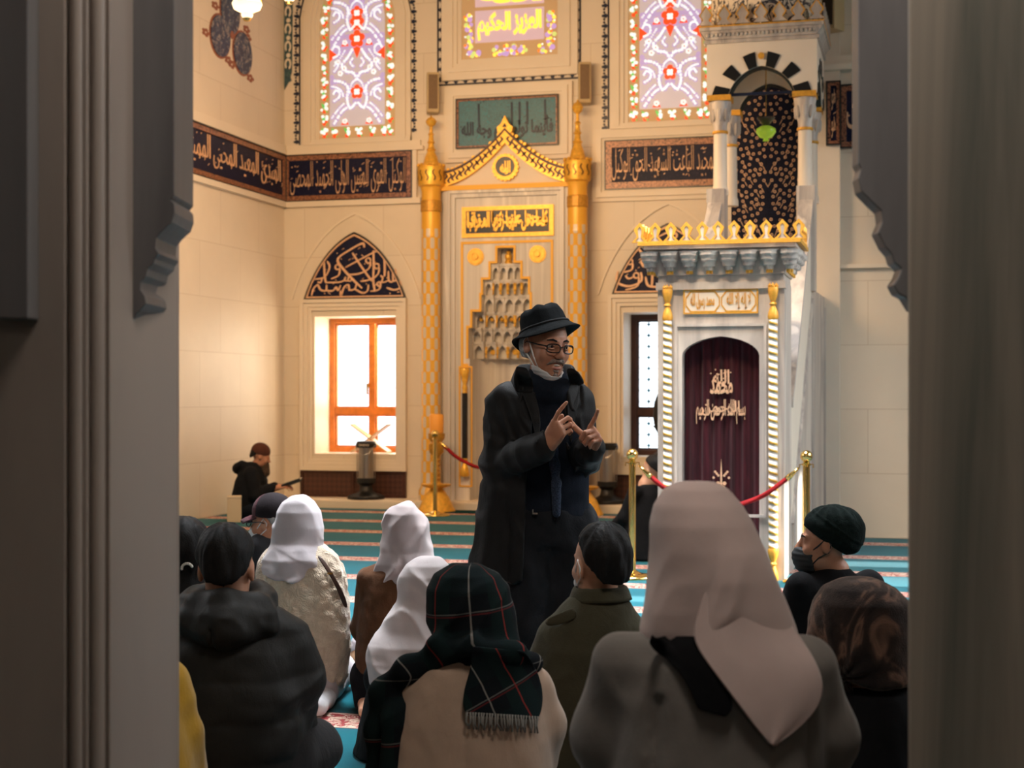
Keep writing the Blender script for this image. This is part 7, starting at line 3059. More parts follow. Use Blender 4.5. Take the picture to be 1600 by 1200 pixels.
jk = grow_mesh('jacket', c, M['olive'], f.root, 0.007, post=post)
rows_ = []
for r_, z_, in ((0.070, 925), (0.078, 914), (0.086, 918), (0.098, 936)):
    rows_.append([A(938, z_) * (0, 0, 1) + np.array((A(938, 900)[0] + r_ * 1.02 * math.cos(a), 0.0 + r_ * math.sin(a), -0.004 * (math.cos(a) < -0.5))) for a in np.linspace(-1.25 * PI, 0.25 * PI, 14)])
sheet('collar', rows_, M['olive'], jk, 0.006)
sheet('open_collar_flap', [[A(852, 968, -0.05), A(875, 958, -0.085), A(898, 948, -0.09)], [A(853, 976, -0.055), A(878, 966, -0.095), A(900, 956, -0.10)], [A(860, 978, -0.06), A(882, 974, -0.098), A(902, 966, -0.105)]], M['olive'], jk, 0.006)
legs_cloth(f, 'trousers', M['trousers'], hips, fw, sd)
mask_on(T, hc, hR, plain('white_mask', (0.68, 0.68, 0.68, 1), 0.8), f.root)

# ------------------------------------------------------------------ D. black puffer jacket
f = Fig('person with black hair in black hooded puffer jacket sitting beside the left pillar', 372, 4.6)
A = f.at
hc = A(354, 892, 0.0)
hR = rot(0.10, 0.0, AWAY + 0.05)
T, hips, nk, fw, sd = sitter(f, hc, hR, 1.0, M['skin_light'], shz=0.62, shw=0.20, hip=0.16, lean=(-0.03, 0))
hair_cap('hair', None, T, hR, M['hair'], f.root, 0.006, 0.012, -0.085, -0.03, 0.05, 0.005)
M['puffer'] = cloth('black_nylon', (0.020, 0.020, 0.019, 1), 0.55, 0.12, 0.22, 9, 300, 0.05, 0.3)
c = Soft()
c.loft(f.rows([(1260, 255, 465, 0.22, 0.03), (1180, 258, 474, 0.215), (1120, 256, 480, 0.215), (1060, 258, 480, 0.20), (1010, 264, 470, 0.18), (975, 275, 452, 0.155), (950, 295, 430, 0.12)]), 2.5, 0.04)
c.chain([A(444, 1000), A(462, 1060, 0.02), A(452, 1130, 0.16), A(430, 1140, 0.32)], [0.085, 0.085, 0.075, 0.06], 0.04)
c.chain([A(278, 1000), A(258, 1060, 0.02), A(262, 1130, 0.16), A(300, 1140, 0.32)], [0.085, 0.085, 0.075, 0.06], 0.04)


def post(X, Y, Z, F):
    # quilted tubes
    z = Z + 0.010 * vnoise(X * 8, Y * 8, Z * 3) - 0.02 * X
    q = np.abs(np.sin(z / 0.118 * PI + 0.9))
    F = F - 0.009 * np.sqrt(q) + 0.007
    F = F + 0.004 * vnoise(X * 16, Y * 16, Z * 20) + crease(X, Y, Z, (0.97, 0.2), 0.005, 15, 3.0)
    return np.maximum(F, 0.005 - Z)


jk = grow_mesh('puffer_jacket', c, M['puffer'], f.root, 0.008, post=post)
hd = Soft()
n_ = 16
for k in range(n_):
    a, b = PI * (-0.10) - 1.0 * PI * 0.0 + 2 * PI * k / n_, 2 * PI * (k + 1) / n_ - 0.1 * PI
    P_ = lambda t_: np.array((A(355, 940)[0] + 0.105 * math.cos(t_), 0.0 + 0.105 * math.sin(t_), A(355, 945)[2] - 0.020 * math.sin(t_) * -1))
    hd.cap(P_(a), P_(b), 0.040, 0.040, 0.03)
hd.chain([A(305, 975, -0.10), A(352, 978, -0.16), A(410, 968, -0.10)], [0.055, 0.062, 0.055], 0.05)
hd.chain([A(312, 945, -0.09), A(352, 940, -0.13), A(400, 940, -0.09)], [0.032, 0.035, 0.032], 0.03)


def post(X, Y, Z, F):
    return F + 0.006 * vnoise(X * 14, Y * 14, Z * 16) + 0.008 * (np.abs(vnoise(X * 16 + 8 * Z, Y * 14, Z * 26)) - 0.3) + 0.010 * np.exp(-((X - A(352, 960)[0]) / 0.006) ** 2) * (Z < 0.72)


grow_mesh('hood', hd, M['puffer'], jk, 0.007, post=post)
tr = Soft()
tr.chain([A(430, 1180, 0.0), A(490, 1165, 0.28)], [0.11, 0.09], 0.03)
tr.chain([A(300, 1180, 0.0), A(300, 1170, 0.28)], [0.11, 0.09], 0.03)
tr.chain([A(490, 1175, 0.28), A(440, 1215, -0.08)], [0.075, 0.055], 0.03)
tr.chain([A(300, 1175, 0.28), A(310, 1215, -0.08)], [0.075, 0.055], 0.03)
tr.ell(A(372, 1190, 0.0), (0.19, 0.16, 0.12), None, 0.05)
grow_mesh('trousers', tr, cloth('charcoal_jersey', (0.025, 0.025, 0.027, 1), 0.9), f.root, 0.010, post=lambda X, Y, Z, F: np.maximum(F + 0.006 * vnoise(X * 12, Y * 12, Z * 12), 0.004 - Z))
legs_cloth(f, 'knee_cloth', M['trousers'], hips, fw, sd)

# ------------------------------------------------------------------ E. dark-haired woman with a hair clip at the left pillar
f = Fig('person with long black hair and a white hair clip, half hidden by the left pillar', 278, 5.25)
A = f.at
hc = A(284, 872, 0.0)
hR = rot(0.05, 0.0, AWAY + 0.5)
T, hips, nk, fw, sd = sitter(f, hc, hR, 0.98, M['skin_light'], shz=0.60, shw=0.15, hip=0.15)
s = Soft()
s.ell(T((0, 0.018, 0.045)), (0.094, 0.110, 0.102), hR)
s.loft(f.rows([(968, 246, 322, 0.06, -0.04), (930, 244, 324, 0.075, -0.03), (890, 243, 325, 0.095, 0.0), (860, 248, 322, 0.10, 0.0)]), 2.2, 0.04)
st = hair_strands(T, hR, 0.004)
Rt = np.array(hR).T


def post(X, Y, Z, F):
    n, u_, v_, q_ = st(X, Y, Z)
    return smax(F - n, -(v_ + 0.045), 0.01)


hr = grow_mesh('long_hair', s, M['hair'], f.root, 0.007, post=post)
cl = MB()
ctr = A(291, 885, -0.105)
pts = [ctr + np.array((0.018 * math.cos(a), 0.0, 0.018 * math.sin(a) - 0.008)) + (0.004, 0.0 - 0.003 * math.sin(a), 0) for a in np.linspace(0.15 * PI, 1.0 * PI, 9)]
cl.tube(pts, 0.0045, 6)
for p in pts:
    cl.ball(p + (0, -0.004, 0), 0.005, 8)
cl.build('hair_clip', plain('pearl_clip', (0.72, 0.70, 0.64, 1), 0.3), hr, smooth=0)
c = Soft()
c.loft(f.rows([(1240, 200, 345, 0.20), (1120, 212, 335, 0.17), (1020, 212, 332, 0.14), (960, 225, 322, 0.11), (935, 245, 305, 0.07)]) + [(0.01, 0, 0.05, 0.20, 0.25)], 2.3, 0.03)
grow_mesh('black_coat', c, cloth('black_wool', (0.008, 0.009, 0.010, 1), 0.9, 0.2, 0.3), f.root, 0.009, post=lambda X, Y, Z, F: np.maximum(wrinkle(0.005, (12, 12, 9), 0.006, (24, 20, 16), 3.0)(X, Y, Z, F), 0.004 - Z))
legs_cloth(f, 'dark_skirt', M['trousers'], hips, fw, sd)

# ------------------------------------------------------------------ F. white scarf and cream quilted coat
f = Fig('person in white headscarf and cream crinkled fur coat with brown bag strap', 474, 6.86)
A = f.at
hc = A(468, 830, 0.0) + (0, 0.052, 0)
hR = rot(0, 0, AWAY + 0.25)
T, hips, nk, fw, sd = sitter(f, hc, hR, 0.97, M['skin_light'], shz=0.62, shw=0.17, hip=0.15)
t = NT('cream_crinkled_fur')
n = t.noise(14.0, None, 5.0, 0.65, 1.0)
t.base(t.ramp(n, [(0.3, (0.56, 0.44, 0.32, 1)), (0.7, (0.74, 0.63, 0.49, 1))])).p(0.95, 0, 0.1)
t.b.inputs['Sheen Weight'].default_value = 0.4
vz = t.n('ShaderNodeTexVoronoi', feature='DISTANCE_TO_EDGE')
vz.inputs['Scale'].default_value = 17.0
dn = t.n('ShaderNodeVectorMath', operation='ADD')
nn = t.n('ShaderNodeTexNoise')
nn.inputs['Scale'].default_value = 9.0
t.l(t.obj(), nn.inputs['Vector'])
t.l(t.obj((1, 1, 0.8)), dn.inputs[0])
t.l(nn.outputs[1], dn.inputs[1])
t.l(dn.outputs[0], vz.inputs['Vector'])
t.bump(t.math('ADD', t.math('POWER', vz.outputs[0], 0.5), t.math('MULTIPLY', t.noise(90.0), 0.3)), 0.45, 0.015)
M['cream_fur'] = t.m
c = Soft()
c.loft(f.rows([(1078, 432, 532, 0.13, 0.04), (1060, 410, 541, 0.17, 0.03), (1020, 402, 546, 0.19, 0.02), (980, 400, 547, 0.18), (930, 400, 545, 0.165), (890, 402, 538, 0.14), (868, 408, 528, 0.115), (850, 425, 508, 0.08)]), 2.4, 0.03)
wr_ = wrinkle(0.004, (22, 22, 22), 0.008, (26, 26, 22), 5.0)


def post(X, Y, Z, F):
    return np.maximum(wr_(X, Y, Z, F) + 0.003 * vnoise(X * 60, Y * 60, Z * 60), 0.085 - Z)


grow_mesh('fur_coat', c, M['cream_fur'], f.root, 0.007, post=post)
M['white_scarf'] = cloth('white_crepe', (0.50, 0.46, 0.485, 1), 0.85, 0.05, 0.12, 7, 320)
s = Soft()
s.loft(f.rows([(905, 440, 470, 0.128, -0.055), (896, 416, 500, 0.150, -0.01), (884, 407, 515, 0.150, 0.0), (872, 408, 514, 0.145, 0.0), (860, 414, 508, 0.125, 0.005), (848, 422, 505, 0.11, 0.01), (825, 425, 506, 0.112, 0.02), (800, 430, 500, 0.108, 0.025), (785, 439, 490, 0.085, 0.025), (773, 455, 478, 0.035, 0.02)]), 2.2, 0.02, None, 0.012)


def post(X, Y, Z, F):
    low = np.clip((0.72 - Z) / 0.08, 0, 1)
    n = 0.003 * vnoise(X * 14 + 5 * Z, Y * 10, Z * 8) + crease(X, Y, Z, (0.55, -0.83), 0.009, 17, 1.0) + 0.005 * np.sin(34 * (Z + 0.55 * np.abs(X + 0.01)) + 2 * vnoise(X * 9, Y * 9, Z * 9)) * np.clip((0.80 - Z) / 0.06, 0, 1)
    n = n - 0.006 / (1 + np.exp(-(Z - 0.655 + 0.5 * X) / 0.003)) * np.clip((0.72 - Z) / 0.02, 0, 1)
    # hem rising to the shoulders
    hem = A(450, 908)[2] + 0.42 * np.abs(X - A(450, 900)[0]) ** 1.3 - 0.03 * (X < A(430, 900)[0])
    return np.maximum(F + n, hem - Z)


grow_mesh('headscarf', s, M['white_scarf'], f.root, 0.0055, post=post)
mb = MB()
pts = [A(498, 868, -0.128), A(512, 888, -0.152), A(522, 905, -0.162), A(533, 925, -0.158), A(541, 950, -0.13)]
for i, p in enumerate(pts):
    pass
rows_ = [[p + (-0.012, -0.004, 0.004), p + (0.012, -0.002, -0.004)] for p in pts]
sheet('bag_strap', rows_, plain('brown_leather', (0.055, 0.022, 0.012, 1), 0.5), f.root, 0.006, 2)
bk = MB().box(-0.012, 0.012, -0.004, 0.004, -0.004, 0.004)
bk.moved(lambda p: tuple(np.array(A(516, 896, -0.168)) + p))
bk.build('strap_buckle', M['brass'], f.root)
for q in (-1, 1):
    so = Soft()
    an = hips - fw * 0.10 + sd * 0.10 * q - (0, 0, hips[2] - 0.05)
    so.chain([an + fw * 0.12 + (0, 0, 0.01), an, an - fw * 0.155 + (0, 0, -0.008)], [0.052, 0.050, 0.040], 0.03)
    grow_mesh('sock', so, cloth('grey_white_knit', (0.50, 0.50, 0.52, 1)), f.root, 0.008, post=lambda X, Y, Z, F: np.maximum(F, 0.003 - Z))
legs_cloth(f, 'pale_skirt', M['white_scarf'], hips, fw, sd)

# ------------------------------------------------------------------ G. man with cap and white mask
f = Fig('person with maroon and black baseball cap, glasses and white mask, facing left', 446, 7.8)
A = f.at
hc = A(424, 818, 0.0)
hR = rot(0.05, 0.0, AWAY + 1.22)
T, hips, nk, fw, sd = sitter(f, hc, hR, 1.0, M['skin'], shz=0.63, shw=0.16, hip=0.15, fwd=(-0.3, 0.95), lean=(0.0, 0))
hcap = Soft()
hair_cap('hair', None, T, hR, M['hair_grey'], f.root, 0.006, 0.008, -0.06, -0.05, 0.03, 0.004)
cp = Soft()
cp.ell(T((0, 0.014, 0.062)), (0.092, 0.110, 0.096), hR)
Rt = np.array(hR).T


def headf(X, Y, Z, hc=hc, Rt=Rt):
    x, y, z = X - hc[0], Y - hc[1], Z - hc[2]
    return [Rt[i, 0] * x + Rt[i, 1] * y + Rt[i, 2] * z for i in range(3)]


def post(X, Y, Z, F):
    u_, v_, q_ = headf(X, Y, Z)
    return smax(F, 0.035 - q_ - 0.10 * v_, 0.004)


cap_ = grow_mesh('baseball_cap', cp, cloth('black_cap_twill', (0.018, 0.014, 0.016, 1), 0.8), f.root, 0.005, post=post)
cr = Soft()
cr.ell(T((0, 0.014, 0.062)), (0.0935, 0.1115, 0.0975), hR)


def post(X, Y, Z, F):
    u_, v_, q_ = headf(X, Y, Z)
    F = smax(F, 0.036 - q_ - 0.10 * v_, 0.004)
    return smax(F, v_ + 0.018 + 0.3 * np.abs(u_), 0.004)


M['maroon'] = cloth('maroon_twill', (0.075, 0.026, 0.032, 1), 0.8)
grow_mesh('maroon_front', cr, M['maroon'], cap_, 0.005, post=post)
rows_ = []
for (v_, dz, w_) in ((-0.070, 0.052, 0.072), (-0.11, 0.046, 0.074), (-0.150, 0.034, 0.060), (-0.175, 0.022, 0.030)):
    rows_.append([T((w_ * u_, v_ + 0.03 * u_ * u_, dz - 0.022 * u_ * u_)) for u_ in (-1, -0.6, -0.2, 0.2, 0.6, 1)])
sheet('visor', rows_, M['maroon'], cap_, 0.005)


mask_on(T, hc, hR, plain('white_face_mask', (0.66, 0.68, 0.69, 1), 0.8), f.root)
g = MB()
for q in (-1, 1):
    g.tube([tuple(T((q * 0.033 + 0.022 * math.cos(a), -0.112, 0.006 + 0.017 * math.sin(a)))) for a in np.linspace(0, 2 * PI, 17)], 0.0026, 6)
    g.tube([tuple(T(p)) for p in ((q * 0.056, -0.108, 0.010), (q * 0.080, -0.02, 0.014), (q * 0.082, 0.015, 0.004))], 0.0026, 6)
g.build('glasses', plain('dark_metal_rim', (0.03, 0.028, 0.026, 1), 0.3), f.root, smooth=0)
c = Soft()
c.loft([(0.01, 0.0, 0.06, 0.21, 0.26), (0.2, 0, 0.03, 0.20, 0.2), (0.45, 0, 0, 0.20, 0.15), (0.58, 0, 0, 0.17, 0.12), (0.66, -0.0, 0, 0.09, 0.08)], 2.3, 0.03)
arms_cloth(c, nk, hips, fw, sd, 0.16)
grow_mesh('jacket', c, cloth('dark_grey_wool', (0.03, 0.03, 0.034, 1)), f.root, 0.010, post=lambda X, Y, Z, F: np.maximum(wrinkle()(X, Y, Z, F), 0.004 - Z))
legs_cloth(f, 'trousers', M['trousers'], hips, fw, sd)

# ------------------------------------------------------------------ H. mauve scarf and brown top
f = Fig('person in mauve headscarf and brown top, farthest of the three scarves left of the man', 612, 6.75)
A = f.at
hc = A(634, 838, 0.0) + (0, 0.052, 0)
hR = rot(0.05, 0, AWAY - 0.2)
T, hips, nk, fw, sd = sitter(f, hc, hR, 0.95, M['skin_light'], shz=0.58, shw=0.15, hip=0.14, lean=(0.03, 0))
c = Soft()
c.loft(f.rows([(1060, 556, 650, 0.17, 0.02), (1010, 556, 660, 0.16), (960, 560, 664, 0.15), (920, 566, 668, 0.13), (895, 576, 664, 0.11), (875, 596, 654, 0.07)]) + [(0.10, 0.0, 0.03, 0.17, 0.2)], 2.3, 0.03)
arms_cloth(c, nk, hips, fw, sd, 0.15)
grow_mesh('brown_top', c, cloth('brown_wool', (0.115, 0.052, 0.026, 1), 0.95, 0.2, 0.35, 10, 120), f.root, 0.008, post=wrinkle(0.004, (12, 12, 9), 0.005, (24, 20, 14), 8.0))
legs_cloth(f, 'black_skirt', cloth('black_cotton', (0.010, 0.010, 0.012, 1)), hips, fw, sd)
M['mauve_scarf'] = cloth('mauve_crepe', (0.42, 0.355, 0.355, 1), 0.88, 0.05, 0.12, 7, 320)
s = Soft()
s.loft(f.rows([(912, 590, 672, 0.12, -0.02), (896, 580, 682, 0.135, 0.0), (880, 584, 683, 0.13, 0.0), (862, 592, 676, 0.115, 0.01), (845, 597, 672, 0.112, 0.015), (820, 597, 670, 0.112, 0.02), (802, 602, 662, 0.10, 0.02), (790, 614, 650, 0.07, 0.02), (785, 622, 642, 0.035, 0.02)]), 2.2, 0.02, None, 0.012)


def post(X, Y, Z, F):
    n = 0.003 * vnoise(X * 14 + 8 * Z, Y * 10, Z * 8) + crease(X, Y, Z, (-0.45, -0.89), 0.011, 18, 5.0) + 0.003 * np.sin(60 * (X + 0.45 * Z) + 2 * vnoise(X * 9, Y * 9, Z * 9)) * np.clip((0.86 - Z) / 0.1, 0, 1)
    hem = A(640, 914)[2] - 0.02 + 0.62 * np.maximum(A(655, 900)[0] - X, 0) - 0.35 * np.maximum(X - A(655, 900)[0], 0)
    hem = A(573, 897)[2] - (X - A(573, 897)[0]) * 0.42
    return np.maximum(F + n, hem - Z)


grow_mesh('headscarf', s, M['mauve_scarf'], f.root, 0.0055, post=post)
# tan bag beside her
p = c2w(G(553, 1052, 7.45))
bg = thing('handbag', 'tan bag with pale cloth on the carpet beside the person in brown top', 'bag', (p[0], p[1], 0), YAW)
s = Soft()
s.loft([(0.0, 0, 0, 0.055, 0.07), (0.06, 0, 0, 0.06, 0.075), (0.12, 0.01, 0, 0.045, 0.06), (0.17, 0.02, 0, 0.02, 0.035)], 2.4, 0.02)
grow_mesh('bag_body', s, cloth('tan_leather', (0.30, 0.17, 0.09, 1), 0.7), bg, 0.007, post=lambda X, Y, Z, F: np.maximum(wrinkle(0.006, (20, 20, 20), 0.006, (40, 40, 30))(X, Y, Z, F), 0.002 - Z))
s = Soft().cap((0.0, -0.02, 0.16), (0.03, 0.0, 0.235), 0.026, 0.018)
grow_mesh('pale_cloth', s, M['white_scarf'], bg, 0.005, post=wrinkle(0.005, (40, 40, 40), 0.005, (60, 60, 60)))

# ------------------------------------------------------------------ I. white scarf, black clothes
f = Fig('person in plain white headscarf with long cape, between mauve scarf and tartan shawl', 640, 5.9)
A = f.at
hc = A(664, 930, 0.0) + (0, 0.06, 0)
hR = rot(0.05, 0, AWAY - 0.35)
T, hips, nk, fw, sd = sitter(f, hc, hR, 0.92, M['skin_light'], shz=0.44, shw=0.15, hip=0.13, lean=(0.04, 0.02), face=True)
c = Soft()
c.loft(f.rows([(1215, 550, 725, 0.22, 0.04), (1150, 558, 715, 0.20, 0.02), (1090, 570, 705, 0.17), (1030, 588, 695, 0.14), (1000, 610, 680, 0.10)]) + [(0.004, 0.0, 0.05, 0.22, 0.25)], 2.3, 0.03)
arms_cloth(c, nk, hips, fw, sd, 0.15)
grow_mesh('black_dress', c, cloth('black_crepe', (0.010, 0.010, 0.011, 1)), f.root, 0.009, post=lambda X, Y, Z, F: np.maximum(wrinkle(0.004, (12, 12, 9), 0.006, (22, 20, 10), 1.0)(X, Y, Z, F), 0.004 - Z))
M['bright_scarf'] = cloth('bright_white_crepe', (0.54, 0.49, 0.495, 1), 0.85, 0.04, 0.12, 7, 320)
s = Soft()
s.loft(f.rows([(1085, 590, 690, 0.17, -0.02), (1060, 575, 712, 0.185, 0.0), (1030, 571, 714, 0.18, 0.0), (1005, 578, 712, 0.165, 0.0), (985, 590, 708, 0.14, 0.01), (965, 604, 704, 0.125, 0.015), (945, 614, 704, 0.12, 0.02), (920, 619, 706, 0.122, 0.025), (900, 624, 706, 0.115, 0.03), (883, 635, 700, 0.09, 0.03), (870, 652, 688, 0.05, 0.03)]), 2.2, 0.02, None, 0.015)


def post(X, Y, Z, F):
    n = 0.004 * vnoise(X * 12 + 6 * Z, Y * 10, Z * 8) + crease(X, Y, Z, (0.80, -0.60), 0.012, 15, 8.0) + 0.003 * np.sin(36 * (0.55 * X + Z) + 2.5 * vnoise(X * 8, Y * 8, Z * 8)) * np.clip((0.66 - Z) / 0.1, 0, 1) * np.clip((Z - 0.30) / 0.1, 0, 1)
    hem = A(590, 1082)[2] + 0.35 * (X - A(590, 1082)[0])
    return np.maximum(F + n, hem - Z)


grow_mesh('headscarf', s, M['bright_scarf'], f.root, 0.006, post=post)

# ------------------------------------------------------------------ J. beanie and black mask
f = Fig('person with dark green beanie and black mask looking left, in black sweater', 1305, 6.07)
A = f.at
hc = A(1291, 850, 0.0)
hR = rot(-0.05, 0.0, -PI / 2 - 0.22)
T, hips, nk, fw, sd = sitter(f, hc, hR, 1.0, M['skin'], shz=0.64, shw=0.19, hip=0.15, fwd=(-0.35, 0.94), lean=(0.0, 0.0), h=0.006)
mask_on(T, hc, hR, plain('black_face_mask', (0.022, 0.024, 0.026, 1), 0.75), f.root, 1.04)
bn = Soft()
bn.ell(T((0, 0.022, 0.060)), (0.094, 0.112, 0.098), hR)
bn.ell(T((0, 0.072, 0.050)), (0.080, 0.075, 0.080), hR, 0.04)
Rt = np.array(hR).T


def headj(X, Y, Z, hc=hc, Rt=Rt):
    x, y, z = X - hc[0], Y - hc[1], Z - hc[2]
    return [Rt[i, 0] * x + Rt[i, 1] * y + Rt[i, 2] * z for i in range(3)]


def post(X, Y, Z, F):
    u_, v_, q_ = headj(X, Y, Z)
    s_ = q_ + 0.62 * v_            # along the turn-ups
    F = F - 0.007 * np.abs(np.sin((s_ - 0.02) * 48)) * (s_ < 0.10) + 0.003 * vnoise(X * 25, Y * 25, Z * 25)
    th = np.arctan2(u_, v_ - 0.02)
    F = F + 0.0025 * np.cos(th * 12) * np.clip((q_ - 0.07) / 0.05, 0, 1)
    return smax(F, 0.012 - s_, 0.006)


M['beanie'] = cloth('dark_green_knit', (0.007, 0.012, 0.0105, 1), 0.95, 0.35, 0.5, 70, 300)
grow_mesh('beanie', bn, M['beanie'], f.root, 0.005, post=post)
hair_cap('hair', None, T, hR, M['hair'], f.root, 0.006, 0.004, -0.055, -0.01, 0.06, 0.002)
mb = MB()
for q in (-1, 1):
    mb.tube([tuple(T(p)) for p in ((q * 0.016, -0.097, 0.024), (q * 0.030, -0.094, 0.031), (q * 0.050, -0.081, 0.026))], [0.003, 0.004, 0.002], 6)
mb.build('eyebrow', M['hair'], f.root, smooth=0)
c = Soft()
c.loft(f.rows([(1215, 1205, 1410, 0.2, 0.03), (1060, 1210, 1402, 0.17), (980, 1212, 1400, 0.155), (945, 1220, 1392, 0.135), (920, 1235, 1372, 0.11), (904, 1258, 1348, 0.08), (893, 1270, 1334, 0.066), (886, 1273, 1330, 0.062)]) + [(0.01, 0, 0.04, 0.24, 0.26)], 2.3, 0.03)
arms_cloth(c, nk, hips, fw, sd, 0.19)
grow_mesh('sweater', c, cloth('black_knit', (0.010, 0.010, 0.011, 1), 0.9), f.root, 0.008, post=lambda X, Y, Z, F: np.maximum(wrinkle(0.003, (12, 12, 9), 0.004, (22, 20, 14), 3.0)(X, Y, Z, F), 0.004 - Z))
legs_cloth(f, 'trousers', M['trousers'], hips, fw, sd)

# ------------------------------------------------------------------ K. brown fur shawl
f = Fig('person wrapped in brown patterned fur shawl over the head, at the right pillar', 1348, 4.4)
A = f.at
hc = A(1350, 988, 0.0) + (0, 0.052, 0)
hR = rot(0.15, 0, AWAY + 0.1)
T, hips, nk, fw, sd = sitter(f, hc, hR, 0.97, M['skin_light'], shz=0.52, shw=0.16, hip=0.15, face=True)
c = Soft()
c.loft(f.rows([(1330, 1270, 1445, 0.22, 0.03), (1200, 1283, 1436, 0.19), (1120, 1290, 1430, 0.16), (1070, 1305, 1420, 0.13)]) + [(0.005, 0, 0.05, 0.20, 0.26)], 2.3, 0.03)
arms_cloth(c, nk, hips, fw, sd, 0.16)
grow_mesh('black_coat', c, cloth('black_coat_wool', (0.009, 0.009, 0.010, 1), 0.9), f.root, 0.009, post=lambda X, Y, Z, F: np.maximum(wrinkle()(X, Y, Z, F), 0.004 - Z))
t = NT('brown_patterned_fur')
v_ = t.obj((1, 1, 0.6))
n = t.noise(7.0, v_, 3.0, 0.5, 1.6)
t.base(t.ramp(n, [(0.42, (0.012, 0.010, 0.010, 1)), (0.54, (0.030, 0.021, 0.018, 1)), (0.61, (0.15, 0.085, 0.060, 1)), (0.68, (0.020, 0.016, 0.015, 1))])).p(0.95, 0, 0.1)
t.b.inputs['Sheen Weight'].default_value = 0.25
t.b.inputs['Sheen Tint'].default_value = (0.8, 0.6, 0.5, 1)
t.bump(t.noise(190.0, None, 3.0), 0.4, 0.006)
M['brown_fur'] = t.m
s = Soft()
s.loft(f.rows([(1062, 1300, 1426, 0.14, 0.0), (1045, 1280, 1430, 0.15, 0.0), (1010, 1268, 1432, 0.15, 0.01), (970, 1266, 1430, 0.148, 0.02), (940, 1275, 1420, 0.135, 0.025), (920, 1290, 1402, 0.105, 0.03), (906, 1318, 1376, 0.055, 0.03)]), 2.3, 0.02, None, 0.015)
s.chain([A(1282, 1000, -0.02), A(1290, 1060, -0.03), A(1318, 1110, -0.05), A(1350, 1160, -0.09), A(1385, 1225, -0.11)], [0.045, 0.04, 0.045, 0.05, 0.055], 0.04)
s.chain([A(1292, 1060, 0.02), A(1305, 1140, -0.02), A(1320, 1225, -0.04)], [0.04, 0.06, 0.07], 0.05)


def post(X, Y, Z, F):
    # gathers fanning out from the nape at the left
    a = np.arctan2(Z - A(1302, 1048)[2], X - A(1302, 1048)[0])
    r = np.sqrt((X - A(1302, 1048)[0]) ** 2 + (Z - A(1302, 1048)[2]) ** 2)
    n = 0.010 * np.sin(a * 9 + 0.5) * np.clip(1 - r / 0.26, 0, 1) * (Y < 0.05)
    return F + n + 0.004 * vnoise(X * 16, Y * 16, Z * 14) + 0.0015 * vnoise(X * 90, Y * 90, Z * 60)


grow_mesh('fur_shawl', s, M['brown_fur'], f.root, 0.0065, post=post)
legs_cloth(f, 'dark_skirt', M['trousers'], hips, fw, sd)

# ------------------------------------------------------------------ L. yellow coat at the very left
f = Fig('person in mustard yellow coat, only a sleeve showing past the left pillar', 232, 3.95)
A = f.at
hc = A(222, 930, 0.0)
hR = rot(0.1, 0, AWAY)
T, hips, nk, fw, sd = sitter(f, hc, hR, 0.97, M['skin_light'], shz=0.56, shw=0.10, hip=0.15)
hair_cap('hair', None, T, hR, M['hair'], f.root, 0.007, 0.013, -0.08)
c = Soft()
c.loft(f.rows([(1330, 150, 318, 0.22, 0.03), (1220, 160, 314, 0.2), (1150, 165, 303, 0.175), (1085, 170, 290, 0.155), (1045, 178, 278, 0.13), (1015, 195, 255, 0.08)]) + [(0.005, 0, 0.05, 0.21, 0.26)], 2.4, 0.03)
c.chain([A(270, 1070), A(282, 1150, 0.02), A(286, 1240, 0.1)], [0.05, 0.048, 0.045], 0.04)
grow_mesh('yellow_coat', c, cloth('mustard_wool', (0.42, 0.235, 0.018, 1), 0.9, 0.12, 0.25), f.root, 0.008, post=lambda X, Y, Z, F: np.maximum(wrinkle(0.005, (10, 10, 8), 0.006, (18, 16, 12))(X, Y, Z, F), 0.004 - Z))
legs_cloth(f, 'dark_skirt', M['trousers'], hips, fw, sd)

# ------------------------------------------------------------------ M. reader by the left wall
f = Fig('person with brown cap and long beard sitting against the left wall, reading a book', 392, 17.0)
A = f.at
hc = A(407, 714, 0.0)
hR = rot(0.30, 0.0, PI / 2 + 0.15)
b = Soft()
T = head(b, hc, hR, 1.0)
b.cap(hc + (-0.02, 0, -0.06), A(393, 735), 0.055, 0.062, 0.03)
b.chain([A(393, 745), A(385, 770), A(380, 798)], [0.10, 0.11, 0.12], 0.05)
wr1, wr2 = A(434, 762, -0.10), A(436, 760, 0.10)
for q, w_ in ((-1, wr1), (1, wr2)):
    b.chain([A(390, 738, q * 0.16), A(398, 772, q * 0.17), w_], [0.05, 0.042, 0.03], 0.03)
    hand(b, w_, (0.9, 0, 0.15), (0, 0.9 * -q, 0.4), q < 0, [(0.5, 0.5, 0.3)] * 4, THUMB, 1.0)
for q in (-1, 1):
    b.chain([A(382, 798, q * 0.08), A(440, 795, q * 0.20), A(425, 806, -q * 0.05)], [0.09, 0.06, 0.045], 0.03)
grow_mesh('body', b, M['skin'], f.root, 0.009, post=lambda X, Y, Z, F: np.maximum(F, 0.004 - Z))
c = Soft()
c.loft(f.rows([(800, 360, 412, 0.19), (775, 362, 415, 0.20), (750, 368, 418, 0.20), (735, 376, 412, 0.17), (722, 382, 404, 0.10)]), 2.3, 0.03)
for q, w_ in ((-1, wr1), (1, wr2)):
    c.chain([A(392, 740, q * 0.17), A(400, 774, q * 0.19), w_ + (-0.05, 0, 0)], [0.075, 0.068, 0.05], 0.03)
c.chain([A(378, 726, -0.08), A(372, 732, 0.0), A(378, 726, 0.08)], [0.05, 0.06, 0.05], 0.03)
grow_mesh('hooded_jacket', c, cloth('black_fleece', (0.010, 0.011, 0.014, 1)), f.root, 0.011, post=wrinkle())
c = Soft()
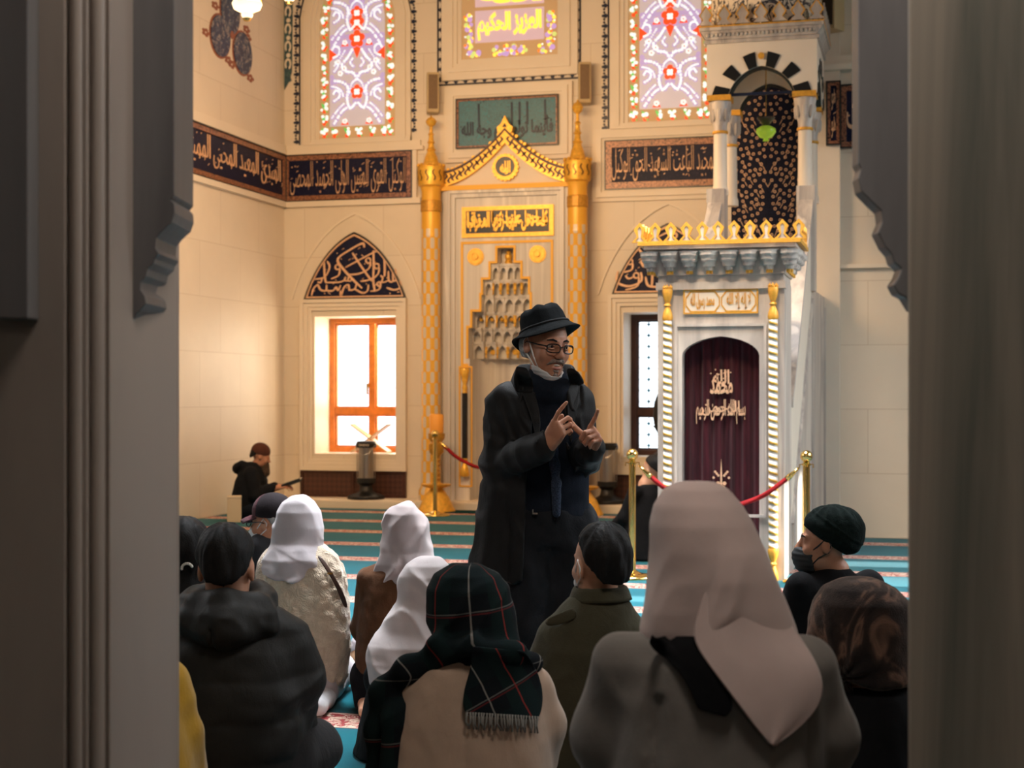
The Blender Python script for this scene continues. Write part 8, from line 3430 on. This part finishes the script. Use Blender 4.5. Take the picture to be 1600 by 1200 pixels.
for q in (-1, 1):
    c.chain([A(382, 797, q * 0.08), A(440, 793, q * 0.20), A(425, 804, -q * 0.05)], [0.115, 0.085, 0.065], 0.03)
grow_mesh('dark_trousers', c, cloth('dark_denim', (0.010, 0.014, 0.024, 1)), f.root, 0.012, post=lambda X, Y, Z, F: np.maximum(F + 0.006 * vnoise(X * 12, Y * 12, Z * 12), 0.003 - Z))
hair_cap('hair', None, T, hR, M['hair'], f.root, 0.008, 0.008, -0.07, -0.03, 0.04)
cp = Soft().ell(T((0, 0.016, 0.062)), (0.090, 0.108, 0.096), hR)
Rt2 = np.array(hR).T
hc2 = hc


def post(X, Y, Z, F):
    q_ = Rt2[2, 0] * (X - hc2[0]) + Rt2[2, 1] * (Y - hc2[1]) + Rt2[2, 2] * (Z - hc2[2])
    return smax(F, 0.022 - q_, 0.006)


grow_mesh('knit_cap', cp, cloth('brown_knit', (0.085, 0.032, 0.022, 1), 0.95), f.root, 0.007, post=post)
bd = Soft().chain([T((0, -0.075, -0.075)), T((0, -0.090, -0.15)), T((0, -0.075, -0.24)), T((0, -0.05, -0.30))], [0.050, 0.052, 0.040, 0.016], 0.03)
grow_mesh('beard', bd, cloth('brown_beard', (0.060, 0.038, 0.026, 1), 0.8, 0.5, 0.6, 80), f.root, 0.007, post=lambda X, Y, Z, F: F + 0.006 * vnoise(X * 60, Y * 60, Z * 14))
# his book
bp = A(455, 757, 0.0)
p = c2w((f.X0 + bp[0], 17.0 + bp[1], bp[2]))
bk = thing('open_book', 'dark open book held by the bearded reader at the left wall', 'book', p, YAW)
for q in (-1, 1):
    mb = MB()
    mb.hexa([(x + 0.0, q * y0, 0.03 * y0 * 6 + x * 0.35 + z) for x in (-0.09, 0.11) for y0 in (0.0, 0.13) for z in (-0.006, 0.012)])
    mb.build('book_cover', M['blackplastic'], bk)
    mb = MB()
    mb.hexa([(x + 0.0, q * y0, 0.03 * y0 * 6 + x * 0.35 + z) for x in (-0.085, 0.105) for y0 in (0.002, 0.125) for z in (0.0121, 0.018)])
    mb.build('pages', plain('paper', (0.30, 0.27, 0.22, 1), 0.8), bk)
# cream box at his back
p = c2w(G(366, 778, 16.62))
bx = thing('cream_box', 'small cream box on the carpet behind the bearded reader', 'box', (p[0], p[1], 0.0), YAW + 0.2)
MB().box(-0.075, 0.075, -0.06, 0.06, 0.0, 0.26).build('carton', plain('cream_card', (0.62, 0.50, 0.34, 1), 0.7), bx, bevel=0.004)
MB().box(-0.078, 0.078, -0.063, 0.063, 0.26, 0.285).build('lid', plain('cream_card_lid', (0.66, 0.54, 0.38, 1), 0.7), bx, bevel=0.003)

# ------------------------------------------------------------------ N. seated person in black beside the pulpit
f = Fig('person with black hair and black clothes sitting between brass post and pulpit', 1004, 12.9)
A = f.at
hc = A(1021, 738, 0.0)
hR = rot(0.25, 0.0, AWAY + 0.7)
T, hips, nk, fw, sd = sitter(f, hc, hR, 1.0, M['skin_light'], shz=0.58, shw=0.17, hip=0.14, fwd=(-0.75, 0.66), h=0.009, lean=(0.02, 0.0))
hair_cap('hair', None, T, hR, M['hair'], f.root, 0.007, 0.012, -0.075)
c = Soft()
c.loft([(0.005, 0.0, 0.0, 0.22, 0.22), (0.2, 0.0, 0, 0.19, 0.18), (0.42, 0.02, 0, 0.175, 0.15), (0.55, 0.03, 0, 0.13, 0.12), (0.63, 0.045, 0, 0.07, 0.07)], 2.3, 0.03)
arms_cloth(c, nk, hips, fw, sd, 0.17)
grow_mesh('black_jacket', c, cloth('black_jacket_cotton', (0.008, 0.008, 0.009, 1)), f.root, 0.010, post=lambda X, Y, Z, F: np.maximum(wrinkle()(X, Y, Z, F), 0.004 - Z))
legs_cloth(f, 'dark_trousers', M['trousers'], hips, fw, sd)
